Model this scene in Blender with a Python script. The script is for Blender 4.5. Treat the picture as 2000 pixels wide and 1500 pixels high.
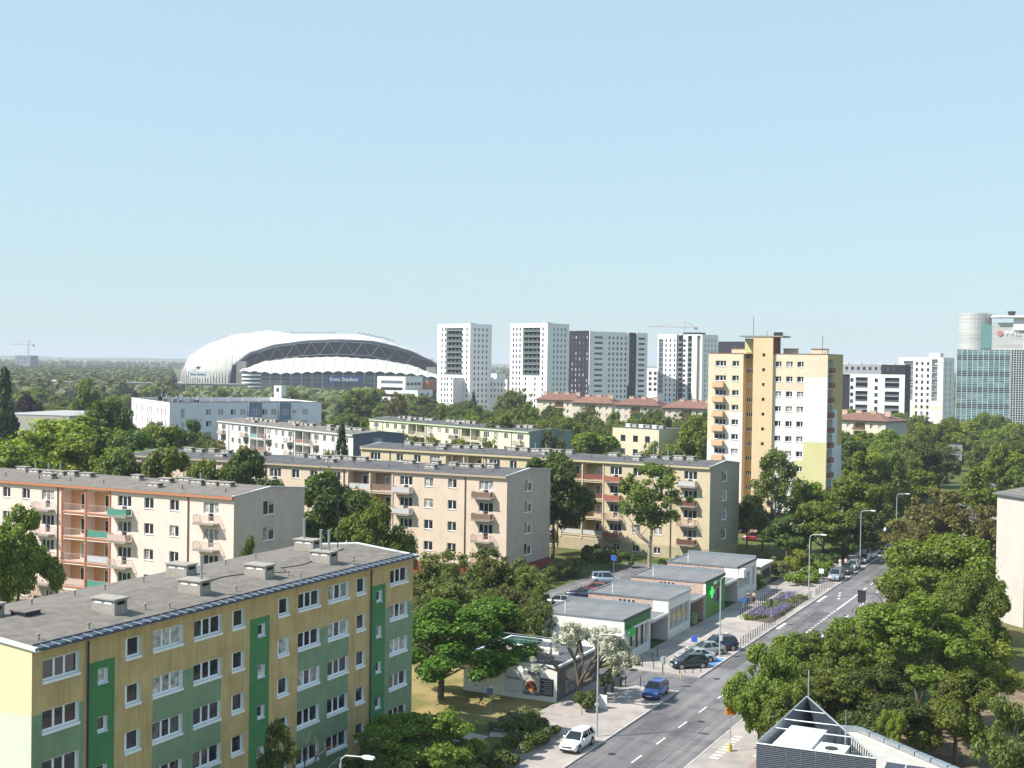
import bpy, math, random
import numpy as np
from mathutils import Matrix, Vector
R = math.radians
random.seed(7)
for o in list(bpy.data.objects):
    bpy.data.objects.remove(o)
scene = bpy.context.scene
COL = scene.collection

# ------------------------------------------------------------------ camera
H = 32.0
PITCH, ROLL = 0.015917, 0.0147687
cam_d = bpy.data.cameras.new('camera')
cam_d.sensor_fit = 'HORIZONTAL'
cam_d.sensor_width = 36.0
cam_d.lens = 45.832
cam_d.clip_start = 1.0
cam_d.clip_end = 40000.0
cam = bpy.data.objects.new('camera', cam_d)
COL.objects.link(cam)
_f = Vector((0, math.cos(PITCH), -math.sin(PITCH)))
_r0 = Vector((1, 0, 0))
_u0 = Vector((0, math.sin(PITCH), math.cos(PITCH)))
_r = _r0 * math.cos(ROLL) + _u0 * math.sin(ROLL)
_u = -_r0 * math.sin(ROLL) + _u0 * math.cos(ROLL)
cam.matrix_world = Matrix(((_r.x, _u.x, -_f.x, 0), (_r.y, _u.y, -_f.y, 0), (_r.z, _u.z, -_f.z, H), (0, 0, 0, 1)))
scene.camera = cam

# ------------------------------------------------------------------ sky, sun, exposure
SUN_AZ = R(18)        # the light travels to the right of the view and a little away from the camera
SUN_EL = R(48)
world = bpy.data.worlds.new('World')
scene.world = world
world.use_nodes = True
wn = world.node_tree
wn.nodes.clear()
sky = wn.nodes.new('ShaderNodeTexSky')
sky.sky_type = 'NISHITA'
sky.sun_disc = False
sky.sun_elevation = SUN_EL
_ts = Vector((-math.cos(SUN_AZ), -math.sin(SUN_AZ)))       # towards the sun
sky.sun_rotation = math.atan2(_ts.x, _ts.y)
sky.altitude = 0
sky.air_density = 1.6
sky.dust_density = 0.2
sky.ozone_density = 6
gam = wn.nodes.new('ShaderNodeGamma')          # a thin bright summer veil: evens the whole sky out
gam.inputs['Gamma'].default_value = 0.25
gain = wn.nodes.new('ShaderNodeMix')
gain.data_type = 'RGBA'
gain.blend_type = 'MULTIPLY'
gain.inputs['Factor'].default_value = 1.0
gain.inputs[7].default_value = (2.33, 3.03, 3.42, 1)
bg = wn.nodes.new('ShaderNodeBackground')
bg.inputs['Strength'].default_value = 0.10
wo = wn.nodes.new('ShaderNodeOutputWorld')
wn.links.new(sky.outputs[0], gam.inputs['Color'])
wn.links.new(gam.outputs[0], gain.inputs[6])
wn.links.new(gain.outputs[2], bg.inputs['Color'])
wn.links.new(bg.outputs[0], wo.inputs['Surface'])
sun_d = bpy.data.lights.new('sun', 'SUN')
sun_d.energy = 4.5
sun_d.angle = R(0.5)
sun_d.color = (1.0, 0.95, 0.87)
sun = bpy.data.objects.new('sun', sun_d)
COL.objects.link(sun)
_L = Vector((math.cos(SUN_AZ) * math.cos(SUN_EL), math.sin(SUN_AZ) * math.cos(SUN_EL), -math.sin(SUN_EL)))
sun.rotation_euler = _L.to_track_quat('-Z', 'Y').to_euler()
vs = scene.view_settings
vs.view_transform = 'Standard'
vs.look = 'None'
vs.exposure = 0.8
vs.gamma = 1.0
vs.use_curve_mapping = False
scene.cycles.max_bounces = 6
scene.cycles.diffuse_bounces = 3
scene.cycles.glossy_bounces = 2
scene.cycles.transmission_bounces = 2
scene.cycles.transparent_max_bounces = 4
scene.cycles.volume_bounces = 0
scene.cycles.sample_clamp_indirect = 6
scene.cycles.use_denoising = True

# ------------------------------------------------------------------ materials
MATS = {}
def mat(name, col, rough=0.8, metal=0.0, noise=0.0, nscale=3.0, bump=0.0, bscale=30.0, stain=0.0, spec=0.3, emit=None, objvar=0.0, stretch=None):
    """A procedural surface: base colour, soft mottling, streaky dirt and fine relief."""
    if name in MATS:
        return MATS[name]
    m = bpy.data.materials.new(name)
    m.use_nodes = True
    nt = m.node_tree
    b = nt.nodes['Principled BSDF']
    b.inputs['Roughness'].default_value = rough
    b.inputs['Metallic'].default_value = metal
    b.inputs['Specular IOR Level'].default_value = spec
    c4 = (col[0], col[1], col[2], 1)
    b.inputs['Base Color'].default_value = c4
    cur = None
    tc = None
    if noise or stain or bump:
        tc = nt.nodes.new('ShaderNodeTexCoord')
    if noise:
        n = nt.nodes.new('ShaderNodeTexNoise')
        n.inputs['Scale'].default_value = nscale
        n.inputs['Detail'].default_value = 6
        src = tc.outputs['Object']
        if stretch:
            mp = nt.nodes.new('ShaderNodeMapping')
            mp.inputs['Scale'].default_value = stretch
            nt.links.new(src, mp.inputs['Vector'])
            src = mp.outputs['Vector']
        nt.links.new(src, n.inputs['Vector'])
        mr = nt.nodes.new('ShaderNodeMapRange')
        mr.inputs['From Min'].default_value = 0.3
        mr.inputs['From Max'].default_value = 0.7
        mr.inputs['To Min'].default_value = 1 - noise
        mr.inputs['To Max'].default_value = 1 + noise
        nt.links.new(n.outputs['Fac'], mr.inputs['Value'])
        mx = nt.nodes.new('ShaderNodeMix')
        mx.data_type = 'RGBA'
        mx.blend_type = 'MULTIPLY'
        mx.inputs['Factor'].default_value = 1
        mx.inputs[6].default_value = c4
        nt.links.new(mr.outputs[0], mx.inputs[7])
        cur = mx.outputs[2]
    if stain:
        mp = nt.nodes.new('ShaderNodeMapping')
        mp.inputs['Scale'].default_value = (2.2, 2.2, 0.22)
        nt.links.new(tc.outputs['Object'], mp.inputs['Vector'])
        n2 = nt.nodes.new('ShaderNodeTexNoise')
        n2.inputs['Scale'].default_value = 1.3
        n2.inputs['Detail'].default_value = 8
        n2.inputs['Roughness'].default_value = 0.65
        nt.links.new(mp.outputs[0], n2.inputs['Vector'])
        r2 = nt.nodes.new('ShaderNodeMapRange')
        r2.inputs['From Min'].default_value = 0.5
        r2.inputs['From Max'].default_value = 0.78
        r2.inputs['To Min'].default_value = 0
        r2.inputs['To Max'].default_value = stain
        mp3 = nt.nodes.new('ShaderNodeMapping')
        mp3.inputs['Scale'].default_value = (7, 7, .35)
        nt.links.new(tc.outputs['Object'], mp3.inputs['Vector'])
        n4 = nt.nodes.new('ShaderNodeTexNoise')
        n4.inputs['Scale'].default_value = 1.0
        n4.inputs['Detail'].default_value = 6
        nt.links.new(mp3.outputs[0], n4.inputs['Vector'])
        av = nt.nodes.new('ShaderNodeMath')
        av.operation = 'MULTIPLY_ADD'
        av.inputs[1].default_value = .45
        hf = nt.nodes.new('ShaderNodeMath')
        hf.operation = 'MULTIPLY'
        hf.inputs[1].default_value = .62
        nt.links.new(n2.outputs['Fac'], hf.inputs[0])
        nt.links.new(n4.outputs['Fac'], av.inputs[0])
        nt.links.new(hf.outputs[0], av.inputs[2])
        nt.links.new(av.outputs[0], r2.inputs['Value'])
        m2 = nt.nodes.new('ShaderNodeMix')
        m2.data_type = 'RGBA'
        m2.inputs[7].default_value = (col[0] * .45, col[1] * .42, col[2] * .4, 1)
        if cur is None:
            m2.inputs[6].default_value = c4
        else:
            nt.links.new(cur, m2.inputs[6])
        nt.links.new(r2.outputs[0], m2.inputs['Factor'])
        cur = m2.outputs[2]
    if objvar:
        oi = nt.nodes.new('ShaderNodeObjectInfo')
        r3 = nt.nodes.new('ShaderNodeMapRange')
        r3.inputs['To Min'].default_value = 1 - objvar
        r3.inputs['To Max'].default_value = 1 + objvar
        nt.links.new(oi.outputs['Random'], r3.inputs['Value'])
        m3 = nt.nodes.new('ShaderNodeMix')
        m3.data_type = 'RGBA'
        m3.blend_type = 'MULTIPLY'
        m3.inputs['Factor'].default_value = 1
        if cur is None:
            m3.inputs[6].default_value = c4
        else:
            nt.links.new(cur, m3.inputs[6])
        nt.links.new(r3.outputs[0], m3.inputs[7])
        cur = m3.outputs[2]
    if cur is not None:
        nt.links.new(cur, b.inputs['Base Color'])
    if bump:
        n3 = nt.nodes.new('ShaderNodeTexNoise')
        n3.inputs['Scale'].default_value = bscale
        n3.inputs['Detail'].default_value = 4
        nt.links.new(tc.outputs['Object'], n3.inputs['Vector'])
        bp = nt.nodes.new('ShaderNodeBump')
        bp.inputs['Strength'].default_value = bump
        bp.inputs['Distance'].default_value = 0.05
        nt.links.new(n3.outputs['Fac'], bp.inputs['Height'])
        nt.links.new(bp.outputs[0], b.inputs['Normal'])
    if emit:
        b.inputs['Emission Color'].default_value = (emit[0], emit[1], emit[2], 1)
        b.inputs['Emission Strength'].default_value = emit[3]
    MATS[name] = m
    return m

def glass_mat(name, dark, light, p_light=0.4, rough=0.06):
    """Window glass: dark rooms behind most panes, pale curtains or blinds behind others."""
    if name in MATS:
        return MATS[name]
    m = bpy.data.materials.new(name)
    m.use_nodes = True
    nt = m.node_tree
    b = nt.nodes['Principled BSDF']
    b.inputs['Roughness'].default_value = rough
    b.inputs['Specular IOR Level'].default_value = 0.6
    g = nt.nodes.new('ShaderNodeNewGeometry')
    oi = nt.nodes.new('ShaderNodeObjectInfo')
    ad = nt.nodes.new('ShaderNodeMath')
    ad.operation = 'MULTIPLY_ADD'
    ad.inputs[1].default_value = 0.45
    nt.links.new(g.outputs['Random Per Island'], ad.inputs[0])
    ml = nt.nodes.new('ShaderNodeMath')
    ml.operation = 'MULTIPLY'
    ml.inputs[1].default_value = 0.55
    nt.links.new(oi.outputs['Random'], ml.inputs[0])
    nt.links.new(ml.outputs[0], ad.inputs[2])
    cr = nt.nodes.new('ShaderNodeValToRGB')
    e = cr.color_ramp.elements
    e[0].position = 0.0
    e[0].color = (*dark, 1)
    e[1].position = 1 - p_light
    e[1].color = (dark[0] * 1.8, dark[1] * 1.8, dark[2] * 1.8, 1)
    x = cr.color_ramp.elements.new(min(0.97, 1 - p_light + 0.12))
    x.color = (*light, 1)
    nt.links.new(ad.outputs[0], cr.inputs[0])
    tc = nt.nodes.new('ShaderNodeTexCoord')
    no = nt.nodes.new('ShaderNodeTexNoise')          # furniture, plants and folds seen through the pane
    no.inputs['Scale'].default_value = 2.2
    no.inputs['Detail'].default_value = 3
    ofs = nt.nodes.new('ShaderNodeVectorMath')
    ofs.operation = 'ADD'
    sc_ = nt.nodes.new('ShaderNodeMath')
    sc_.operation = 'MULTIPLY'
    sc_.inputs[1].default_value = 50
    nt.links.new(oi.outputs['Random'], sc_.inputs[0])
    nt.links.new(tc.outputs['Object'], ofs.inputs[0])
    nt.links.new(sc_.outputs[0], ofs.inputs[1])
    nt.links.new(ofs.outputs[0], no.inputs['Vector'])
    nr = nt.nodes.new('ShaderNodeMapRange')
    nr.inputs['From Min'].default_value = .35
    nr.inputs['From Max'].default_value = .65
    nr.inputs['To Min'].default_value = .55
    nr.inputs['To Max'].default_value = 1.6
    nt.links.new(no.outputs['Fac'], nr.inputs['Value'])
    mu = nt.nodes.new('ShaderNodeMix')
    mu.data_type = 'RGBA'
    mu.blend_type = 'MULTIPLY'
    mu.inputs['Factor'].default_value = 1
    nt.links.new(cr.outputs[0], mu.inputs[6])
    nt.links.new(nr.outputs[0], mu.inputs[7])
    sx = nt.nodes.new('ShaderNodeSeparateXYZ')       # roller blinds pulled down to different heights
    nt.links.new(tc.outputs['Object'], sx.inputs[0])
    bl = nt.nodes.new('ShaderNodeMath')
    bl.operation = 'MULTIPLY'
    bl.inputs[1].default_value = 3.4
    nt.links.new(g.outputs['Random Per Island'], bl.inputs[0])
    gt = nt.nodes.new('ShaderNodeMath')
    gt.operation = 'GREATER_THAN'
    nt.links.new(sx.outputs['Z'], gt.inputs[0])
    nt.links.new(bl.outputs[0], gt.inputs[1])
    bm_ = nt.nodes.new('ShaderNodeMix')
    bm_.data_type = 'RGBA'
    bm_.inputs[7].default_value = (light[0] * 1.2, light[1] * 1.15, light[2] * 1.1, 1)
    nt.links.new(gt.outputs[0], bm_.inputs['Factor'])
    nt.links.new(mu.outputs[2], bm_.inputs[6])
    nt.links.new(bm_.outputs[2], b.inputs['Base Color'])
    MATS[name] = m
    return m

def leaf_mat(name, col, var=0.5, trans=0.5):
    if name in MATS:
        return MATS[name]
    m = bpy.data.materials.new(name)
    m.use_nodes = True
    nt = m.node_tree
    nt.nodes.clear()
    out = nt.nodes.new('ShaderNodeOutputMaterial')
    g = nt.nodes.new('ShaderNodeNewGeometry')
    oi = nt.nodes.new('ShaderNodeObjectInfo')
    hsv = nt.nodes.new('ShaderNodeHueSaturation')
    hsv.inputs['Color'].default_value = (*col, 1)
    v = nt.nodes.new('ShaderNodeMapRange')
    v.inputs['To Min'].default_value = 1 - var
    v.inputs['To Max'].default_value = 1 + var
    nt.links.new(g.outputs['Random Per Island'], v.inputs['Value'])
    ov = nt.nodes.new('ShaderNodeMapRange')
    ov.inputs['To Min'].default_value = 0.78
    ov.inputs['To Max'].default_value = 1.22
    nt.links.new(oi.outputs['Random'], ov.inputs['Value'])
    mu = nt.nodes.new('ShaderNodeMath')
    mu.operation = 'MULTIPLY'
    nt.links.new(v.outputs[0], mu.inputs[0])
    nt.links.new(ov.outputs[0], mu.inputs[1])
    nt.links.new(mu.outputs[0], hsv.inputs['Value'])
    hu = nt.nodes.new('ShaderNodeMapRange')
    hu.inputs['To Min'].default_value = 0.480
    hu.inputs['To Max'].default_value = 0.508
    nt.links.new(oi.outputs['Random'], hu.inputs['Value'])
    nt.links.new(hu.outputs[0], hsv.inputs['Hue'])
    d = nt.nodes.new('ShaderNodeBsdfDiffuse')
    t = nt.nodes.new('ShaderNodeBsdfTranslucent')
    nt.links.new(hsv.outputs[0], d.inputs['Color'])
    br = nt.nodes.new('ShaderNodeMix')
    br.data_type = 'RGBA'
    br.blend_type = 'MULTIPLY'
    br.inputs['Factor'].default_value = 1
    br.inputs[7].default_value = (1.25, 1.3, 0.6, 1)
    nt.links.new(hsv.outputs[0], br.inputs[6])
    nt.links.new(br.outputs[2], t.inputs['Color'])
    mx = nt.nodes.new('ShaderNodeMixShader')
    mx.inputs[0].default_value = trans
    nt.links.new(d.outputs[0], mx.inputs[1])
    nt.links.new(t.outputs[0], mx.inputs[2])
    gl = nt.nodes.new('ShaderNodeBsdfGlossy')
    gl.inputs['Roughness'].default_value = 0.55
    gl.inputs['Color'].default_value = (0.9, 0.95, 0.9, 1)
    m2 = nt.nodes.new('ShaderNodeMixShader')
    m2.inputs[0].default_value = 0.022
    nt.links.new(mx.outputs[0], m2.inputs[1])
    nt.links.new(gl.outputs[0], m2.inputs[2])
    nt.links.new(m2.outputs[0], out.inputs['Surface'])
    MATS[name] = m
    return m

# ------------------------------------------------------------------ mesh helpers
class MB:
    """Collects faces of one part and links them as one mesh object."""
    def __init__(self):
        self.v = []
        self.f = []
        self.mi = []
        self.m = []
    def idx(self, m):
        if m not in self.m:
            self.m.append(m)
        return self.m.index(m)
    def face(self, pts, m):
        n = len(self.v)
        self.v += [tuple(p) for p in pts]
        self.f.append(tuple(range(n, n + len(pts))))
        self.mi.append(self.idx(m))
    def box(self, x0, x1, y0, y1, z0, z1, m):
        n = len(self.v)
        self.v += [(x0, y0, z0), (x1, y0, z0), (x1, y1, z0), (x0, y1, z0), (x0, y0, z1), (x1, y0, z1), (x1, y1, z1), (x0, y1, z1)]
        k = self.idx(m)
        for q in ((0, 3, 2, 1), (4, 5, 6, 7), (0, 1, 5, 4), (1, 2, 6, 5), (2, 3, 7, 6), (3, 0, 4, 7)):
            self.f.append(tuple(n + i for i in q))
            self.mi.append(k)
    def prism(self, poly, z0, z1, m, mtop=None):
        n = len(self.v)
        c = len(poly)
        self.v += [(p[0], p[1], z0) for p in poly] + [(p[0], p[1], z1) for p in poly]
        k = self.idx(m)
        kt = self.idx(mtop or m)
        self.f.append(tuple(n + i for i in reversed(range(c))))
        self.mi.append(k)
        self.f.append(tuple(n + c + i for i in range(c)))
        self.mi.append(kt)
        for i in range(c):
            j = (i + 1) % c
            self.f.append((n + i, n + j, n + c + j, n + c + i))
            self.mi.append(k)
    def tube(self, pts, rad, m, n=8, cap=True):
        pts = [Vector(p) for p in pts]
        if not hasattr(rad, '__len__'):
            rad = [rad] * len(pts)
        k = self.idx(m)
        rings = []
        for i, p in enumerate(pts):
            d = (pts[min(i + 1, len(pts) - 1)] - pts[max(i - 1, 0)]).normalized()
            a = d.cross(Vector((0, 0, 1)) if abs(d.z) < 0.95 else Vector((1, 0, 0))).normalized()
            b = d.cross(a)
            st = len(self.v)
            for j in range(n):
                t = 2 * math.pi * j / n
                q = p + (a * math.cos(t) + b * math.sin(t)) * rad[i]
                self.v.append(tuple(q))
            rings.append(st)
        for i in range(len(rings) - 1):
            for j in range(n):
                j2 = (j + 1) % n
                self.f.append((rings[i] + j, rings[i] + j2, rings[i + 1] + j2, rings[i + 1] + j))
                self.mi.append(k)
        if cap:
            self.f.append(tuple(rings[0] + j for j in range(n)))
            self.mi.append(k)
            self.f.append(tuple(rings[-1] + j for j in reversed(range(n))))
            self.mi.append(k)
    def loft(self, rings, m, close=True, caps=True):
        k = self.idx(m)
        n = len(rings[0])
        st = []
        for r in rings:
            st.append(len(self.v))
            self.v += [tuple(p) for p in r]
        for i in range(len(rings) - 1):
            for j in range(n if close else n - 1):
                j2 = (j + 1) % n
                self.f.append((st[i] + j, st[i] + j2, st[i + 1] + j2, st[i + 1] + j))
                self.mi.append(k)
        if caps:
            self.f.append(tuple(st[0] + j for j in reversed(range(n))))
            self.mi.append(k)
            self.f.append(tuple(st[-1] + j for j in range(n)))
            self.mi.append(k)
    def mesh(self, name, smooth=False):
        me = bpy.data.meshes.new(name)
        me.from_pydata(self.v, [], self.f)
        for m in self.m:
            me.materials.append(m)
        me.polygons.foreach_set('material_index', self.mi)
        if smooth:
            me.polygons.foreach_set('use_smooth', [True] * len(self.f))
        me.update()
        return me
    def build(self, name, parent=None, loc=(0, 0, 0), rz=0.0, smooth=False):
        return put(name, self.mesh(name, smooth), parent, loc, rz)

def put(name, data, parent=None, loc=(0, 0, 0), rz=0.0, scale=None):
    o = bpy.data.objects.new(name, data)
    COL.objects.link(o)
    o.parent = parent
    o.location = loc
    if rz:
        o.rotation_euler = (0, 0, rz)
    if scale:
        o.scale = scale
    return o

def tag(o, label, cat, group=None, kind=None):
    o['label'] = label
    o['category'] = cat
    if group:
        o['group'] = group
    if kind:
        o['kind'] = kind
    return o

def thing(name, label, cat, loc=(0, 0, 0), rz=0.0, group=None):
    o = put(name, None, None, loc, rz)
    o.empty_display_size = 0.5
    return tag(o, label, cat, group)

def copy_tree(o, parent=None):
    c = o.copy()
    COL.objects.link(c)
    c.parent = parent
    for ch in o.children:
        copy_tree(ch, c)
    return c

TH = 0.458222                                   # the street runs this far to the right of the view
GROT = math.pi / 2 - TH
def G(a, b, z=0.0):
    """Street grid: a metres along the street, b metres to its left."""
    return (a * math.sin(TH) - b * math.cos(TH), a * math.cos(TH) + b * math.sin(TH), z)

def text(name, s, size, m, parent, loc, rot, extrude=0.02, align='LEFT'):
    c = bpy.data.curves.new(name, 'FONT')
    c.body = s
    c.size = size
    c.extrude = extrude
    c.align_x = align
    c.resolution_u = 3
    tmp = bpy.data.objects.new(name, c)
    COL.objects.link(tmp)
    me = bpy.data.meshes.new_from_object(tmp.evaluated_get(bpy.context.evaluated_depsgraph_get()))
    bpy.data.objects.remove(tmp)
    me.materials.clear()
    me.materials.append(m)
    o = put(name, me, parent, loc)
    o.rotation_euler = rot
    return o

# ------------------------------------------------------------------ common materials
M_white = mat('white_paint', (.78, .79, .80), .6, noise=.05, nscale=.6)
M_frame = mat('white_frame', (.80, .80, .80), .45)
M_glass = glass_mat('window_glass', (.012, .015, .02), (.36, .35, .33), .42)
M_glassd = glass_mat('window_glass_dark', (.012, .016, .024), (.16, .18, .2), .3)
M_sill = mat('sill_metal', (.68, .70, .72), .5)
M_felt = mat('roof_felt', (.185, .166, .15), .95, noise=.2, nscale=1.3, stain=.25, bump=.4, bscale=16, spec=.1)
M_felt2 = mat('roof_felt_grey', (.105, .105, .11), .95, noise=.22, nscale=.5, bump=.3, bscale=10, spec=.1)
M_dark = mat('dark_metal', (.03, .032, .036), .5)
M_zinc = mat('zinc', (.42, .46, .50), .35, metal=.7, noise=.15, nscale=4)
M_conc = mat('concrete', (.30, .28, .255), .9, noise=.15, nscale=2, stain=.4)
M_concl = mat('pale_render', (.33, .30, .265), .9, noise=.12, nscale=3, stain=.5)
M_black = mat('shade_black', (.008, .008, .009), .9)
M_redroof = mat('red_tiles', (.185, .098, .074), .85, noise=.25, nscale=1.2, objvar=.1)
M_steel = mat('galvanised_steel', (.45, .48, .49), .45, metal=.6)

# ------------------------------------------------------------------ windows and walls
WINC = {}
def win_meshes(w, h, mull, fr=.075, glass=None, frame=None, slim=False):
    glass = glass or M_glass
    frame = frame or M_frame
    key = (round(w, 2), round(h, 2), mull, fr, glass.name, frame.name, slim)
    if key in WINC:
        return WINC[key]
    a = MB()
    xs = [0.0] + [w * t for t in mull] + [w]
    a.box(0, w, 0, .07, 0, fr, frame)
    a.box(0, w, 0, .07, h - fr, h, frame)
    a.box(0, fr, .002, .068, fr, h - fr, frame)
    a.box(w - fr, w, .002, .068, fr, h - fr, frame)
    for t in mull:
        a.box(w * t - fr * .75, w * t + fr * .75, .002, .068, fr, h - fr, frame)
    p = MB()
    for i in range(len(xs) - 1):
        l = xs[i] + (fr if i == 0 else fr * .75)
        r = xs[i + 1] - (fr if i == len(xs) - 2 else fr * .75)
        p.face([(l, .035, fr), (r, .035, fr), (r, .035, h - fr), (l, .035, h - fr)], glass)
    if slim:
        for f_ in p.f:
            a.face([p.v[i] for i in f_], glass)
        WINC[key] = (a.mesh('window'), None)
    else:
        WINC[key] = (a.mesh('window'), p.mesh('pane'))
    return WINC[key]

def flat_pane(w, h, glass):
    key = ('flat', round(w, 2), round(h, 2), glass.name)
    if key not in WINC:
        p = MB()
        p.face([(0, 0, 0), (w, 0, 0), (w, 0, h), (0, 0, h)], glass)
        WINC[key] = (p.mesh('window'), None)
    return WINC[key]

SILLC = {}
def sill_mesh(w, hgt, dep, m):
    key = (round(w, 2), hgt, dep, m.name)
    if key not in SILLC:
        b = MB()
        b.box(0, w, -.07, dep, -hgt, 0, m)
        SILLC[key] = b.mesh('sill')
    return SILLC[key]

def window(par, face, s0, s1, z0, z1, mull=(.5,), recess=.14, off=0.0, glass=None, frame=None, slim=False, sill=None, flat=False, fr=.075):
    """A window filling the opening s0..s1, z0..z1. 'F' is the front (faces local -X, s runs along +Y), 'S' the side (faces -Y, s runs along +X)."""
    w, h = s1 - s0, z1 - z0
    if flat:
        fm, pm = flat_pane(w, h, glass or M_glassd)
    else:
        fm, pm = win_meshes(w, h, mull, fr, glass, frame, slim)
    if face == 'F':
        loc, rz = (off + recess, s1, z0), -math.pi / 2
    else:
        loc, rz = (s0, off + recess, z0), 0.0
    o = put('window', fm, par, loc, rz)
    if pm:
        put('pane', pm, o)
    if sill:
        put('sill', sill_mesh(w + .06, sill, recess - .01, M_frame if sill > .1 else M_sill), o, (-.03, -recess, -.004))
    return o

def wall(mb, face, s0, s1, z0, z1, opens, base, regions=(), reveal=None, off=0.0, depth=.14):
    """A wall face with real openings. opens: (s0,s1,z0,z1[,depth,backmat]); regions: (s0,s1,z0,z1,mat) painted areas."""
    ss, zs = {s0, s1}, {z0, z1}
    for q in list(opens) + [r[:4] for r in regions]:
        for k in q[:2]:
            if s0 < k < s1:
                ss.add(k)
        for k in q[2:4]:
            if z0 < k < z1:
                zs.add(k)
    ss, zs = sorted(ss), sorted(zs)
    P = (lambda d, s, z: (off + d, s, z)) if face == 'F' else (lambda d, s, z: (s, off + d, z))
    for i in range(len(ss) - 1):
        cs = (ss[i] + ss[i + 1]) / 2
        hit_s = [q for q in opens if q[0] < cs < q[1]]
        j = 0
        while j < len(zs) - 1:
            cz = (zs[j] + zs[j + 1]) / 2
            if any(q[2] < cz < q[3] for q in hit_s):
                j += 1
                continue
            m = base
            for r in regions:
                if r[0] < cs < r[1] and r[2] < cz < r[3]:
                    m = r[4]
            k = j + 1
            while k < len(zs) - 1:
                c2 = (zs[k] + zs[k + 1]) / 2
                if any(q[2] < c2 < q[3] for q in hit_s):
                    break
                m2 = base
                for r in regions:
                    if r[0] < cs < r[1] and r[2] < c2 < r[3]:
                        m2 = r[4]
                if m2 is not m:
                    break
                k += 1
            mb.face([P(0, ss[i], zs[j]), P(0, ss[i + 1], zs[j]), P(0, ss[i + 1], zs[k]), P(0, ss[i], zs[k])], m)
            j = k
    rv = reveal or base
    for q in opens:
        d = q[4] if len(q) > 4 else depth
        a, b, c, e = q[:4]
        mb.face([P(0, a, c), P(d, a, c), P(d, a, e), P(0, a, e)], rv)
        mb.face([P(0, b, c), P(d, b, c), P(d, b, e), P(0, b, e)], rv)
        mb.face([P(0, a, c), P(0, b, c), P(d, b, c), P(d, a, c)], rv)
        mb.face([P(0, a, e), P(0, b, e), P(d, b, e), P(d, a, e)], rv)
        if len(q) > 5:
            mb.face([P(d, a, c), P(d, b, c), P(d, b, e), P(d, a, e)], q[5])

def back_walls(mb, fw, sw, z0, z1, m):
    mb.face([(sw, 0, z0), (sw, fw, z0), (sw, fw, z1), (sw, 0, z1)], m)
    mb.face([(0, fw, z0), (sw, fw, z0), (sw, fw, z1), (0, fw, z1)], m)

CH = {}
def chimney(par, x, y, z, lx=.9, ly=1.9, h=.75, m=None, vents=True):
    m = m or M_concl
    key = (lx, ly, h, m.name, vents)
    if key not in CH:
        b = MB()
        b.box(-lx / 2, lx / 2, -ly / 2, ly / 2, -.3, h, m)
        if vents:
            for k in (-1, 1):
                b.box(-lx / 2 - .012, -lx / 2 + .02, k * ly * .22 - ly * .15, k * ly * .22 + ly * .15, h - .26, h - .12, M_white)
            b.box(-lx * .3, lx * .3, -ly / 2 - .012, -ly / 2 + .02, h - .3, h - .1, M_black)  # black patch standing for the shade on the stack's right side
        c = MB()
        c.box(-lx / 2 - .1, lx / 2 + .1, -ly / 2 - .1, ly / 2 + .1, h + .002, h + .1, m)
        CH[key] = (b.mesh('chimney'), c.mesh('cap'))
    o = put('chimney', CH[key][0], par, (x, y, z))
    put('cap', CH[key][1], o)
    return o

RAIL = {}
def railing_mesh(w, d, h=.95, m=None, panel=None, step=.16):
    key = (round(w, 2), round(d, 2), m.name, panel.name if panel else '', step)
    if key in RAIL:
        return RAIL[key]
    b = MB()
    r = .022
    for z in (.08, h):
        b.box(0, w, -d - r, -d + r, z - r, z + r, m)
        b.box(-r, r, -d + r, 0, z - r, z + r, m)
        b.box(w - r, w + r, -d + r, 0, z - r, z + r, m)
    if panel:
        b.box(.03, w - .03, -d - .012, -d + .012, .14, h - .06, panel)
        b.box(-.012, .012, -d + .05, -.05, .14, h - .06, panel)
        b.box(w - .012, w + .012, -d + .05, -.05, .14, h - .06, panel)
    else:
        k = 0.0
        while k < w:
            b.box(k - .012, k + .012, -d - .012, -d + .012, .08, h, m)
            k += step
        k = step
        while k < d:
            b.box(-.012, .012, -k - .012, -k + .012, .08, h, m)
            b.box(w - .012, w + .012, -k - .012, -k + .012, .08, h, m)
            k += step
    RAIL[key] = b.mesh('railing')
    return RAIL[key]

SLAB = {}
def balcony(par, s0, s1, z, d, slab, railm, panel=None, off=0.0):
    """A balcony on a front wall: slab with a railing as its sub-part."""
    w = s1 - s0
    key = (round(w, 2), round(d, 2), slab.name)
    if key not in SLAB:
        b = MB()
        b.box(-.05, w + .05, -d - .06, 0, -.16, 0, slab)
        SLAB[key] = b.mesh('balcony')
    o = put('balcony', SLAB[key], par, (off - .004, s1, z), -math.pi / 2)
    put('railing', railing_mesh(w, d, .95, railm, panel), o)
    return o

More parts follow.
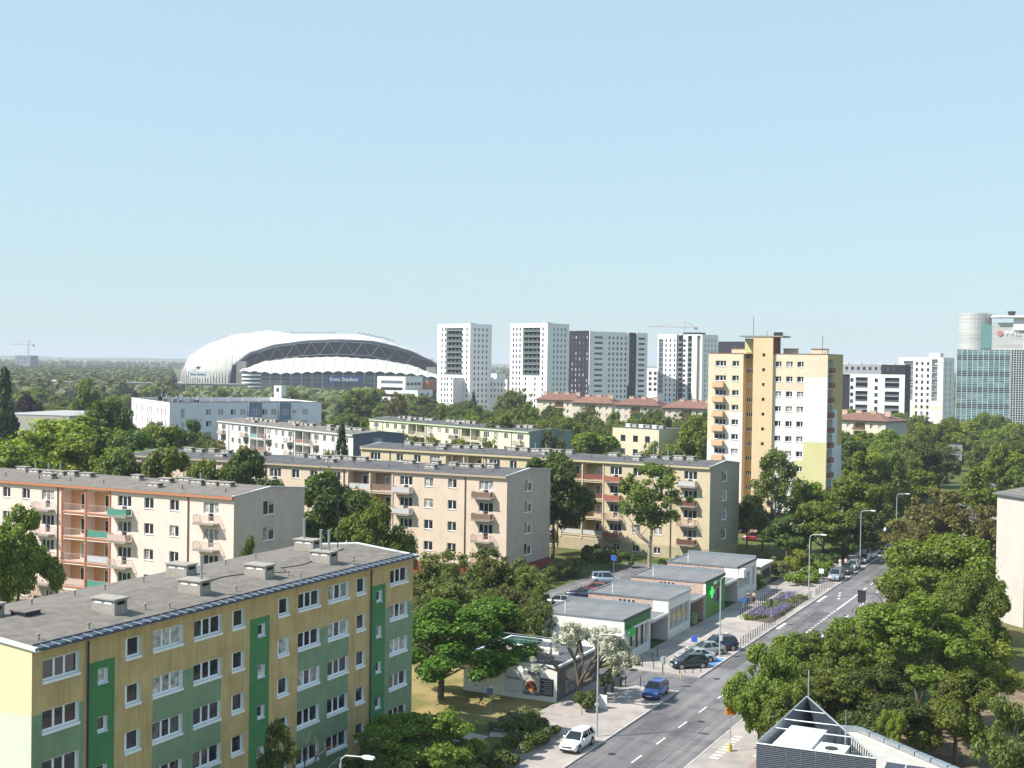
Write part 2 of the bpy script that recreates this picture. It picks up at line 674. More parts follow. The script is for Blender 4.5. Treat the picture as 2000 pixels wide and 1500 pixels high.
# ------------------------------------------------------------------ ground, road, pavements
def two_tone(name, c1, c2, scale, c3=None, scale3=.02, rough=.95, bump=.3, bscale=12, lo=.42, hi=.6, lane=0.0):
    m = bpy.data.materials.new(name)
    m.use_nodes = True
    nt = m.node_tree
    b = nt.nodes['Principled BSDF']
    b.inputs['Roughness'].default_value = rough
    b.inputs['Specular IOR Level'].default_value = .15
    g = nt.nodes.new('ShaderNodeNewGeometry')
    def mixn(sc, det, ca, cb, lo_, hi_):
        n = nt.nodes.new('ShaderNodeTexNoise')
        n.inputs['Scale'].default_value = sc
        n.inputs['Detail'].default_value = det
        nt.links.new(g.outputs['Position'], n.inputs['Vector'])
        r = nt.nodes.new('ShaderNodeMapRange')
        r.inputs['From Min'].default_value = lo_
        r.inputs['From Max'].default_value = hi_
        nt.links.new(n.outputs['Fac'], r.inputs['Value'])
        x = nt.nodes.new('ShaderNodeMix')
        x.data_type = 'RGBA'
        for k, c in ((6, ca), (7, cb)):
            if isinstance(c, tuple):
                x.inputs[k].default_value = (*c, 1)
            else:
                nt.links.new(c, x.inputs[k])
        nt.links.new(r.outputs[0], x.inputs['Factor'])
        return x.outputs[2], n
    o, n = mixn(scale, 8, c1, c2, lo, hi)
    if c3:
        o, _ = mixn(scale3, 5, o, c3, .5, .66)
    if lane:                                       # wheel tracks and drips running along the street
        mp = nt.nodes.new('ShaderNodeMapping')
        mp.vector_type = 'TEXTURE'
        mp.inputs['Rotation'].default_value = (0, 0, GROT)
        mp.inputs['Scale'].default_value = (40, 1.1, 1)
        nt.links.new(g.outputs['Position'], mp.inputs['Vector'])
        nl = nt.nodes.new('ShaderNodeTexNoise')
        nl.inputs['Scale'].default_value = 1.0
        nl.inputs['Detail'].default_value = 5
        nt.links.new(mp.outputs[0], nl.inputs['Vector'])
        rl_ = nt.nodes.new('ShaderNodeMapRange')
        rl_.inputs['From Min'].default_value = .35
        rl_.inputs['From Max'].default_value = .65
        rl_.inputs['To Min'].default_value = 1 - lane
        rl_.inputs['To Max'].default_value = 1 + lane
        nt.links.new(nl.outputs['Fac'], rl_.inputs['Value'])
        ml_ = nt.nodes.new('ShaderNodeMix')
        ml_.data_type = 'RGBA'
        ml_.blend_type = 'MULTIPLY'
        ml_.inputs['Factor'].default_value = 1
        nt.links.new(o, ml_.inputs[6])
        nt.links.new(rl_.outputs[0], ml_.inputs[7])
        o = ml_.outputs[2]
    nt.links.new(o, b.inputs['Base Color'])
    n3 = nt.nodes.new('ShaderNodeTexNoise')
    n3.inputs['Scale'].default_value = bscale
    nt.links.new(g.outputs['Position'], n3.inputs['Vector'])
    bp = nt.nodes.new('ShaderNodeBump')
    bp.inputs['Strength'].default_value = bump
    bp.inputs['Distance'].default_value = .05
    nt.links.new(n3.outputs['Fac'], bp.inputs['Height'])
    nt.links.new(bp.outputs[0], b.inputs['Normal'])
    return m

M_grass = two_tone('lawn', (.055, .085, .022), (.095, .115, .035), .35, (.16, .13, .06), .045)
M_dry = two_tone('dry_lawn', (.30, .23, .10), (.17, .16, .055), .25, (.24, .19, .09), .09)
M_asph = two_tone('asphalt', (.145, .137, .142), (.185, .174, .178), .12, (.115, .112, .122), .35, bump=.15, bscale=40, lane=.22)
M_pave = two_tone('paving', (.36, .315, .29), (.29, .26, .245), .5, (.42, .37, .34), .16, bump=.1, bscale=25)
M_bike = two_tone('red_paving', (.33, .215, .195), (.28, .19, .175), .6, bump=.1, bscale=30)
M_soil = two_tone('earth', (.16, .115, .08), (.22, .165, .11), .8)
M_kerb = mat('kerb_stone', (.42, .40, .38), .9, noise=.15, nscale=1)
M_mark = mat('road_paint', (.60, .59, .58), .8, noise=.35, nscale=2.2)
M_bluep = mat('blue_paint', (.12, .25, .50), .7, noise=.3, nscale=1.2)

def struct(name, mb, label=None):
    o = mb.build(name)
    o['kind'] = 'structure'
    if label:
        o['label'] = label
    return o

def gpoly(mb, pts, z, m):
    mb.face([G(a, b, z) for a, b in pts], m)

def slab(name, pts, z, m, label=None, skirt=True):
    mb = MB()
    if skirt:
        mb.prism([G(a, b)[:2] for a, b in pts], -.05, z, m)
    else:
        gpoly(mb, pts, z, m)
    return struct(name, mb, label)

mb = MB()
N = 96
rings = [0.1, 60, 120, 200, 320, 520, 900, 1600, 3000, 6000, 12000, 24000]
mb.loft([[(math.cos(2 * math.pi * i / N) * r, math.sin(2 * math.pi * i / N) * r, 0) for i in range(N)] for r in rings], M_grass, True, False)
struct('ground', mb, 'grassy ground of the housing estate')

road = slab('road', [(-60, 32.9), (-60, 41.2), (420, 41.2), (420, 32.9)], .03, M_asph, 'straight grey asphalt street', False)
slab('driveway', [(121.6, 41.2), (121.6, 76), (128, 76), (128, 41.2)], .034, M_asph, 'side drive between restaurant and shops', False)
slab('car_park', [(128, 61.5), (128, 76), (198, 76), (198, 61.5)], .034, M_asph, 'car park behind the shop pavilions', False)
slab('pavement', [(60, 41.36), (60, 46.5), (108, 47.5), (108, 50), (121.6, 50), (121.6, 41.36)], .13, M_pave, 'paved footway by the white estate car')
slab('pavement', [(128, 41.36), (128, 50.2), (200, 50.2), (240, 47.5), (240, 41.36)], .13, M_pave, 'paved footway in front of the shops')
slab('pavement', [(60, 28.4), (60, 32.74), (330, 32.74), (330, 28.4)], .13, M_pave, 'paved footway on the right of the street')
slab('bike_path', [(60, 24.6), (60, 28.4), (330, 28.4), (330, 24.6)], .125, M_bike, 'reddish cycle path on the right of the street')
slab('footpath', [(96, 50.5), (99, 50.5), (101.5, 68), (98.5, 68)], .02, M_pave, 'paved path beside the near block', False)
slab('footpath', [(100, 47), (108, 47.4), (108, 49.4), (102, 51.8), (99, 50.5)], .024, M_pave, 'paved patch by the hedge', False)
slab('lawn', [(101.8, 52), (112, 50.2), (121, 50.5), (121, 70), (103.5, 70)], .016, M_dry, 'sun dried yellow lawn under the spreading tree', False)
slab('lawn', [(84, 47.5), (97, 47.5), (97, 54), (84, 54)], .016, M_grass, 'small green lawn by the hedge', False)
slab('earth_patch', [(90, 5), (90, 20), (128, 20), (150, 8), (150, -20), (100, -20)], .014, M_soil, 'bare earth under the roadside maples', False)

def kerb(a0, a1, b0, b1, label):
    n = max(1, int(round((a1 - a0) / 8)))
    mb = MB()
    mb.prism([G(a0, b0)[:2], G(a0, b1)[:2], G(a1, b1)[:2], G(a1, b0)[:2]], -.05, .15, M_kerb)
    struct('kerb', mb, label)
kerb(60, 121.6, 41.2, 41.36, 'stone kerb beside the white estate car')
kerb(128, 330, 41.2, 41.36, 'stone kerb in front of the shops')
kerb(60, 330, 32.74, 32.9, 'stone kerb on the right of the street')

def mark(a0, a1, b0, b1, z=.036, m=None, name='road_marking'):
    b_ = MB()
    gpoly(b_, [(a0, b0), (a0, b1), (a1, b1), (a1, b0)], z, m or M_mark)
    o = b_.build(name, road)
    return o
for k in range(-4, 9):
    mark(98.0 + k * 5.75, 100.3 + k * 5.75, 37.04, 37.2)
for k in range(15):
    mark(150.5 + k * 1.5, 151.3 + k * 1.5, 37.02, 37.24)
mark(173.2, 193, 37.0, 37.24)
for k in range(9):
    mark(196 + k * 5.7, 199 + k * 5.7, 37.04, 37.2)
for k in range(4):
    mark(153.6 + k * 12, 158.2 + k * 12, 34.85, 35.15)
for k in range(3):
    mark(181.5 + k * 2.2, 182.6 + k * 2.2, 38.6 + .4 * k, 38.9 + .4 * k)
mark(157, 161, 40.6, 41.0)
mark(178, 183, 40.55, 40.95)
for k in range(9):
    mark(102.0 + k * .85, 102.45 + k * .85, 31.2, 31.95, .134, None, 'crossing_stripe')
    mark(104.2 + k * .85, 104.65 + k * .85, 28.3, 28.95, .134, None, 'crossing_stripe')
mark(133.6, 137.6, 41.5, 46.2, .134, M_bluep, 'parking_bay_paint')
mark(137.75, 137.95, 41.5, 46.2, .136, None, 'parking_bay_line')
mark(133.25, 133.45, 41.5, 46.2, .136, None, 'parking_bay_line')

M_patch = two_tone('asphalt_patch', (.10, .097, .103), (.12, .116, .12), .8, bump=.2, bscale=40)
for q in ((106, 112.5, 38.6, 40.4), (126.5, 129, 34.2, 36.4), (133.5, 142, 39.2, 40.9), (163, 171, 37.6, 39.4), (88, 95, 34, 36.2), (205, 222, 34.0, 36.6)):
    mark(*q, .0325, M_patch, 'asphalt_patch')
M_crack = mat('crack_seal', (.06, .06, .065), .8)
rr_ = random.Random(9)
for a0, a1, b0, b1 in ((95, 120, 35.2, 35.0), (120, 150, 35.1, 35.4), (103, 104.5, 33, 41), (116.5, 117.2, 33, 41), (140, 141, 33, 41), (150, 172, 39.3, 39.2), (160, 161, 33, 41)):
    c_ = MB()
    n_ = 14
    pts_ = [(a0 + (a1 - a0) * i / n_ + rr_.uniform(-.12, .12), b0 + (b1 - b0) * i / n_ + rr_.uniform(-.1, .1)) for i in range(n_ + 1)]
    for p_, q_ in zip(pts_, pts_[1:]):
        if abs(a1 - a0) > abs(b1 - b0):
            gpoly(c_, [(p_[0], p_[1] - .035), (p_[0], p_[1] + .035), (q_[0], q_[1] + .035), (q_[0], q_[1] - .035)], .0345, M_crack)
        else:
            gpoly(c_, [(p_[0] - .035, p_[1]), (p_[0] + .035, p_[1]), (q_[0] + .035, q_[1]), (q_[0] - .035, q_[1])], .0345, M_crack)
    c_.build('crack', road)
for a_, b_ in ((128.6, 39.6), (112.4, 36.0), (150.2, 38.9), (99.4, 39.4)):
    c_ = MB()
    x_, y_, _z = G(a_, b_)
    c_.tube([(x_, y_, .03), (x_, y_, .0365)], .36, M_dark, 16)
    c_.build('manhole_cover', road)

# ------------------------------------------------------------------ the near yellow and green block
def near_block():
    b = thing('apartment_block', 'five storey block with ochre and green painted facade in the foreground', 'apartment block', G(52.9, 55.5), GROT)
    ochre = mat('ochre_render', (.51, .365, .17), .9, noise=.14, nscale=.7, stain=.6)
    green = mat('sage_render', (.205, .29, .175), .9, noise=.12, nscale=.7, stain=.4)
    dgreen = mat('green_render', (.068, .21, .082), .9, noise=.12, nscale=.7, stain=.3)
    cream = mat('cream_render', (.74, .62, .40), .9, noise=.04, nscale=.6, stain=.08)
    pale = mat('pale_green_render', (.62, .66, .52), .9, noise=.04, nscale=.6, stain=.08)
    L, W, E = 41.4, 11.3, 15.62
    GL = 12.0
    ops, wins = [], []
    def col(s0, s1, zt, h, n, mull, sill):
        for k in range(n):
            z0 = zt - k * 2.87
            q = (s0, s1, z0, z0 + h)
            ops.append(q)
            wins.append((q, mull, sill))
    tri = (.36, .64)
    for s in (.78, 9.75, 13.6, 25.05, 28.9, 37.75):
        col(s, s + 2.8, 13.78, 1.22, 5, tri, .16)
    for s in (7.32, 17.5, 22.62, 32.75):
        col(s, s + 1.36, 13.78, 1.22, 5, (.22,), .16)
    for s in (5.05, 20.35, 35.7):
        col(s, s + .8, 12.72, .88, 4, (), .05)
    reg = [(0, 3.95, 0, GL, green), (9.75, 16.4, 0, GL, green), (25.05, 31.7, 0, GL, green), (37.05, L, 0, GL, green),
           (4.3, 6.44, 0, 14.08, dgreen), (19.42, 21.66, 0, 14.08, dgreen), (34.95, 37.05, 0, 14.08, dgreen)]
    mb = MB()
    wall(mb, 'S', 0, L, 0, E, ops, ochre, reg, M_white, 0, .22)
    mb.build('wall', b)
    mb = MB()
    wall(mb, 'F', 0, W, 0, E, [], cream, [(0, W, 0, GL, pale)])
    mb.face([(0, 0, E), (0, W, E), (0, W, E + .2), (0, W / 2, E + .72), (0, 0, E + .2)], cream)
    mb.face([(L, 0, 0), (L, W, 0), (L, W, E + .2), (L, W / 2, E + .72), (L, 0, E + .2)], cream)
    mb.face([(0, W, 0), (L, W, 0), (L, W, E), (0, W, E)], cream)
    mb.build('wall', b)
    for q, mull, sill in wins:
        window(b, 'S', *q, mull, .2, 0, sill=sill, fr=.105)
    rf = MB()
    rf.box(-.02, L + .02, -.34, -.002, E - .02, E + .08, M_white)
    rf.face([(-.02, -.3, E + .16), (L + .02, -.3, E + .16), (L + .02, W / 2, E + .74), (-.02, W / 2, E + .74)], M_felt)
    rf.face([(-.02, W + .3, E + .16), (L + .02, W + .3, E + .16), (L + .02, W / 2, E + .74), (-.02, W / 2, E + .74)], M_felt)
    roof = rf.build('roof', b)
    fl = MB()
    for x0, x1 in ((-.12, .12), (L - .12, L + .12)):
        for y0, y1, za, zb in ((-.36, W / 2, E + .17, E + .755), (W / 2, W + .36, E + .755, E + .17)):
            pts = [(x0, y0, za), (x1, y0, za), (x1, y1, zb), (x0, y1, zb)]
            fl.face([(p[0], p[1], p[2] + .07) for p in pts], M_sill)
            fl.face([(p[0], p[1], p[2] - .12) for p in pts], M_sill)
            fl.face([(x0, y0, za - .12), (x0, y1, zb - .12), (x0, y1, zb + .07), (x0, y0, za + .07)], M_sill)
            fl.face([(x1, y0, za - .12), (x1, y1, zb - .12), (x1, y1, zb + .07), (x1, y0, za + .07)], M_sill)
    fl.build('verge_flashing', roof)
    M_gut = mat('gutter_metal', (.075, .095, .13), .4, metal=.35, noise=.45, nscale=2.5)
    M_gutl = mat('gutter_edge', (.05, .06, .08), .5)
    g = MB()
    prof = [(-.66, .10), (-.64, .0), (-.54, -.07), (-.44, -.02), (-.38, .10)]
    for i in range(len(prof) - 1):
        (y0, z0), (y1, z1) = prof[i], prof[i + 1]
        g.face([(.15, y0, E + .12 + z0), (L, y0, E + .12 + z0), (L, y1, E + .12 + z1), (.15, y1, E + .12 + z1)], M_gut)
    g.face([(.15, -.40, E + .21), (L, -.40, E + .21), (L, .12, E + .30), (.15, .12, E + .30)], M_gut)
    g.box(.15, L, .1, .16, E + .2, E + .36, M_gutl)
    gut = g.build('gutter', roof)
    k = MB()
    k.loft([[(-.035, -.68, .07), (.035, -.68, .07), (.035, -.68, .10), (-.035, -.68, .10)], [(-.035, .02, .15), (.035, .02, .15), (.035, .02, .18), (-.035, .02, .18)]], mat('bracket_pale', (.27, .30, .33), .5))
    km = k.mesh('gutter_bracket')
    x = .6
    while x < L:
        put('gutter_bracket', km, gut, (x, 0, E + .142))
        x += .82
    for x in (4.15, 34.75):
        p = MB()
        p.tube([(x, -.12, .3), (x, -.12, E - .15)], .06, M_dark, 8)
        p.build('downpipe', b)
    chs = []
    for a_, b_ in ((61.9, 58.4), (69.9, 58.35), (77.4, 58.6), (85.5, 58.5), (74.6, 63.5), (90.1, 63.3), (56.4, 63.0)):
        x, y = a_ - 52.9, b_ - 55.5
        z = E + .16 + .58 * (1 - abs(y - W / 2) / (W / 2))
        chs.append((chimney(roof, x, y, z, 1.1, 1.9, .85), x, y, z))
    fm = MB()
    fm.tube([(0, 0, .9), (0, 0, 2.5)], .1, M_zinc, 10)
    fm.tube([(0, 0, 2.5), (0, 0, 2.56)], .14, M_zinc, 10)
    fme = fm.mesh('flue_pipe')
    for i, dy in ((1, -.5), (3, .35), (3, -.4), (5, .4)):
        put('flue_pipe', fme, roof, (chs[i][1] + .1, chs[i][2] + dy, chs[i][3]))
    v = MB()
    v.tube([(0, 0, -.2), (0, 0, .32)], .07, M_concl, 8)
    v.tube([(0, 0, .32), (0, 0, .4)], .11, M_concl, 8)
    ve = v.mesh('vent_pipe')
    for a_, b_ in ((54.31, 56.5), (58.1, 56.4), (65.25, 56.5), (72.4, 56.8), (79.4, 56.4), (86.8, 56.6), (61.2, 64.3), (64.9, 64.3), (71.4, 64.2), (67.8, 64.4), (80.5, 64.2), (84.4, 64.3), (63.9, 57.3), (79.3, 57.4), (87.9, 57.3)):
        x, y = a_ - 52.9, b_ - 55.5
        z = E + .16 + .58 * (1 - abs(y - W / 2) / (W / 2))
        put('vent_pipe', ve, roof, (x, y, z))
    h = MB()
    h.box(-.6, .6, -.6, .6, -.1, .22, M_dark)
    h.box(-.66, .66, -.66, .66, .222, .27, M_felt)
    h.build('roof_hatch', roof, (4.9, 5.7, E + .72))
    c = MB()
    pts = []
    for i in range(26):
        t = i / 25
        x = 18 + t * 18
        y = 3.2 + 1.3 * math.sin(t * 7) + (1.5 if t > .55 else 0)
        pts.append((x, y, E + .2 + .58 * (1 - abs(y - W / 2) / (W / 2))))
    c.tube(pts, .035, M_dark, 5)
    c.build('cable', roof)
    ms = MB()
    ms.tube([(0, 0, -.1), (0, 0, 6.0)], [.05, .035], M_dark, 6)
    ms.box(-.35, .35, -.35, .35, -.1, .12, M_conc)
    for i, z in enumerate((5.2, 5.6)):
        ms.box(-.5, .5, -.015, .015, z, z + .03, M_dark)
    ms.build('antenna_mast', roof, (37.7, 5.1, E + .68))
    cp = MB()
    cp.box(34.3, 38.2, -1.7, -.004, 2.35, 2.52, M_conc)
    for x in (34.5, 38.0):
        cp.tube([(x, -1.5, 0), (x, -1.5, 2.35)], .05, M_dark, 6)
    cp.build('entrance_canopy', b)
    return b
near_block()

# ------------------------------------------------------------------ four storey blocks with loggias
def classic_block(label, P, rot, W, wallc, gablec, plinthc, fasciac, roofm, railc, logc, panels, key, gable_rows=4, flush=True, detail=True):
    b = thing('apartment_block', label, 'apartment block', (P[0], P[1], 0), R(rot))
    L, E = 71.5, 15.3
    wm = mat(key + '_render', wallc, .9, noise=.06, nscale=.5, stain=.22)
    gm = mat(key + '_gable', gablec, .9, noise=.08, nscale=.5, stain=.3)
    pm = mat(key + '_plinth', plinthc, .9, noise=.1, nscale=.8, stain=.2)
    fm = mat(key + '_fascia', fasciac, .7, noise=.05)
    rm = mat(key + '_rail', railc, .6)
    lm = mat(key + '_loggia', logc, .9, noise=.06, stain=.15)
    pms = [mat(key + '_screen%d' % i, c, .8, noise=.1, nscale=4) if c else None for i, c in enumerate(panels)]
    rng = random.Random(sum(map(ord, key)))
    ops, todo = [], []
    rows = [13.3, 10.1, 6.9, 3.7]
    half = [('b', 2.3, 4.6), ('w', 8.4, 9.85), ('w', 12.4, 13.9), ('b', 16.0, 18.2), ('l', 19.6, 23.4), ('l', 23.7, 27.5), ('b', 29.0, 31.2), ('w', 33.3, 34.7)]
    cols = half + [(k, L - s1, L - s0) for k, s0, s1 in half]
    for k, s0, s1 in cols:
        for i, z in enumerate(rows):
            if k == 'w':
                q = (s0, s1, z, z + 1.38)
                ops.append(q)
                todo.append(('w', q))
            elif k == 'b':
                q = (s0, s1, z, z + 1.38)
                ops.append(q)
                c = (s0 + s1) / 2
                d = (c - .4, c + .4, z - .98, z)
                ops.append(d)
                todo.append(('b', q, d, i))
            else:
                q = (s0, s1, z - 1.12, z + 1.62, 1.5, lm)
                ops.append(q)
                todo.append(('l', q, i))
        if k != 'l':
            q = (s0 + .3, s0 + 1.5, .55, 1.6)
            ops.append(q)
            todo.append(('w', q))
    mb = MB()
    wall(mb, 'F', 0, L, 0, E, ops, wm, [(0, L, 0, 2.0, pm)], wm, 0, .16)
    for k, s0, s1 in half:
        pass
    mb.build('wall', b)
    gops = [(6.05 * W / 15.2, 8.6 * W / 15.2, z - .55, z + 1.2) for z in rows[:gable_rows]]
    mb = MB()
    wall(mb, 'S', 0, W, 0, E, gops, gm, [(0, W, 0, 1.9, pm)], M_white, 0, .16)
    mb.face([(0, 0, E), (W, 0, E), (W, 0, E + .25), (W / 2, 0, E + .95), (0, 0, E + .45)], gm)
    mb.face([(0, L, E), (W, L, E), (W, L, E + .25), (W / 2, L, E + .95), (0, L, E + .45)], gm)
    back_walls(mb, L, W, 0, E, gm)
    mb.build('wall', b)
    for q in gops:
        window(b, 'S', *q, (.5,), .14, sill=.06)
    for t in todo:
        if t[0] == 'w':
            window(b, 'F', *t[1], (.5,), .14, sill=.06)
        elif t[0] == 'b':
            window(b, 'F', *t[1], (.33, .66), .14)
            window(b, 'F', *t[2], (), .14)
            z = rows[t[3]]
            pn = rng.choice(pms)
            balcony(b, t[1][0] - .05, t[1][1] + .75, z - 1.15, 1.05, M_conc, rm, pn)
        else:
            s0, s1, z0, z1 = t[1][:4]
            door = put('loggia_door', win_meshes(1.9, 2.1, (.5,))[0], b, (1.44, s0 + 2.1, z0 + .1), -math.pi / 2)
            put('pane', win_meshes(1.9, 2.1, (.5,))[1], door)
            pn = rng.choice(pms)
            rl = put('railing', railing_mesh(s1 - s0, .02, .95, rm, pn), b, (.06, s1, z0), -math.pi / 2)
    if True:
        fr = MB()
        for s in (19.5, 23.55, 27.6):
            for ss in (s, L - s):
                fr.box(-.12, -.003, ss - .12, ss + .12, 2.0, E - .1, fm if key == 'pink' else wm)
        for z in rows:
            fr.box(-.1, -.003, 19.62, 27.48, z - 1.3, z - 1.14, fm if key == 'pink' else wm)
            fr.box(-.1, -.003, L - 27.48, L - 19.62, z - 1.3, z - 1.14, fm if key == 'pink' else wm)
        fr.build('loggia_frame', b)
    rf = MB()
    for x0, z0, x1, z1 in ((-.35, E + .22, W / 2, E + .86), (W / 2, E + .86, W + .35, E + .1)):
        rf.face([(x0, .1, z0), (x0, L - .1, z0), (x1, L - .1, z1), (x1, .1, z1)], roofm)
    roof = rf.build('roof', b)
    f2 = MB()
    f2.box(-.37, -.003, .02, L, E - .12, E + .2, fm)
    f2.build('fascia', roof)
    f3 = MB()
    for y in (0, L):
        for x0, z0, x1, z1 in ((-.38, E + .34, W / 2, E + .98), (W / 2, E + .98, W + .38, E + .28)):
            f3.face([(x0, y - .14, z0), (x1, y - .14, z1), (x1, y + .14, z1), (x0, y + .14, z0)], M_sill)
            f3.face([(x0, y - .14, z0 - .1), (x1, y - .14, z1 - .1), (x1, y - .14, z1), (x0, y - .14, z0)], M_sill)
    f3.build('verge_flashing', roof)
    for s in (6.9, L - 6.9, 28.3, L - 28.3):
        p = MB()
        p.tube([(-.1, s, .2), (-.1, s, E - .1)], .07, mat('downpipe_brown', (.10, .055, .04), .6), 6)
        p.build('downpipe', b)
    zr = lambda x: E + .22 + .64 * (1 - abs(x - W / 2) / (W / 2))
    sp = [(6.0, 5.6), (6.0, 7.8), (5.6, 9.9), (6.3, 12.4), (2.4, 14.2), (6.0, 15.3), (6.1, 20.2), (6.0, 28.8), (5.8, 31.2), (3.2, 33.0), (6.0, 33.6), (6.1, 35.8), (6.0, 38.2), (6.5, 41.0)]
    for x, s in sp + [(6, 48.5), (6, 50.4), (5.6, 52.6), (2.6, 54.5), (6, 56), (6.2, 59), (6, 61.5), (6.1, 64)]:
        chimney(roof, x * W / 15.2, s, zr(x * W / 15.2), .95, rng.choice((1.3, 1.8, 1.8)), rng.choice((.5, .65)), rng.choice((M_concl, M_concl, M_conc)))
    v = MB()
    v.tube([(0, 0, -.2), (0, 0, .5)], .06, M_dark, 6)
    ve = v.mesh('vent_pipe')
    for s in range(4, 70, 6):
        put('vent_pipe', ve, roof, (2.4 * W / 15.2, s + rng.uniform(-1, 1), zr(2.4)))
    fl = MB()
    fl.tube([(0, 0, 0), (0, 0, 1.5)], .09, M_zinc, 8)
    fle = fl.mesh('flue_pipe')
    for s in (9.9, 12.6, 33.8, 36, 38.4):
        put('flue_pipe', fle, roof, (6.1 * W / 15.2, s, zr(6)))
    return b

classic_block('pale pink block with orange framed loggias at the left', (-33.04, 155.68), 63.746, 14.4, (.82, .625, .55), (.58, .46, .41), (.45, .33, .27), (.48, .20, .11), M_felt,
              (.45, .38, .34), (.66, .36, .18), [None, None, None, (.08, .26, .20), (.55, .40, .36), (.5, .5, .52)], 'pink', 3)
classic_block('beige block with dark red plinth and bare right gable', (-.493, 189.8), 63.746, 15.2, (.66, .53, .42), (.45, .385, .335), (.23, .05, .05), (.42, .33, .25), M_felt2,
              (.42, .27, .22), (.36, .24, .18), [None, (.55, .40, .34), (.5, .5, .5), (.2, .13, .1)], 'beige', 4)
classic_block('yellowish beige block behind the shops, left of the tower', (32.57, 212.5), 59, 13.0, (.58, .485, .33), (.35, .315, .245), (.42, .36, .24), (.52, .44, .27), M_felt2,
              (.30, .12, .09), (.42, .34, .16), [None, (.22, .07, .06), (.13, .06, .05), (.5, .5, .5), (.35, .12, .08)], 'sand', 4)
classic_block('white block with slate blue gable in the middle distance', (-35.3, 291.0), 37, 13.5, (.66, .64, .61), (.115, .135, .19), (.4, .4, .4), (.6, .6, .58), M_felt,
              (.4, .3, .27), (.25, .2, .2), [None, (.3, .16, .12), (.15, .35, .32), (.5, .4, .35)], 'chalk', 2)
classic_block('pale yellow block with low roof behind the white block', (4.4, 314.8), 38.7, 13.5, (.68, .65, .47), (.24, .29, .30), (.5, .5, .4), (.5, .58, .35), M_felt2,
              (.4, .36, .3), (.3, .28, .26), [None, (.4, .38, .3), (.2, .18, .16)], 'lemon', 2)

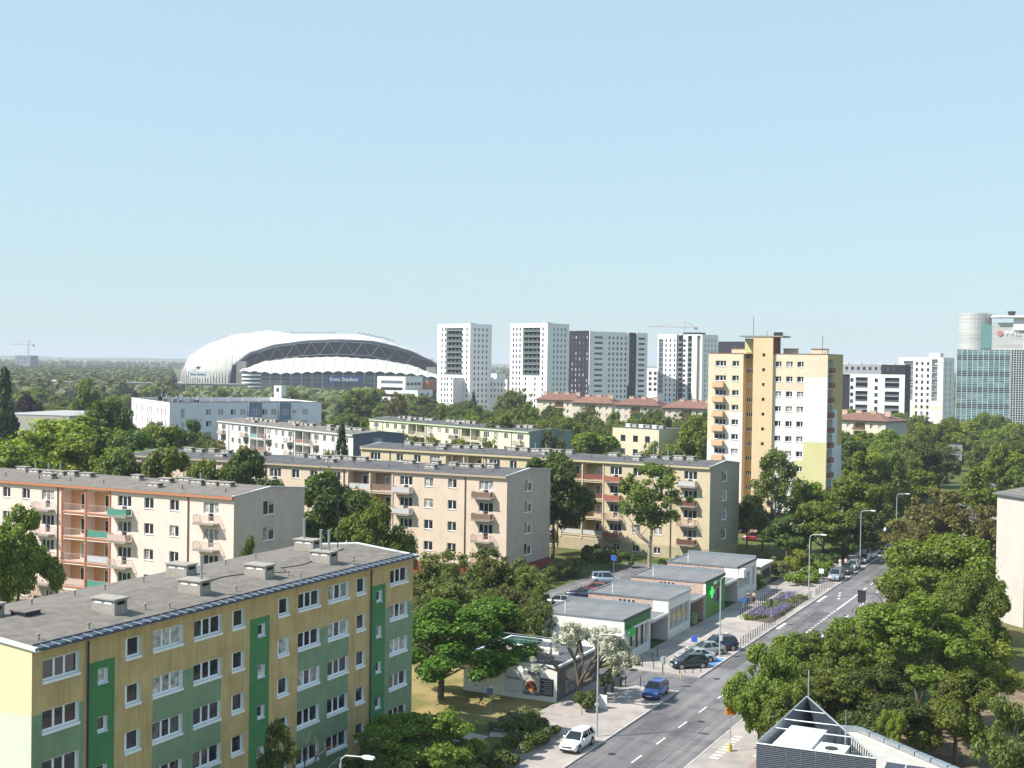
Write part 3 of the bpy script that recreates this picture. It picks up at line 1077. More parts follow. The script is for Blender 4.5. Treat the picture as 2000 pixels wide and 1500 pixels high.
# ------------------------------------------------------------------ yellow tower block
def tower_block():
    b = thing('tower_block', 'tall yellow and white eleven storey tower with orange stair shaft', 'tower block', (59.05, 244.06, 0), R(63.746))
    yel = mat('tower_yellow', (.70, .60, .44), .9, noise=.06, nscale=.3, stain=.15)
    wht = mat('tower_white', (.76, .71, .67), .9, noise=.06, nscale=.3, stain=.15)
    org = mat('tower_orange', (.68, .51, .32), .9, noise=.05, nscale=.3, stain=.1)
    lim = mat('tower_lime', (.60, .555, .29), .9, noise=.06, nscale=.3)
    peach = mat('tower_peach', (.72, .56, .42), .9, noise=.06, nscale=.3)
    och = mat('tower_ochre', (.50, .38, .19), .9, noise=.06, nscale=.3)
    rdk = mat('tower_rust', (.28, .11, .06), .9)
    obal = mat('tower_balcony', (.72, .44, .26), .85)
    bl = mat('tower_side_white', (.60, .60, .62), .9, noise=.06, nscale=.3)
    W, D, E, ST = 23.2, 13.3, 34.5, 2.83
    rows = [32.05 - k * ST for k in range(11)]
    # right wing
    mb = MB()
    ops = []
    for s0, s1 in ((8.75, 10.0), (6.6, 7.85), (4.5, 5.75)):
        ops += [(s0, s1, z, z + 1.05) for z in rows]
    regs = [(0, 10.3, 0, 27.6, wht), (0, 4.35, 27.6, 30.15, wht), (0, 4.35, 30.15, E, yel), (4.35, 10.3, 27.6, 28.9, peach), (0, 4.35, 0, 18, lim), (4.35, 6.2, 0, 14.4, lim), (0.0, 3.9, 30.15, 33.4, peach)]
    wall(mb, 'F', 0, 10.3, 0, E, ops, yel, regs, wht, 0, .18)
    ops2 = []
    for s0, s1, n0 in ((19.6, 21.75, 0), (17.05, 18.4, 0)):
        ops2 += [(s0, s1, z, z + 1.05) for z in rows]
    wall(mb, 'F', 16.2, W, 0, E, ops2, yel, [(16.2, 19.2, 0, 23.2, wht), (19.2, W, 0, 17.4, wht)], wht, 0, .18)
    ops3 = [(14.85, 16.15, 33.6 - k * ST, 34.5 - k * ST) for k in range(12)]
    wall(mb, 'F', 14.15, 16.2, 0, E + .3, ops3, och, [], och, 2.2, .15)
    mb.face([(0, 16.2, 0), (2.2, 16.2, 0), (2.2, 16.2, E), (0, 16.2, E)], org)
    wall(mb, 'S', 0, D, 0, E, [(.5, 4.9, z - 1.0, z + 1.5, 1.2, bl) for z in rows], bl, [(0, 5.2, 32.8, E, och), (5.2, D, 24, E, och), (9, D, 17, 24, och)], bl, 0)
    back_walls(mb, W, D, 0, E, bl)
    mb.face([(0, 0, E), (D, 0, E), (D, W, E), (0, W, E)], M_felt2)
    mb.build('wall', b)
    for q in ops:
        window(b, 'F', *q, (.62,), .15, sill=.06)
    for q in ops2:
        window(b, 'F', *q, (.4, .72) if q[1] - q[0] > 1.6 else (.6,), .15, sill=.08)
    for q in ops3:
        window(b, 'F', *q, (.35, .68), .12, 2.2)
    bp = MB()
    bp.box(0, 2.2, -.95, 0, -.12, 0, M_conc)
    bp.box(0, 2.2, -.98, -.9, .002, 1.0, obal)
    bp.box(0, .06, -.9, -.004, .002, 1.0, obal)
    bp.box(2.14, 2.2, -.9, -.004, .002, 1.0, obal)
    bm_ = bp.mesh('balcony')
    for z in rows[1:]:
        put('balcony', bm_, b, (-.004, 22.1, z - 1.25), -math.pi / 2)
    sp = MB()
    sp.box(.3, 3.6, -.5, -.004, -1.0, -.05, rdk)
    sm = sp.mesh('balcony')
    for z in rows:
        put('balcony', sm, b, (.8, 0, z))
    sh = MB()
    wall(sh, 'F', 10.3, 14.15, 0, 37.7, [(11.8, 12.35, 34.0 - k * ST, 34.6 - k * ST) for k in range(12)], org, [], org, -.5, .3)
    sh.face([(-.5, 10.3, 0), (0, 10.3, 0), (0, 10.3, E), (-.5, 10.3, E)], org)
    sh.face([(-.5, 10.3, E), (5, 10.3, E), (5, 10.3, 37.7), (-.5, 10.3, 37.7)], rdk)
    sh.face([(-.5, 14.15, 0), (2.2, 14.15, 0), (2.2, 14.15, 37.7), (-.5, 14.15, 37.7)], org)
    sh.face([(2.2, 14.15, E), (2.2, 16.6, E), (2.2, 16.6, 37.4), (2.2, 14.15, 37.4)], lim)
    sh.face([(5, 10.3, E), (5, 16.6, E), (5, 16.6, 37.5), (5, 10.3, 37.5)], org)
    sh.face([(2.2, 16.6, E), (5, 16.6, E), (5, 16.6, 37.5), (2.2, 16.6, 37.5)], lim)
    shaft = sh.build('stair_shaft', b)
    for k in range(12):
        window(shaft, 'F', 11.8, 12.35, 34.0 - k * ST, 34.6 - k * ST, (), .22, -.5, flat=True)
    rp = MB()
    rp.box(-.6, 5.2, 8.4, 17.0, 37.72, 37.98, M_conc)
    rp.box(2, 3.2, 9.4, 10.9, 37.98, 38.7, M_dark)
    rp.build('roof_slab', shaft)
    pr = MB()
    pr.box(-.06, .28, 0, 10.2, E + .003, E + .12, rdk)
    pr.box(-.06, .28, 16.25, W, E + .003, E + .12, rdk)
    pr.box(.3, D, -.06, .25, E + .003, E + .14, och)
    pr.build('parapet_cap', b)
    for x, y, lx, ly in ((3, 2.2, 1.2, 3.0), (4, 8.0, 1.2, 2.6), (5, 18.5, 1.2, 2.8)):
        o = MB()
        o.box(-lx / 2, lx / 2, -ly / 2, ly / 2, 0, 1.0, peach)
        o.box(-lx / 2 - .1, lx / 2 + .1, -ly / 2 - .1, ly / 2 + .1, 1.002, 1.12, rdk)
        o.build('chimney', b, (x, y, E))
    for x, y, z, h in ((1, 14.6, 38, 3.6), (2, 1.5, E, 3.6), (3, 12.5, 38, .9)):
        o = MB()
        o.tube([(0, 0, 0), (0, 0, h)], .05, M_dark, 5)
        o.build('antenna', b, (x, y, z))
tower_block()

# ------------------------------------------------------------------ the far towers
hr_white = mat('tower_white_panel', (.80, .765, .775), .7, noise=.05, nscale=.2, stain=.12)
hr_grey = mat('pale_grey_panel', (.58, .56, .59), .7, noise=.03, nscale=.2)
hr_dark = mat('anthracite_panel', (.022, .020, .034), .7)
M_balc = mat('balcony_glass', (.10, .13, .14), .2)

def cells(s_list, w, z_list, h):
    return [(s, s + w, z, z + h) for s in s_list for z in z_list]

def high_rise(label, P, rot, fw, sw, E, f_cols, s_cols, rows, balc=None, low=None, group='white residential high rises'):
    b = thing('high_rise', label, 'high rise', (P[0], P[1], 0), R(rot), group)
    mb = MB()
    fo = []
    for s in f_cols:
        for z in rows:
            if balc and balc[0] - .9 < s < balc[1] and balc[2] - 1 < z < balc[3]:
                continue
            fo.append((s, s + .95, z, z + 1.6))
    extra = []
    if balc:
        extra = [(balc[0], balc[1], balc[2], balc[3], 2.0, hr_dark)]
    wall(mb, 'F', 0, fw, 0, E, fo + extra, hr_white, [], hr_white, 0, .2)
    so = [(s, s + 1.15, z, z + 1.6) for s in s_cols for z in rows]
    wall(mb, 'S', 0, sw, 0, E, so, hr_white, [], hr_white, 0, .2)
    back_walls(mb, fw, sw, 0, E, hr_white)
    mb.face([(0, 0, E - .4), (sw, 0, E - .4), (sw, fw, E - .4), (0, fw, E - .4)], M_felt2)
    mb.build('wall', b)
    for q in fo:
        window(b, 'F', *q, flat=True, recess=.16)
    for q in so:
        window(b, 'S', *q, flat=True, recess=.16)
    if balc:
        z = balc[2]
        k = MB()
        k.box(0, balc[1] - balc[0], .04, 1.9, 0, .22, mat('balcony_slab', (.34, .35, .36), .8))
        k.box(.05, balc[1] - balc[0] - .05, .05, .12, .222, 1.25, M_balc)
        for t in range(4):
            x = (balc[1] - balc[0]) * (.15 + .25 * t)
            k.box(x, x + .9, 1.95, 1.99, .3, 2.3, hr_grey)
        km = k.mesh('balcony')
        while z < balc[3] - 1.5:
            put('balcony', km, b, (.0, balc[1], z + .01), -math.pi / 2)
            z += rows[0] - rows[1]
    o = MB()
    o.box(sw * .3, sw * .55, fw * .2, fw * .35, E - .4, E + .6, hr_grey)
    o.build('roof_plant', b)
    return b

rws = [49.6 - 3.07 * k for k in range(15)]
h1 = high_rise('white high rise with dark balcony strip, nearest to the stadium', (-23.4, 720), 50, 24.8, 18.1, 53.5,
               [2.0, 5.3, 9.5, 13, 16.2, 18.2, 20.7], [3.3, 6.6, 10.0, 13.4], rws, (6.2, 18.0, 25.0, 51.2))
h2 = high_rise('white high rise with dark balcony strip beside the black and white slab', (18.2, 680), 50, 25.5, 18.4, 53.2,
               [2.6, 7.6, 14, 18.1, 20.4, 22.7], [4.9, 8.1, 11.3, 14.4], [49.4 - 2.9 * k for k in range(16)], (4.9, 16.6, 25.6, 50.9))

def low_wing():
    b = thing('podium_building', 'low white podium with grey wall between the two white high rises', 'building', (-8, 714, 0), R(50))
    mb = MB()
    fo = cells([4 + 2.6 * k for k in range(10)], 1.0, [19.2, 15.9, 12.6], 1.6)
    wall(mb, 'F', 3, 31, 0, 23.0, fo, hr_white, [], hr_white, 12, .2)
    wall(mb, 'S', -14, 12, 0, 23.6, [], hr_grey, [], None, 20)
    mb.face([(12, 3, 22.9), (24, 3, 22.9), (24, 31, 22.9), (12, 31, 22.9)], M_felt2)
    mb.build('wall', b)
    for q in fo:
        window(b, 'F', *q, flat=True, recess=.16, off=12)
low_wing()

def slab_block():
    b = thing('high_rise', 'long black and white striped slab block right of the white high rise', 'high rise', (44.6, 760, 0), R(35), 'white residential high rises')
    E, sw, fw = 51.3, 44.8, 19.1
    rows = [47.0 - 3.15 * k for k in range(14)]
    mb = MB()
    so = []
    for z in rows:
        so += [(4.0, 10.2, z + .2, z + 1.5), (37.8, 42.6, z + .2, z + 1.5)]
        so += [(14.6 + 3.1 * k, 15.9 + 3.1 * k, z, z + 1.7) for k in range(5)]
        so += [(30.8, 31.7, z, z + 1.7), (33.2, 34.1, z, z + 1.7)]
    regs = [(29.2, 35.8, 0, E, hr_dark)]
    wall(mb, 'S', 0, sw, 0, E, so, hr_white, regs, hr_white, 0, .2)
    fo = cells([1.5, 5.0, 8.5, 12.0, 15.5], 1.0, rows, 1.7)
    wall(mb, 'F', 0, fw, 0, E + .4, fo, hr_dark, [], hr_dark, 0, .2)
    back_walls(mb, fw, sw, 0, E, hr_white)
    mb.face([(0, 0, E - .4), (sw, 0, E - .4), (sw, fw, E - .4), (0, fw, E - .4)], M_felt2)
    for x in (0, 35.8, 29.2):
        mb.box(x, x + .8, -.5, -.003, 20, E + .5, hr_white)
    mb.build('wall', b)
    for q in so:
        window(b, 'S', *q, flat=True, recess=.16)
    for q in fo:
        window(b, 'F', *q, flat=True, recess=.16, glass=glass_mat('lit_glass', (.05, .05, .06), (.45, .45, .45), .5))
slab_block()

def third_tower():
    b = thing('high_rise', 'white tower with black vertical strips left of the yellow tower', 'high rise', (114.9, 790, 0), R(55), 'white residential high rises')
    E, fw, sw = 51.2, 30.5, 21.7
    rows = [46.6 - 3.05 * k for k in range(14)]
    mb = MB()
    fo = cells([18.2, 21.2, 24.2], 1.0, rows, 1.7) + cells([11.2], 1.6, rows, 1.5)
    ex = [(13.8, 16.6, 6, E - .5, 1.6, hr_dark), (7.0, 9.8, 6, E - .8, 1.6, hr_dark), (1.2, 3.6, 6, E - .8, 1.2, M_concl), (26.6, 29.8, 15, E - 3, 1.5, hr_grey)]
    wall(mb, 'F', 0, fw, 0, E, fo + ex, hr_white, [(12.9, 13.8, 0, E, hr_dark), (16.6, 17.4, 0, E, hr_dark)], hr_white, 0, .2)
    so = cells([3.5, 8.0, 12.5, 17.0], 1.3, rows, 1.7)
    wall(mb, 'S', 0, sw, 0, E, so, hr_white, [], hr_white, 0, .2)
    back_walls(mb, fw, sw, 0, E, hr_white)
    mb.face([(0, 0, E - .4), (sw, 0, E - .4), (sw, fw, E - .4), (0, fw, E - .4)], M_felt2)
    mb.build('wall', b)
    for q in fo:
        window(b, 'F', *q, flat=True, recess=.16)
    for q in so:
        window(b, 'S', *q, flat=True, recess=.16)
    for s0, s1 in ((13.8, 16.6), (7.0, 9.8), (26.6, 29.8)):
        k = MB()
        k.box(0, s1 - s0, .03, 1.4, 0, .2, hr_grey)
        k.box(.04, s1 - s0 - .04, .04, .1, .202, 1.1, M_balc)
        km = k.mesh('balcony')
        for z in rows[:-3]:
            put('balcony', km, b, (0, s1, z - .6), -math.pi / 2)
    o = MB()
    o.box(2, 10, 3, 14, E - .4, E + 1.2, hr_dark)
    o.build('roof_plant', b)
third_tower()

def plain_block(name, label, cat, P, rot, fw, sw, E, wm, fo, so, roofm=None, glass=None, group=None, extra=None):
    b = thing(name, label, cat, (P[0], P[1], 0), R(rot), group)
    mb = MB()
    wall(mb, 'F', 0, fw, 0, E, fo, wm, [], wm, 0, .2)
    wall(mb, 'S', 0, sw, 0, E, so, wm, [], wm, 0, .2)
    back_walls(mb, fw, sw, 0, E, wm)
    mb.face([(-.1, -.1, E + .03), (sw, -.1, E + .03), (sw, fw, E + .03), (-.1, fw, E + .03)], roofm or M_felt2)
    mb.build('wall', b)
    for q in fo:
        if len(q) == 4:
            window(b, 'F', *q, flat=True, recess=.16, glass=glass)
    for q in so:
        if len(q) == 4:
            window(b, 'S', *q, flat=True, recess=.16, glass=glass)
    return b

plain_block('high_rise', 'dark flat block just behind the yellow tower stair shaft', 'high rise', (150, 830), 50, 22, 14, 48, hr_dark, cells([4, 9, 14], 1.1, [44 - 3 * k for k in range(9)], 1.6), [])

def modern_white():
    b = thing('modern_apartments', 'white modern flat roofed apartments with grey bays at the left', 'apartment block', (-94.5, 360, 0), R(28.3))
    E, fw, sw = 19.8, 48.3, 44.2
    slate = mat('slate_panel', (.22, .25, .32), .8)
    mb = MB()
    so = []
    for i, z in enumerate((16.2, 13.0, 9.8, 6.6, 3.4)):
        so += [(s, s + 1.5, z, z + 1.6) for s in ((10.2, 13.6, 17.2, 20.0) if i == 0 else (10.2, 13.6, 18.0, 21.5))]
        so += [(s, s + 1.5, z, z + 1.6) for s in (26.4, 29.0)]
        so += [(35.5, 36.6, z + .3, z + 1.3), (38.4, 40.0, z - .1, z + 1.6)]
    so += [(3.2, 4.2, 15.4, 18.0), (3.2, 4.2, 12.8, 14.2)]
    wall(mb, 'S', 0, sw, 0, E, so, hr_white, [], hr_white, 0, .2)
    fo = cells([4, 7, 9, 14, 21, 24, 26, 33, 36, 41], .9, [16.0, 12.8, 9.6, 6.4], 1.9)
    wall(mb, 'F', 0, fw, 0, E, fo, hr_white, [], hr_white, 0, .2)
    back_walls(mb, fw, sw, 0, E, hr_white)
    mb.face([(0, 0, E - .3), (sw, 0, E - .3), (sw, 22, E - .3), (0, 22, E - .3)], M_felt2)
    mb.face([(0, 22, E - .3), (14, 22, E - .3), (14, fw, E - .3), (0, fw, E - .3)], M_felt2)
    mb.build('wall', b)
    for q in so:
        window(b, 'S', *q, (.5,), .16, slim=True)
    for q in fo:
        window(b, 'F', *q, flat=True, recess=.16)
    for s0, s1 in ((22.2, 26.0), (31.2, 34.6)):
        m2 = MB()
        m2.box(s0, s1, -.9, -.003, 3, E + .1, slate)
        o = m2.build('bay', b)
        for z in (16.2, 13.0, 9.8):
            window(o, 'S', s0 + .8, s1 - .8, z, z + 1.7, (.33, .66), -.03, -.9, slim=True)
    pc = MB()
    pc.box(-.05, .2, -.05, fw, E + .003, E + .1, M_dark)
    pc.box(.21, sw, -.05, .2, E + .003, E + .1, M_dark)
    pc.build('parapet_cap', b)
    rng = random.Random(3)
    for k in range(9):
        o = MB()
        o.box(-.6, .6, -.4, .4, 0, rng.uniform(.7, 1.3), rng.choice((M_dark, M_zinc, M_concl)))
        o.tube([(.4, .1, .5), (.4, .1, 1.9), (.1, .1, 2.2)], .08, M_white, 5)
        o.build('roof_ventilator', b, (2.5 + rng.uniform(0, 8), 3 + k * 3.0, E - .3))
    for k in range(7):
        o = MB()
        o.tube([(0, 0, 0), (0, 0, 1.7)], .09, M_white, 5)
        o.build('flue_pipe', b, (9 + k * 4.6, 6 + (k % 2), E - .3))
modern_white()

plain = mat('far_beige_render', (.62, .53, .40), .9, noise=.05, stain=.15)
b8 = plain_block('apartment_block', 'small beige block with row of roof vents behind the long block', 'apartment block', (34, 300), 45, 14, 10.5, 17.2, plain,
                 cells([2.6, 6.2, 10], 1.5, [14, 10.8, 7.6], 1.5), cells([], 1, [], 1))
for k in range(6):
    chimney(b8, 3.4, 1.8 + 2 * k, 17.2, .9, 1.3, .7, M_white if k % 2 else M_concl)

# ------------------------------------------------------------------ red roofed apartment houses
def red_house(label, P, rot, fw, sw, E, rise=3.0, group='red roofed apartment houses'):
    cream = mat('cream_wall', (.62, .55, .45), .9, noise=.05, stain=.15)
    b = thing('apartment_house', label, 'apartment house', (P[0], P[1], 0), R(rot), group)
    mb = MB()
    rows = [E - 2.6 - 3.0 * k for k in range(3)]
    fo, lg = [], []
    s = 1.4
    i = 0
    while s < fw - 2:
        if i % 4 == 2 and s + 4.5 < fw - 1:
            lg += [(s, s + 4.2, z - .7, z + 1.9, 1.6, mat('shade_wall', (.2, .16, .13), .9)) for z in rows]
            s += 5.4
        else:
            fo += [(s, s + 1.2, z, z + 1.5) for z in rows]
            s += 2.9
        i += 1
    wall(mb, 'F', 0, fw, 0, E, fo + lg, cream, [], cream, 0, .2)
    so = cells([sw * .45], 1.1, rows[1:], 1.5)
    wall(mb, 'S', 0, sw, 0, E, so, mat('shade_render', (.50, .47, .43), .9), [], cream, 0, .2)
    back_walls(mb, fw, sw, 0, E, cream)
    mb.build('wall', b)
    for q in fo:
        window(b, 'F', *q, (.5,), .15, slim=True)
    for q in so:
        window(b, 'S', *q, flat=True, recess=.15)
    for q in lg:
        o = MB()
        o.box(0, q[1] - q[0], -.9, 1.2, 0, .18, cream)
        o.box(0, q[1] - q[0], -.9, -.82, .182, 1.0, mat('brown_rail', (.16, .08, .05), .8))
        o.build('balcony', b, (0, q[1], q[2]), -math.pi / 2)
    rf = MB()
    o = .9
    x0, x1, y0, y1 = -o, sw + o, -o, fw + o
    c = sw / 2
    hip = sw * .45
    e = E + .02
    rf.face([(x0, y0, e), (x0, y1, e), (c, y1 - hip, e + rise), (c, y0 + hip, e + rise)], M_redroof)
    rf.face([(x1, y0, e), (x1, y1, e), (c, y1 - hip, e + rise), (c, y0 + hip, e + rise)], M_redroof)
    rf.face([(x0, y0, e), (x1, y0, e), (c, y0 + hip, e + rise)], M_redroof)
    rf.face([(x0, y1, e), (x1, y1, e), (c, y1 - hip, e + rise)], M_redroof)
    rf.face([(x0, y0, e - .18), (x1, y0, e - .18), (x1, y1, e - .18), (x0, y1, e - .18)], mat('soffit', (.12, .07, .05), .9))
    roof = rf.build('roof', b)
    k = 2.5
    while k < fw - 1:
        chimney(roof, c - .8, k, e + rise * .62, 1.0, 2.0, 1.5, mat('brick_stack', (.50, .36, .28), .9), False)
        k += 5.2
    return b
red_house('red roofed house at the left end of the row, partly behind the tree', (28.7, 560), 63, 20.0, 12, 16.4)
red_house('second red roofed house of the row from the left', (40.5, 528), 63, 17.5, 12, 16.2)
red_house('third red roofed house of the row, in front of the slab block', (57.5, 514), 63, 18.0, 12, 16.0)
red_house('fourth red roofed house of the row, touching the yellow tower', (76.0, 500), 63, 19.0, 12, 15.6)
red_house('red roofed cream house with balconies right of the yellow tower', (123.5, 430), 50, 21, 17, 14.6, 2.6)

# ------------------------------------------------------------------ apartments and the glass office on the right
def dark_white_apartments():
    b = thing('modern_apartments', 'black and white apartment block above the red roof at the right', 'apartment block', (192.8, 640, 0), R(62))
    E, fw, sw = 34.0, 46.0, 14.0
    mb = MB()
    opn = []
    mid = mat('grey_attic', (.33, .34, .37), .8)
    for z in (22.2, 15.4, 8.6):
        opn += [(2.6, 9.6, z, z + 5.4, 1.5, hr_dark), (18, 24, z, z + 5.4, 1.5, hr_dark), (33, 40, z, z + 5.4, 1.5, hr_dark)]
    opn += [(26.8, 31.4, 2, 29.0, .8, hr_dark)]
    small = [(s, s + 1.6, z, z + 1.9) for s in (13, 25.0) for z in (25.2, 21.4, 18.0, 14.6, 11.2, 7.6)]
    attic = [(1.8 + 2.9 * k, 3.1 + 2.9 * k, 31.2, 32.8) for k in range(15)]
    wall(mb, 'F', 0, fw, 0, E, opn + small + attic, hr_white, [(0, fw, 29.2, E, mid), (0, 11.5, 29.2, E, hr_dark)], hr_white, 0, .2)
    so = cells([3, 8], 1.4, [31 - 3.3 * k for k in range(8)], 1.7)
    wall(mb, 'S', 0, sw, 0, E, so, hr_dark, [], hr_dark, 0, .2)
    back_walls(mb, fw, sw, 0, E, hr_white)
    mb.face([(0, 0, E - .3), (sw, 0, E - .3), (sw, fw, E - .3), (0, fw, E - .3)], M_felt2)
    mb.build('wall', b)
    for q in small + attic:
        window(b, 'F', *q, flat=True, recess=.16)
    for q in so:
        window(b, 'S', *q, flat=True, recess=.16)
    for q in opn[:-1]:
        for z in (q[2] + .02, q[2] + 2.9):
            o = MB()
            o.box(0, q[1] - q[0], .05, 1.4, 0, .2, hr_grey)
            o.box(.04, q[1] - q[0] - .04, .05, .1, .202, 1.1, M_balc)
            o.build('balcony', b, (0, q[1], z), -math.pi / 2)
    rng = random.Random(5)
    for k in range(8):
        o = MB()
        o.box(-1, 1, -1.6, 1.6, 0, rng.uniform(.5, 1.2), hr_grey)
        o.build('roof_plant', b, (rng.uniform(3, 10), 3 + k * 5.4, E - .3))
dark_white_apartments()

def white_apartments():
    b = thing('modern_apartments', 'tall white apartments with cream frames left of the glass office', 'apartment block', (231.4, 700, 0), R(55))
    E, fw, sw = 38.5, 24.0, 20.0
    cream = mat('cream_frame', (.72, .60, .40), .8)
    rows = [34.2 - 3.35 * k for k in range(10)]
    mb = MB()
    fo = cells([7.5, 10.6, 13.6], 1.3, rows, 1.8)
    lg = [(3.0, 6.2, 15, 37.5, 1.5, hr_grey), (16.2, 21.5, 15, 36.5, 1.5, hr_grey)]
    wall(mb, 'F', 0, fw, 0, E, fo + lg, hr_white, [(0, fw, 10.6, 11.8, cream), (2, 3.0, 0, 10.6, cream), (15.3, 16.3, 0, 10.6, cream)], hr_white, 0, .2)
    so = cells([4, 12.5], 1.4, rows, 2.1)
    wall(mb, 'S', 0, sw, 0, E, so, hr_white, [], hr_white, 0, .2)
    back_walls(mb, fw, sw, 0, E, hr_white)
    mb.face([(0, 0, E - .3), (sw, 0, E - .3), (sw, fw, E - .3), (0, fw, E - .3)], M_felt2)
    mb.build('wall', b)
    for q in fo:
        window(b, 'F', *q, flat=True, recess=.16)
    for q in so:
        window(b, 'S', *q, flat=True, recess=.16)
    for s0, s1 in ((3.0, 6.2), (16.2, 21.5)):
        k = MB()
        k.box(0, s1 - s0, .05, 1.4, 0, .2, hr_white)
        k.box(.04, s1 - s0 - .04, .05, .1, .202, 1.1, M_balc)
        km = k.mesh('balcony')
        for z in rows[:6]:
            put('balcony', km, b, (0, s1, z - .6), -math.pi / 2)
    o = MB()
    o.box(4, 10, 3, 9, E - .3, E + 2.4, hr_white)
    o.build('roof_plant', b)
white_apartments()

def glass_office():
    b = thing('office_tower', 'green glass office tower with grey louvred top at the right edge', 'office tower', (226.6, 560, 0), R(66))
    teal = glass_mat('teal_glass', (.03, .085, .10), (.11, .22, .225), .5, .1)
    teal2 = mat('dark_teal_glass', (.012, .045, .055), .08, spec=.6)
    lou = mat('grey_louvre', (.54, .53, .52), .5, metal=.3, noise=.18, nscale=.5, stretch=(.1, .1, 2.5))
    E, top = 41.0, 57.0
    core = MB()
    core.box(.42, 30, -11.5, 34, 0, E, M_dark)
    core.build('core', b)
    fw = 22.0
    nb = 10
    for i in range(nb):
        for j in range(14):
            w = fw / nb
            h = 33.0 / 14
            z = 8 + j * h
            p = MB() if (i, j) == (0, 0) else None
            if p:
                p.box(.08, w - .08, -.1, .0, .09, h - .09, teal)
                pm = p.mesh('pane')
                p2 = MB()
                p2.box(.08, w - .08, -.1, .0, .09, h - .09, teal2)
                pm2 = p2.mesh('pane')
            put('pane', pm2 if j % 3 == 0 else pm, b, (.1, fw + 12 - i * w, z), -math.pi / 2)
    m = MB()
    for i in range(nb + 1):
        y = 12 + i * fw / nb
        m.box(-.14, .35, y - .07, y + .07, 0, E, M_white)
    for j in range(43):
        z = 8 + j * 33 / 42
        m.box(-.12, .3, 12, 12 + fw, z - .05, z + .05, M_sill)
    m.build('mullion_grid', b)
    m = MB()
    for i in range(22):
        m.box(.0, .3, 11.5 - i * 1.05, 11.66 - i * 1.05, 0, E, M_white)
    for j in range(40):
        m.box(.06, .28, -11.5, 11.7, 2 + j, 2.14 + j, M_sill)
    m.box(.32, .4, -11.5, 11.7, 0, E - .2, teal2)
    m.build('corner_screen', b)
    pl = MB()
    pl.box(0, .4, 12.2, 12 + fw, 0, 8 - .2, mat('pale_green_glass', (.35, .50, .44), .2))
    pl.build('plinth_glazing', b)
    dr = MB()
    ring = [(7.5 + 6.9 * math.cos(t), 27.2 + 6.9 * math.sin(t)) for t in [2 * math.pi * k / 28 for k in range(28)]]
    dr.prism(ring, E + .02, top, lou)
    dr.build('louvred_drum', b)
    up = MB()
    up.box(1.0, 12, 7, 19.7, E + .02, top - 4.2, lou)
    up.box(1.2, 3, 19.71, 24.4, E + .5, top - 5, teal)
    up.build('upper_storeys', b)
    wt = MB()
    wt.box(.2, 12, -14, 11.0, top - 7.5, top - 2.0, hr_white)
    wt.box(1.02, 11, -14, 6.9, E + .02, top - 7.6, hr_white)
    for k in range(7):
        wt.box(.9, 1.018, -12 + 2.6 * k, -10.8 + 2.6 * k, E + 1, top - 8, M_dark)
    wt.prism([(-1.5, -14), (-1.5, 19), (10, 22), (12, -14)], top - 1.98, top - 1.2, M_white)
    wt.build('white_crown', b)
    ev = MB()
    ev.tube([(4, 12, top - 1.2), (4, 12, top + .8)], [1.2, 1.8], M_dark, 12)
    ev.build('roof_dish', b)
    logo = MB()
    logo.tube([(.6, 16.4, 48.2), (.85, 16.4, 48.2)], 1.15, mat('logo_red', (.50, .20, .21), .6), 16)
    logo.build('logo_disc', b)
    text('sign_lettering', 'IMPEL', 2.6, mat('sign_white', (.8, .76, .76), .5, emit=(1, .9, .9, .15)), b, (.8, 14.6, 47.3), (math.pi / 2, 0, -math.pi / 2), .12)
glass_office()

# ------------------------------------------------------------------ cream house at the right edge
def cream_house():
    b = thing('apartment_block', 'plain cream wall of a block cut by the right edge', 'apartment block', (68.8, 147.7, 0), R(18.9))
    cr = mat('cream_house_wall', (.52, .475, .43), .9, noise=.05, nscale=.4, stain=.1)
    E = 16.2
    mb = MB()
    wall(mb, 'F', 0, 20, 0, E, [], cr)
    so = cells([3, 8], 1.5, [12.5, 9.3, 6.1, 2.9], 1.4)
    wall(mb, 'S', 0, 12, 0, E, so, cr, [], cr, 0, .15)
    back_walls(mb, 20, 12, 0, E, cr)
    mb.build('wall', b)
    for q in so:
        window(b, 'S', *q, (.5,), .12)
    rf = MB()
    rf.box(-.45, 12.4, -.3, 20.4, E + .003, E + .16, M_zinc)
    rf.face([(-.3, -.3, E + .2), (-.3, 20.3, E + .2), (6, 20.3, E + 1.0), (6, -.3, E + 1.0)], M_felt)
    rf.face([(12.3, -.3, E + .2), (12.3, 20.3, E + .2), (6, 20.3, E + 1.0), (6, -.3, E + 1.0)], M_felt)
    roof = rf.build('roof', b)
    chimney(roof, 4, 17.5, E + .8, .9, 1.5, .8)
    chimney(roof, 4, 12, E + .8, .9, 1.5, .8)
    d = MB()
    d.tube([(-.1, 14.6, 0), (-.1, 14.6, E)], .06, M_zinc, 6)
    d.build('downpipe', b)
cream_house()

# ------------------------------------------------------------------ stadium
def interp(t, pts):
    if t <= pts[0][0]:
        return pts[0][1]
    for (a, va), (b, vb) in zip(pts, pts[1:]):
        if t <= b:
            k = (t - a) / (b - a)
            k2 = k * k * (3 - 2 * k) * .35 + k * .65
            return va + (vb - va) * k2
    return pts[-1][1]

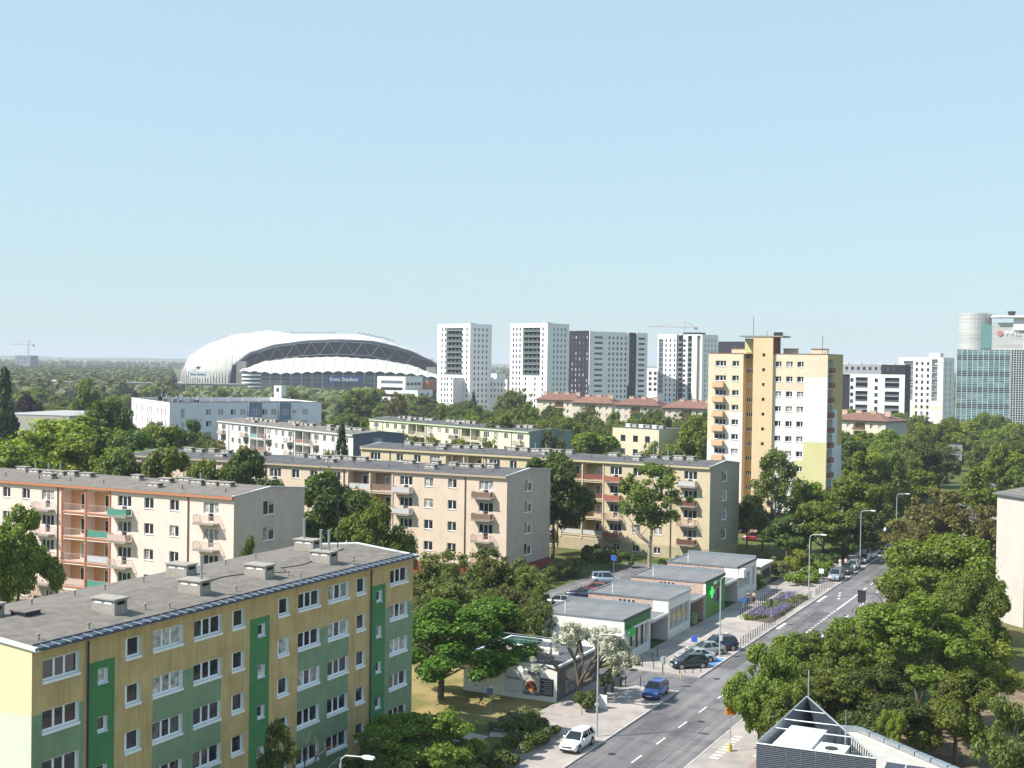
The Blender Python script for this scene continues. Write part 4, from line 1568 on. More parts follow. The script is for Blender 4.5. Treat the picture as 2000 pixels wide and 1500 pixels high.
def stadium():
    b = thing('stadium', 'large white membrane roofed football stadium on the horizon', 'stadium', (-210, 1390, 0))
    mem = mat('white_membrane', (.56, .535, .50), .8, noise=.07, nscale=.16, spec=.1)
    shd = mat('shade_shell', (.03, .036, .065), .95)
    tr = mat('truss_grey', (.20, .23, .29), .7)
    seat = mat('seating', (.10, .12, .20), .9, noise=.4, nscale=.3)
    Ht = [(-136, 12), (-133, 25), (-125.6, 38.5), (-106, 49.5), (-79, 59), (-46, 63), (-24, 60), (19, 60.6), (46, 60.6), (68, 56.5), (101, 46), (123, 36), (130, 31), (137, 14)]
    At = [(-74, 0), (-73, 12), (-70, 26), (-52, 39.5), (-26.6, 47.6), (4, 52), (35, 53.6), (66, 52.5), (97, 46), (122, 35.5), (133, 28), (137, 20)]
    xs = []
    x = -136.0
    while x < 137:
        xs.append(x)
        x += 1.2 if (x < -118 or -76 < x < -60 or x > 120) else 3.6
    def Bx(x):
        return 88 * max(0.0, 1 - abs(x / 137.5) ** 2.8) ** (1 / 2.8) + 1.5
    def section(x, sc=1.0, dz=0.0):
        Hh, Bb = interp(x, Ht) * sc + dz, Bx(x) * sc
        za = interp(x, At) if x > -74 else 0.0
        q = min(.96, max(0.0, za / max(Hh, .1)))
        p0 = math.asin(q ** (1 / .5)) if q > 0 else 0.0
        out = []
        for k in range(25):
            ps = p0 + (math.pi - p0) * k / 24
            out.append((x, -Bb * math.copysign(abs(math.cos(ps)) ** .8, math.cos(ps)), Hh * max(0, math.sin(ps)) ** .5))
        return out
    mb = MB()
    mb.loft([section(x) for x in xs], mem, False, False)
    mb.build('roof_shell', b, smooth=True)
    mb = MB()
    mb.loft([section(x, .975, -.6) for x in xs if -128 < x < 128], shd, False, False)  # added inner shell, its dark colour stands for the shade under the roof
    mb.build('shade_shell', b, smooth=True)
    sm = mat('membrane_seam', (.46, .44, .42), .8)
    for x in [xs[i] for i in range(3, len(xs) - 2, 3)]:
        s_ = MB()
        s_.tube([(p[0], p[1], p[2] + .05) for p in section(x)], .16, sm, 4)
        s_.build('membrane_seam', b)
    rim = MB()
    rp = [section(x)[0] for x in xs if x > -73]
    rim.tube([(p[0], p[1] - .5, p[2] - .6) for p in rp], 1.3, mat('rim_dark', (.09, .11, .15), .6), 6)
    rim.build('arch_rim', b)
    st = MB()
    st.face([(-110, -46, 3), (115, -46, 3), (115, 64, 36), (-110, 64, 36)], seat)
    st.face([(-110, -46, 0), (115, -46, 0), (115, -70, 24), (-110, -70, 24)], seat)
    for k in range(10):
        st.box(-60 + 14 * k, -52 + 14 * k, 56, 62, 27, 30 + (k % 3) * 2, mat('crowd_white', (.5, .5, .55), .9))
    st.build('stands', b)
    # trusses under the arch
    t = MB()
    X = -60
    k_ = 0
    pr = None
    while X < 124:
        zt = interp(X, At) - 2.5
        zb = max(18, zt - 12.5)
        y = -Bx(X) * .93
        if pr:
            t.tube([pr[0], (X, y, zt)], .26, tr, 5)
            t.tube([pr[1], (X, y, zb)], .26, tr, 5)
            t.tube([pr[0] if k_ % 2 else pr[1], (X, y, zb if k_ % 2 else zt)], .17, tr, 4)
        pr = ((X, y, zt), (X, y, zb))
        X += 8.5
        k_ += 1
    t.build('arch_truss', b)
    tt = MB()
    for X0, X1 in ((-28, 20), (44, 80)):
        X = X0
        while X < X1:
            z = interp(X, Ht)
            tt.tube([(X, 0, z), (X + 2.5, 0, z + 1.6), (X + 5, 0, z)], .35, mat('rim_dark', (.09, .11, .15), .6), 4)
            X += 5
    tt.build('ridge_lattice', b)
    # the lower roof of the near stand, one curved panel between each pair of columns
    Tt = [(-57, 21), (-37, 30.6), (-6, 34.6), (35, 36.2), (76, 34), (107, 29), (135, 19)]
    Bt = [(-57, 19.5), (-45, 19), (-18, 17.5), (30, 20), (80, 20.5), (110, 19), (137, 15.5)]
    n = 19
    for i in range(n):
        xa, xb = -57 + i * 194 / n, -57 + (i + 1) * 194 / n
        p = MB()
        rows_ = []
        for k in range(9):
            u = k / 8
            X = xa + (xb - xa) * u
            sag = math.sin(u * math.pi)
            z1, z0 = interp(X, Tt), interp(X, Bt)
            r_ = []
            for j in range(8):
                v = j / 7
                y = -84 - 32 * v
                z = z1 + (z0 - z1) * v ** 1.5 + 2.2 * math.sin(v * math.pi) - .8 * sag * (1 - v)
                if j == 7:
                    z += 1.8 * sag
                    y += 1.5 * sag
                r_.append((X, y, z))
            rows_.append(r_)
        p.loft(rows_, mem, False, False)
        p.build('roof_panel', b, smooth=True)
        c = MB()
        c.tube([(q_[0], q_[1], q_[2] + .1) for q_ in rows_[-1]], .3, sm, 4)
        c.build('membrane_seam', b)
        c = MB()
        c.tube([(xb, -115, 0), (xb, -115, interp(xb, Bt))], .38, tr, 6)
        c.build('column', b)
    fc = MB()
    fc.box(-50, 136, -108, -106, 0, 18, mat('facade_glass', (.10, .13, .18), .35, noise=.35, nscale=.15))
    for z in (5, 10, 14.5):
        fc.box(-50, 136, -108.6, -108.05, z, z + .8, mat('facade_grey', (.26, .29, .33), .7))
    fc.box(-44, -14, -109, -108.7, 0, 12, M_conc)
    fc.build('facade', b)
    for X in (-66, 124):
        o = MB()
        o.box(X, X + 9.5, -86, -76, 0, 30 if X < 0 else 27, M_conc)
        o.build('stair_tower', b)
    sg = MB()
    sg.box(30, 64, -117.6, -117.2, 10.4, 17.2, mat('sign_blue', (.02, .035, .16), .5))
    sgo = sg.build('sign_board', b)
    text('sign_lettering', 'Enea Stadion', 5.4, M_white, b, (32, -117.75, 12.2), (math.pi / 2, 0, 0), .1)
    # pleats of the lower skirt at the rounded left end
    rb = mat('skirt_fold', (.38, .36, .34), .8)
    for i in range(22):
        X = -134.5 + 60 * (i / 21) ** 1.15
        r_ = MB()
        pts = [p for p in section(X)[:10] if p[2] < 24]
        if len(pts) > 1:
            pts = [Vector(p) + Vector((-.25, -.5, 0)) for p in pts]
            r_.tube(pts, [.75] + [.6] * (len(pts) - 2) + [.15], rb, 5)
            r_.build('skirt_fold', b)
    s2 = MB()
    pa = section(-100)[1]
    s2.box(-112, -91, pa[1] - 16, pa[1] - 15.5, 13, 19.5, M_white)
    for k in range(3):
        s2.box(-111 + k * 9.6, -110.4 + k * 9.6, pa[1] - 15.4, pa[1] + 6, 13.5, 14, M_steel)
    s2.build('sign_board', b)
    text('sign_lettering', 'Enea Stadion', 3.0, mat('sign_navy', (.03, .05, .25), .5), b, (-111, pa[1] - 16.1, 15.5), (math.pi / 2, 0, 0), .08)
stadium()

# ------------------------------------------------------------------ buildings around the stadium and far away
off_w = plain_block('office_building', 'white office with horizontal window bands in front of the stadium', 'office', (-72, 880), 65, 22, 24, 22, hr_white,
                    [(2, 19, z, z + 2.0) for z in (17, 12.5, 8)], [(2 + 5 * k, 6 + 5 * k, z, z + 1.8) for k in range(4) for z in (16, 11.5, 7)])
plain_block('office_building', 'lower white annex with grey window left of the first high rise', 'office', (-60, 830), 65, 12, 20, 14, hr_white, [(2, 9, 9.5, 11.5)], [(3, 8, 9, 12), (12, 15, 9, 12)])
plain_block('hall', 'small orange red hall between the white office and the high rise', 'hall', (-58, 900), 65, 10, 22, 19, mat('orange_wall', (.45, .17, .10), .9), [], [])
plain_block('office_building', 'distant white office seen between the two high rises', 'office', (-12, 1010), 60, 30, 14, 24, hr_white, cells([3 + 3 * k for k in range(9)], 1.6, [19, 15], 1.8), [])
plain_block('office_building', 'distant grey and white block left of the third white tower', 'office', (112, 960), 60, 16, 16, 30, hr_white, cells([2, 6, 10], 2.4, [25, 21, 17, 13], 2.4), [])
plain_block('office_building', 'far pale office block peeking beside the slab block', 'office', (98, 1040), 50, 12, 12, 22, hr_white, cells([2, 6], 2.4, [17, 13], 2.0), [])
plain_block('hall', 'low grey flat hall among the trees at the left', 'hall', (-112, 330), 75, 22, 30, 17, mat('hall_grey', (.42, .38, .35), .9), [], [], mat('hall_roof', (.35, .34, .34), .9))
plain_block('house', 'low yellow pavilion below the stadium, behind the white apartments', 'house', (-100, 470), 60, 14, 18, 14.8, mat('yellow_wall', (.55, .5, .22), .9), cells([2, 6, 10], 2, [11], 1.8), [], M_dark)
plain_block('kiosk', 'small white box building in front of the stadium facade', 'kiosk', (-122, 690), 70, 4.5, 5, 18.5, hr_white, [(1.5, 3, 15, 17)], [])
plain_block('house', 'low brown roofed house among the far left trees', 'house', (-330, 900), 70, 26, 14, 9, mat('brown_wall', (.35, .24, .2), .9), cells([3, 8, 13, 18], 2.5, [4.5], 2), [], mat('brown_roof', (.25, .12, .1), .9))
plain_block('construction_site', 'far grey unfinished building under a tower crane at the left horizon', 'building', (-850, 2300), 70, 34, 20, 33, mat('raw_concrete', (.22, .23, .27), .9), cells([3 + 7 * k for k in range(4)], 4, [26, 19], 4), [])
def crane(label, x, y, h, jib, col):
    c = thing('tower_crane', label, 'crane', (x, y, 0))
    m = mat('crane_%d' % int(h), col, .6)
    a = MB()
    for dx in (-.8, .8):
        for dy in (-.8, .8):
            a.box(dx - .12, dx + .12, dy - .12, dy + .12, 0, h, m)
    z = 0
    while z < h - 3:
        a.tube([(-.9, -.9, z), (.9, -.9, z + 3)], .15, m, 4)
        z += 3
    a.build('mast', c)
    j = MB()
    j.box(-jib, jib * .35, -.3, .3, h, h + .7, m)
    j.tube([(-jib * .7, 0, h + 1.2), (0, 0, h + 8), (jib * .3, 0, h + 1.2)], .3, m, 4)
    j.tube([(0, 0, h), (0, 0, h + 8)], .5, m, 4)
    j.build('jib', c)
    w = MB()
    w.box(jib * .25, jib * .35, -1.2, 1.2, h - 3, h - .01, M_conc)
    w.build('counterweight', c)
crane('thin construction crane above the grey unfinished building at the left', -850, 2290, 52, 30, (.35, .38, .42))
crane('pale red construction crane between the slab block and third tower', 250, 1900, 88, 55, (.55, .30, .25))

def parking_ramp():
    b = thing('parking_ramp', 'round spiral car ramp with white parapets beside the stadium', 'ramp', (-248, 1240, 0))
    for k in range(5):
        m = MB()
        m.tube([(0, 0, 2 + k * 3.6), (0, 0, 3.6 + k * 3.6)], 9, M_white, 24)
        m.build('parapet', b)
        m = MB()
        m.tube([(0, 0, 3.62 + k * 3.6), (0, 0, 5.58 + k * 3.6)], 8.4, M_dark, 24)
        m.build('deck', b)
parking_ramp()

def viaduct():
    v = MB()
    v.box(-360, -205, 1000, 1012, 11.2, 12.6, M_conc)
    v.box(-360, -205, 999.6, 999.9, 12.602, 13.4, mat('barrier', (.5, .5, .5), .7))
    for x in range(-355, -205, 25):
        v.box(x, x + 2, 1003, 1009, 0, 11.19, M_conc)
    o = v.build('elevated_road')
    o['kind'] = 'structure'
    for k, (x, c) in enumerate(((-352, 'white'), (-318, 'silver'), (-300, 'white'), (-272, 'silver'), (-255, 'white'))):
        m = mat('far_car_' + c, (.75, .75, .75) if c == 'white' else (.45, .47, .5), .3)
        t = thing('car', ('tiny white car on the elevated road, ' if c == 'white' else 'tiny silver car on the elevated road, ') + ('first', 'second', 'third', 'fourth', 'fifth')[k] + ' from the left', 'car', (x, 1004, 12.6), 0, 'cars on the elevated road')
        a = MB()
        a.box(-2.1, 2.1, -.85, .85, .3, .85, m)
        a.loft([[(-1.9, -.75, .85), (-1.9, .75, .85), (1.2, .75, .85), (1.2, -.75, .85)], [(-1.4, -.62, 1.45), (-1.4, .62, 1.45), (.5, .62, 1.45), (.5, -.62, 1.45)]], m)
        a.build('body', t)
        for wx in (-1.3, 1.3):
            for wy in (-.8, .8):
                w = MB()
                w.tube([(wx, wy - .1, .32), (wx, wy + .1, .32)], .32, M_dark, 10)
                w.build('wheel', t)
    lp = None
    for k in range(7):
        if lp is None:
            a = MB()
            a.tube([(0, 0, 0), (0, 0, 12), (1.2, 0, 12.8)], [.16, .1, .08], M_steel, 5)
            a.box(1.0, 2.4, -.2, .2, 12.7, 12.95, M_white)
            lp = a.mesh('street_lamp')
        o = put('street_lamp', lp, None, (-330 + k * 19, 998, 12.6 if k < 6 else 0))
        tag(o, ('first', 'second', 'third', 'fourth', 'fifth', 'sixth', 'seventh')[k] + ' tall thin lamp on the elevated road from the left', 'street lamp', 'lamps on the elevated road')
viaduct()

# ------------------------------------------------------------------ shop pavilions
brick = mat('pink_brick', (.50, .36, .30), .9, noise=.2, nscale=3, bump=.2, bscale=20)
shopw = mat('shop_white', (.72, .70, .67), .8, noise=.06, nscale=.7, stain=.25)
felt3 = mat('pavilion_felt', (.18, .18, .186), .95, noise=.16, nscale=.6, stain=.3, bump=.2, bscale=8)
shop_glass = glass_mat('shop_glass', (.03, .035, .04), (.30, .28, .25), .5, .08)
pgreen = mat('pharmacy_green', (.115, .27, .06), .7)
dgreen2 = mat('sign_green', (.05, .19, .06), .7)
neon = mat('neon_green', (.02, .5, .08), .5, emit=(.05, 1, .2, .5))
def shop(kind, label, a0, a1):
    b = thing('shop_pavilion', label, 'shop', G(a0, 50.3), GROT)
    L, D, E = a1 - a0, 10.1, 4.75
    mb = MB()
    if kind == 1:
        so = [(1.0, L - .5, 1.0, 3.35, .25, shop_glass)]
        regs = [(0, L, 3.6, E, dgreen2)]
        base = shopw
    elif kind == 2:
        so = [(.6, L - .4, 1.0, 3.5, .25, shop_glass)]
        regs = []
        base = shopw
    elif kind == 3:
        so = [(3.4, L - 1.4, 1.5, 3.4, .12, mat('photo_panel', (.45, .34, .27), .5, noise=.5, nscale=1.3))]
        regs = [(0, L, 0, 3.5, pgreen), (0, L, 3.5, E, dgreen2)]
        base = pgreen
    else:
        so = [(.6, L - 3.2, 1.6, 3.5, .25, shop_glass), (L - 2.4, L - .8, 1.2, 3.9, .25, shop_glass)]
        regs = []
        base = shopw
    wall(mb, 'S', 0, L, 0, E, so, base, regs, M_frame, 0)
    wall(mb, 'F', 0, D, 0, E, [], shopw if kind == 1 else brick, [(0, 1.9, 0, E, shopw)] if kind in (2, 4) else [(0, .3, 0, E, shopw)], None, 0)
    back_walls(mb, D, L, 0, E, brick)
    mb.build('wall', b)
    fr = MB()
    for q in so:
        n = 4 if q[1] - q[0] > 3 else 2
        if kind != 3:
            for i in range(1, n):
                x = q[0] + (q[1] - q[0]) * i / n
                fr.box(x - .04, x + .04, .1, .24, q[2], q[3], M_dark if kind == 1 else M_frame)
    if kind == 3:
        fr.box(3.9, 4.5, -.02, .1, 1.55, 3.0, mat('figure_a', (.20, .22, .26), .8))
        fr.box(5.0, 5.6, -.02, .1, 1.55, 3.2, mat('figure_b', (.05, .06, .07), .8))
    if fr.v:
        fr.build('window_frame', b)
    rf = MB()
    rf.face([(.1, .1, E - .08), (L - .1, .1, E - .08), (L - .1, D - .1, E - .08), (.1, D - .1, E - .08)], felt3)
    rf.box(-.08, L + .08, -.08, .1, E - .16, E + .06, M_dark if kind != 2 else M_zinc)
    rf.box(-.08, .1, .102, D + .08, E - .14, E + .07, M_zinc)
    rf.box(L - .1, L + .1, .102, D + .08, E - .14, E + .42, M_zinc)
    rf.box(.102, L - .102, D - .1, D + .08, E - .14, E + .05, M_zinc)
    roof = rf.build('roof', b)
    v = MB()
    for k in range(4):
        v.box(-.02, .02, 4.2 + k * .55, 4.5 + k * .55, 3.95, 4.3, M_dark)
    if kind > 1:
        v.build('vent_grille', b)
    p = MB()
    p.tube([(1.3, 7.5, E - .1), (1.3, 7.5, E + 1.1)], .08, M_sill, 6)
    p.build('vent_pipe', roof)
    if kind in (1, 2, 3):
        c = MB()
        c.box(L + .004, 14.0 - .01 if kind != 3 else 14.2, .4, 7, 3.0, 3.22, felt3)
        c.box(L + .004, 14.0 - .01, -.1, .39, 2.98, 3.24, M_zinc)
        c.build('canopy', b)
        w = MB()
        w.box(L + .02, 13.98, 2.4, 2.6, 0, 2.98, mat('passage_wall', (.30, .30, .34), .8) if kind != 2 else mat('passage_tan', (.42, .32, .24), .8))
        w.box(13.6 - .9, 13.6, 2.36, 2.39, .1, 2.2, M_dark)
        w.build('passage_wall', b)
    if kind == 1:
        s = MB()
        s.tube([(1.3, -.45, 3.3), (1.3, -.3, 3.3)], 1.0, mat('oval_green', (.02, .42, .08), .5), 20)
        o = s.build('oval_sign', b)
        o.scale = (1, 1, .5)
        o.location = (0, 0, 1.65)
    if kind == 3:
        s = MB()
        for q in ((-.22, .22, -.7, .7), (-.7, .7, -.22, .22)):
            s.box(1.5 + q[0], 1.5 + q[1], -.42 - .001 * abs(q[0] * 10), -.3, 3.3 + q[2], 3.3 + q[3], neon)
        s.box(1.38, 1.62, -.45, -.43, 3.15, 3.45, mat('orange_lamp', (.6, .25, .05), .5))
        s.build('pharmacy_cross', b)
        s = MB()
        s.box(3.2, 4.6, -.05, -.004, 3.95, 4.35, M_white)
        s.box(5.4, 6.6, -.05, -.004, 3.95, 4.35, mat('sign_mint', (.25, .55, .40), .6))
        s.box(3.6, 4.8, -.05, -.004, 3.6, 3.8, mat('sign_red', (.5, .05, .05), .6))
        s.build('shop_lettering', b)
    if kind == 4:
        s = MB()
        s.box(-.3, .9, -.9, -.2, 3.4, 4.5, M_white)
        s.build('sign_box', b)
    if kind == 2:
        s = MB()
        s.box(-.35, -.004, 7.2, 8.6, 2.4, 3.4, M_white)
        s.build('air_conditioner', b)
        s = MB()
        s.box(.9, L - .8, .16, .2, 1.9, 2.8, mat('window_film', (.42, .34, .16), .6, noise=.5, nscale=1.5))
        s.build('window_film', b)
    return b
shop(1, 'white shop pavilion with dark green fascia behind the blossoming tree', 130.0, 138.1)
shop(2, 'white fronted brick shop pavilion, second from the near end', 144.0, 152.1)
shop(3, 'green pharmacy pavilion with glowing green cross', 158.1, 166.3)
shop(4, 'white shop pavilion with square sign box at the far end', 172.2, 181.5)
k = thing('kiosk', 'low pale kiosk just beyond the last shop pavilion', 'kiosk', G(186, 51), GROT)
m = MB()
m.box(0, 6, 0, 5, 0, 2.9, M_concl)
m.build('wall', k)
m = MB()
m.box(-.3, 6.3, -.3, 5.3, 2.902, 3.1, M_white)
m.build('roof', k)
m = MB()
m.box(1, 5, -.04, .02, .9, 2.2, M_dark)
m.build('shutter', k)

def restaurant():
    b = thing('restaurant_pavilion', 'low white restaurant pavilion with posters behind the blossoming tree', 'restaurant', G(111.9, 50.0), GROT)
    L, D, E = 10.5, 10.0, 3.4
    mb = MB()
    wall(mb, 'F', 0, D, 0, E, [], shopw)
    wall(mb, 'S', 0, L, 0, E, [(2.0, L - .4, .3, 2.7, .2, shop_glass)], mat('rest_dark', (.12, .12, .13), .7), [], None, 0)
    back_walls(mb, D, L, 0, E, shopw)
    mb.build('wall', b)
    rf = MB()
    rf.face([(.1, .1, E - .2), (L - .1, .1, E - .2), (L - .1, D - .1, E - .2), (.1, D - .1, E - .2)], mat('dark_felt', (.10, .10, .105), .95, noise=.2, nscale=1))
    for q in ((-.1, .12, -.1, D + .1), (L - .12, L + .1, -.1, D + .1)):
        rf.box(*q, E - .15, E + .08, M_sill)
    rf.box(.122, L - .122, -.1, .12, E - .15, E + .08, M_sill)
    rf.box(.122, L - .122, D - .12, D + .1, E - .15, E + .08, M_sill)
    rf.build('roof', b)
    pm = MB()
    pm.box(-.06, -.004, 3.55, 5.5, .45, 2.55, mat('poster_pale', (.55, .57, .60), .6))
    pm.build('poster', b)
    t = MB()
    rng = random.Random(2)
    for k in range(10):
        y = 5.2 - k * .15
        t.box(-.075, -.062, y - .08, y, 1.75 + rng.uniform(-.05, .02), 1.9 + rng.uniform(-.02, .12), M_dark)
    for k in range(3):
        t.box(-.075, -.062, 4.3 + k * .25, 4.38 + k * .25, .6, .68, M_dark)
    t.build('poster_writing', b)
    pm = MB()
    pm.box(-.06, -.004, 1.75, 3.53, .45, 2.75, mat('poster_grey', (.40, .38, .36), .6))
    pm.box(-.07, -.0605, 1.75, 3.53, 2.35, 2.75, mat('poster_slate', (.16, .17, .20), .6))
    pm.box(-.07, -.0605, 1.75, 3.53, .45, .8, mat('poster_slate', (.16, .17, .20), .6))
    for rr, c, dx in ((.78, (.55, .48, .42), -.08), (.62, (.13, .03, .025), -.09), (.3, (.6, .22, .08), -.1)):
        pts = [(2.64 + rr * math.cos(t_), .95 + rr * 1.45 * math.sin(t_)) for t_ in [math.pi * k / 14 for k in range(15)]]
        pm.face([(dx, p[0], p[1] * (.82 if rr < .5 else 1)) for p in pts], mat('oven_%d' % int(rr * 100), c, .7))
    pm.build('poster', b)
    pm = MB()
    pm.box(-.06, -.004, .35, 1.72, .55, 2.2, mat('poster_black', (.045, .045, .055), .6))
    for k in range(7):
        pm.box(-.072, -.0605, .5, 1.6 - .3 * (k % 2), .75 + k * .2, .83 + k * .2, mat('poster_line', (.3, .3, .32), .6))
    pm.build('poster', b)
    dk = MB()
    dk.box(6.2, 10.3, 6.4, D - .3, E - .19, E + .1, mat('deck_green', (.012, .055, .042), .8))
    dk.box(5.6, 6.19, 2.4, D - .3, E - .19, E + .3, shopw)
    dk.build('roof_terrace', b)
    rl = MB()
    for y in (3.0, 5.0, 7.0, 9.0):
        rl.tube([(6.0, y, E + .3), (6.0, y, E + 1.3)], .03, M_steel, 5)
    rl.tube([(6.0, 2.4, E + 1.3), (6.0, 9.7, E + 1.3)], .035, M_steel, 5)
    rl.tube([(6.0, 2.4, E + .8), (6.0, 9.7, E + .8)], .03, M_steel, 5)
    rl.build('railing', b)
restaurant()

# ------------------------------------------------------------------ triangular roof screen at the bottom right
def screen_building():
    b = thing('flat_building', 'flat white roofed building with dark triangular plant screen, bottom right', 'building', G(81.2, 22.3), GROT)
    met = mat('screen_metal', (.055, .065, .085), .55, metal=.2, noise=.25, nscale=9)
    pale = mat('screen_inner', (.30, .30, .31), .5, metal=.3)
    wr = mat('white_roof', (.46, .43, .395), .85, noise=.12, nscale=.8, stain=.3)
    # footprint in local metres: x along the street, y to its left
    poly = [(-14, -22), (-.2, -7.3), (-.2, .02), (14.8, .02), (15.9, -3.2), (7.3, -13.0), (-5, -27)]
    mb = MB()
    mb.prism(poly, 0, 5.3, shopw, wr)
    mb.build('wall', b)
    cap = MB()
    for p, q in zip(poly[3:], poly[4:]):
        d = Vector((q[0] - p[0], q[1] - p[1], 0))
        nn = Vector((-d.y, d.x, 0)).normalized() * .22
        P_, Q_ = Vector((p[0], p[1], 5.34)), Vector((q[0], q[1], 5.34))
        n = max(1, int(d.length / 1.6))
        for i in range(n):
            a_, c_ = P_ + d * (i / n + .004), P_ + d * ((i + 1) / n - .004)
            cap.loft([[a_ - nn, a_ + nn, a_ + nn + Vector((0, 0, .3)), a_ - nn + Vector((0, 0, .3))], [c_ - nn, c_ + nn, c_ + nn + Vector((0, 0, .3)), c_ - nn + Vector((0, 0, .3))]], M_zinc)
    cap.build('parapet_cap', b)
    tri = [(0, 0), (13.4, 0), (.4, -7.4)]
    z0, z1 = 5.3, 8.0
    # near screen: ribbed panels standing side by side
    n = 8
    for i in range(n):
        p0 = (0 + .4 * i / n, -7.4 * i / n)
        p1 = (0 + .4 * (i + 1) / n, -7.4 * (i + 1) / n)
        s = MB()
        s.loft([[(p0[0], p0[1] - .01, .2), (p0[0] + .06, p0[1] - .01, .2), (p0[0] + .06, p0[1] - .01, z1), (p0[0], p0[1] - .01, z1)],
                [(p1[0], p1[1] + .01, .2), (p1[0] + .06, p1[1] + .01, .2), (p1[0] + .06, p1[1] + .01, z1), (p1[0], p1[1] + .01, z1)]], met)
        z = .3
        while z < z1:
            s.loft([[(p0[0] - .03, p0[1], z), (p0[0], p0[1], z), (p0[0], p0[1], z + .05)], [(p1[0] - .03, p1[1], z), (p1[0], p1[1], z), (p1[0], p1[1], z + .05)]], met)
            z += .12
        s.build('screen_panel', b)
    for i in range(9):
        x0, x1 = 13.4 * i / 9, 13.4 * (i + 1) / 9
        s = MB()
        s.box(x0 + .02, x1 - .02, -.04, .02, z0, z1, pale)
        s.build('screen_panel', b)
    d = Vector((.4 - 13.4, -7.4, 0))
    for i in range(6):
        a_ = Vector((13.4, 0, 0)) + d * (i / 9)
        c_ = Vector((13.4, 0, 0)) + d * ((i + .96) / 9)
        s = MB()
        s.loft([[a_ + Vector((0, 0, z0)), a_ + Vector((.05, -.05, z0)), a_ + Vector((.05, -.05, z1)), a_ + Vector((0, 0, z1))],
                [c_ + Vector((0, 0, z0)), c_ + Vector((.05, -.05, z0)), c_ + Vector((.05, -.05, z1)), c_ + Vector((0, 0, z1))]], met)
        s.build('screen_panel', b)
    fr = MB()
    for p, q in ((tri[0], tri[1]), (tri[1], tri[2]), (tri[2], tri[0])):
        fr.tube([(p[0], p[1], z1 + .03), (q[0], q[1], z1 + .03)], .06, M_steel, 6)
    for t_ in (.3, .5, .68):
        fr.tube([(13.4 * (1 - t_), 0, z1 - .02), (13.4 - 13 * t_, -7.4 * t_, z1 - .02)], .045, M_steel, 6)
    for i in range(15):
        t_ = .55 + .45 * i / 15
        p = Vector((13.4, 0, 0)) + d * t_
        fr.tube([(p.x, p.y, z0), (p.x, p.y, z1)], .04, M_dark, 5)
    fr.tube([(3.2, -5.2, z0 + 1.2), (3.4, -1.0, z0 + 1.2)], .04, M_dark, 5)
    fr.tube([(13.2, -.15, z0), (13.2, -.15, z1 + 2.0)], .05, M_steel, 6)
    fr.tube([(4.8, -4.6, z0), (4.8, -4.6, z1 + .3)], .05, M_steel, 6)
    fr.tube([(4.8, -4.6, z1 + .3), (4.8, -4.6, z1 + 1.6)], .02, M_steel, 6)
    fr.build('screen_frame', b)
    ac = MB()
    ac.box(1.3, 7.2, -2.9, -.45, z0 + .2, z0 + 2.2, M_white)
    ac.build('ventilation_unit', b)
    ac = MB()
    ac.box(1.3, 4.6, -4.9, -3.1, z0 + .2, z0 + 2.0, mat('unit_grey', (.40, .42, .44), .5))
    ac.box(1.25, 4.65, -4.95, -3.05, z0 + 2.002, z0 + 2.07, M_white)
    for k in (2.2, 3.4):
        ac.tube([(k, -4.0, z0 + 2.07), (k, -4.0, z0 + 2.13)], .42, M_dark, 16)
    ac.build('condenser_unit', b)
    pv = mat('solar_cell', (.05, .06, .075), .25, noise=.1, nscale=3)
    for k in range(3):
        s = MB()
        s.loft([[(4.9, -6.9 - 1.3 * k, 5.5), (4.9, -8.1 - 1.3 * k, 5.5), (4.9, -8.1 - 1.3 * k, 5.56), (4.9, -6.9 - 1.3 * k, 5.56)],
                [(6.9, -6.9 - 1.3 * k, 5.95), (6.9, -8.1 - 1.3 * k, 5.95), (6.9, -8.1 - 1.3 * k, 6.01), (6.9, -6.9 - 1.3 * k, 6.01)]], pv)
        s.build('solar_panel', b)
screen_building()

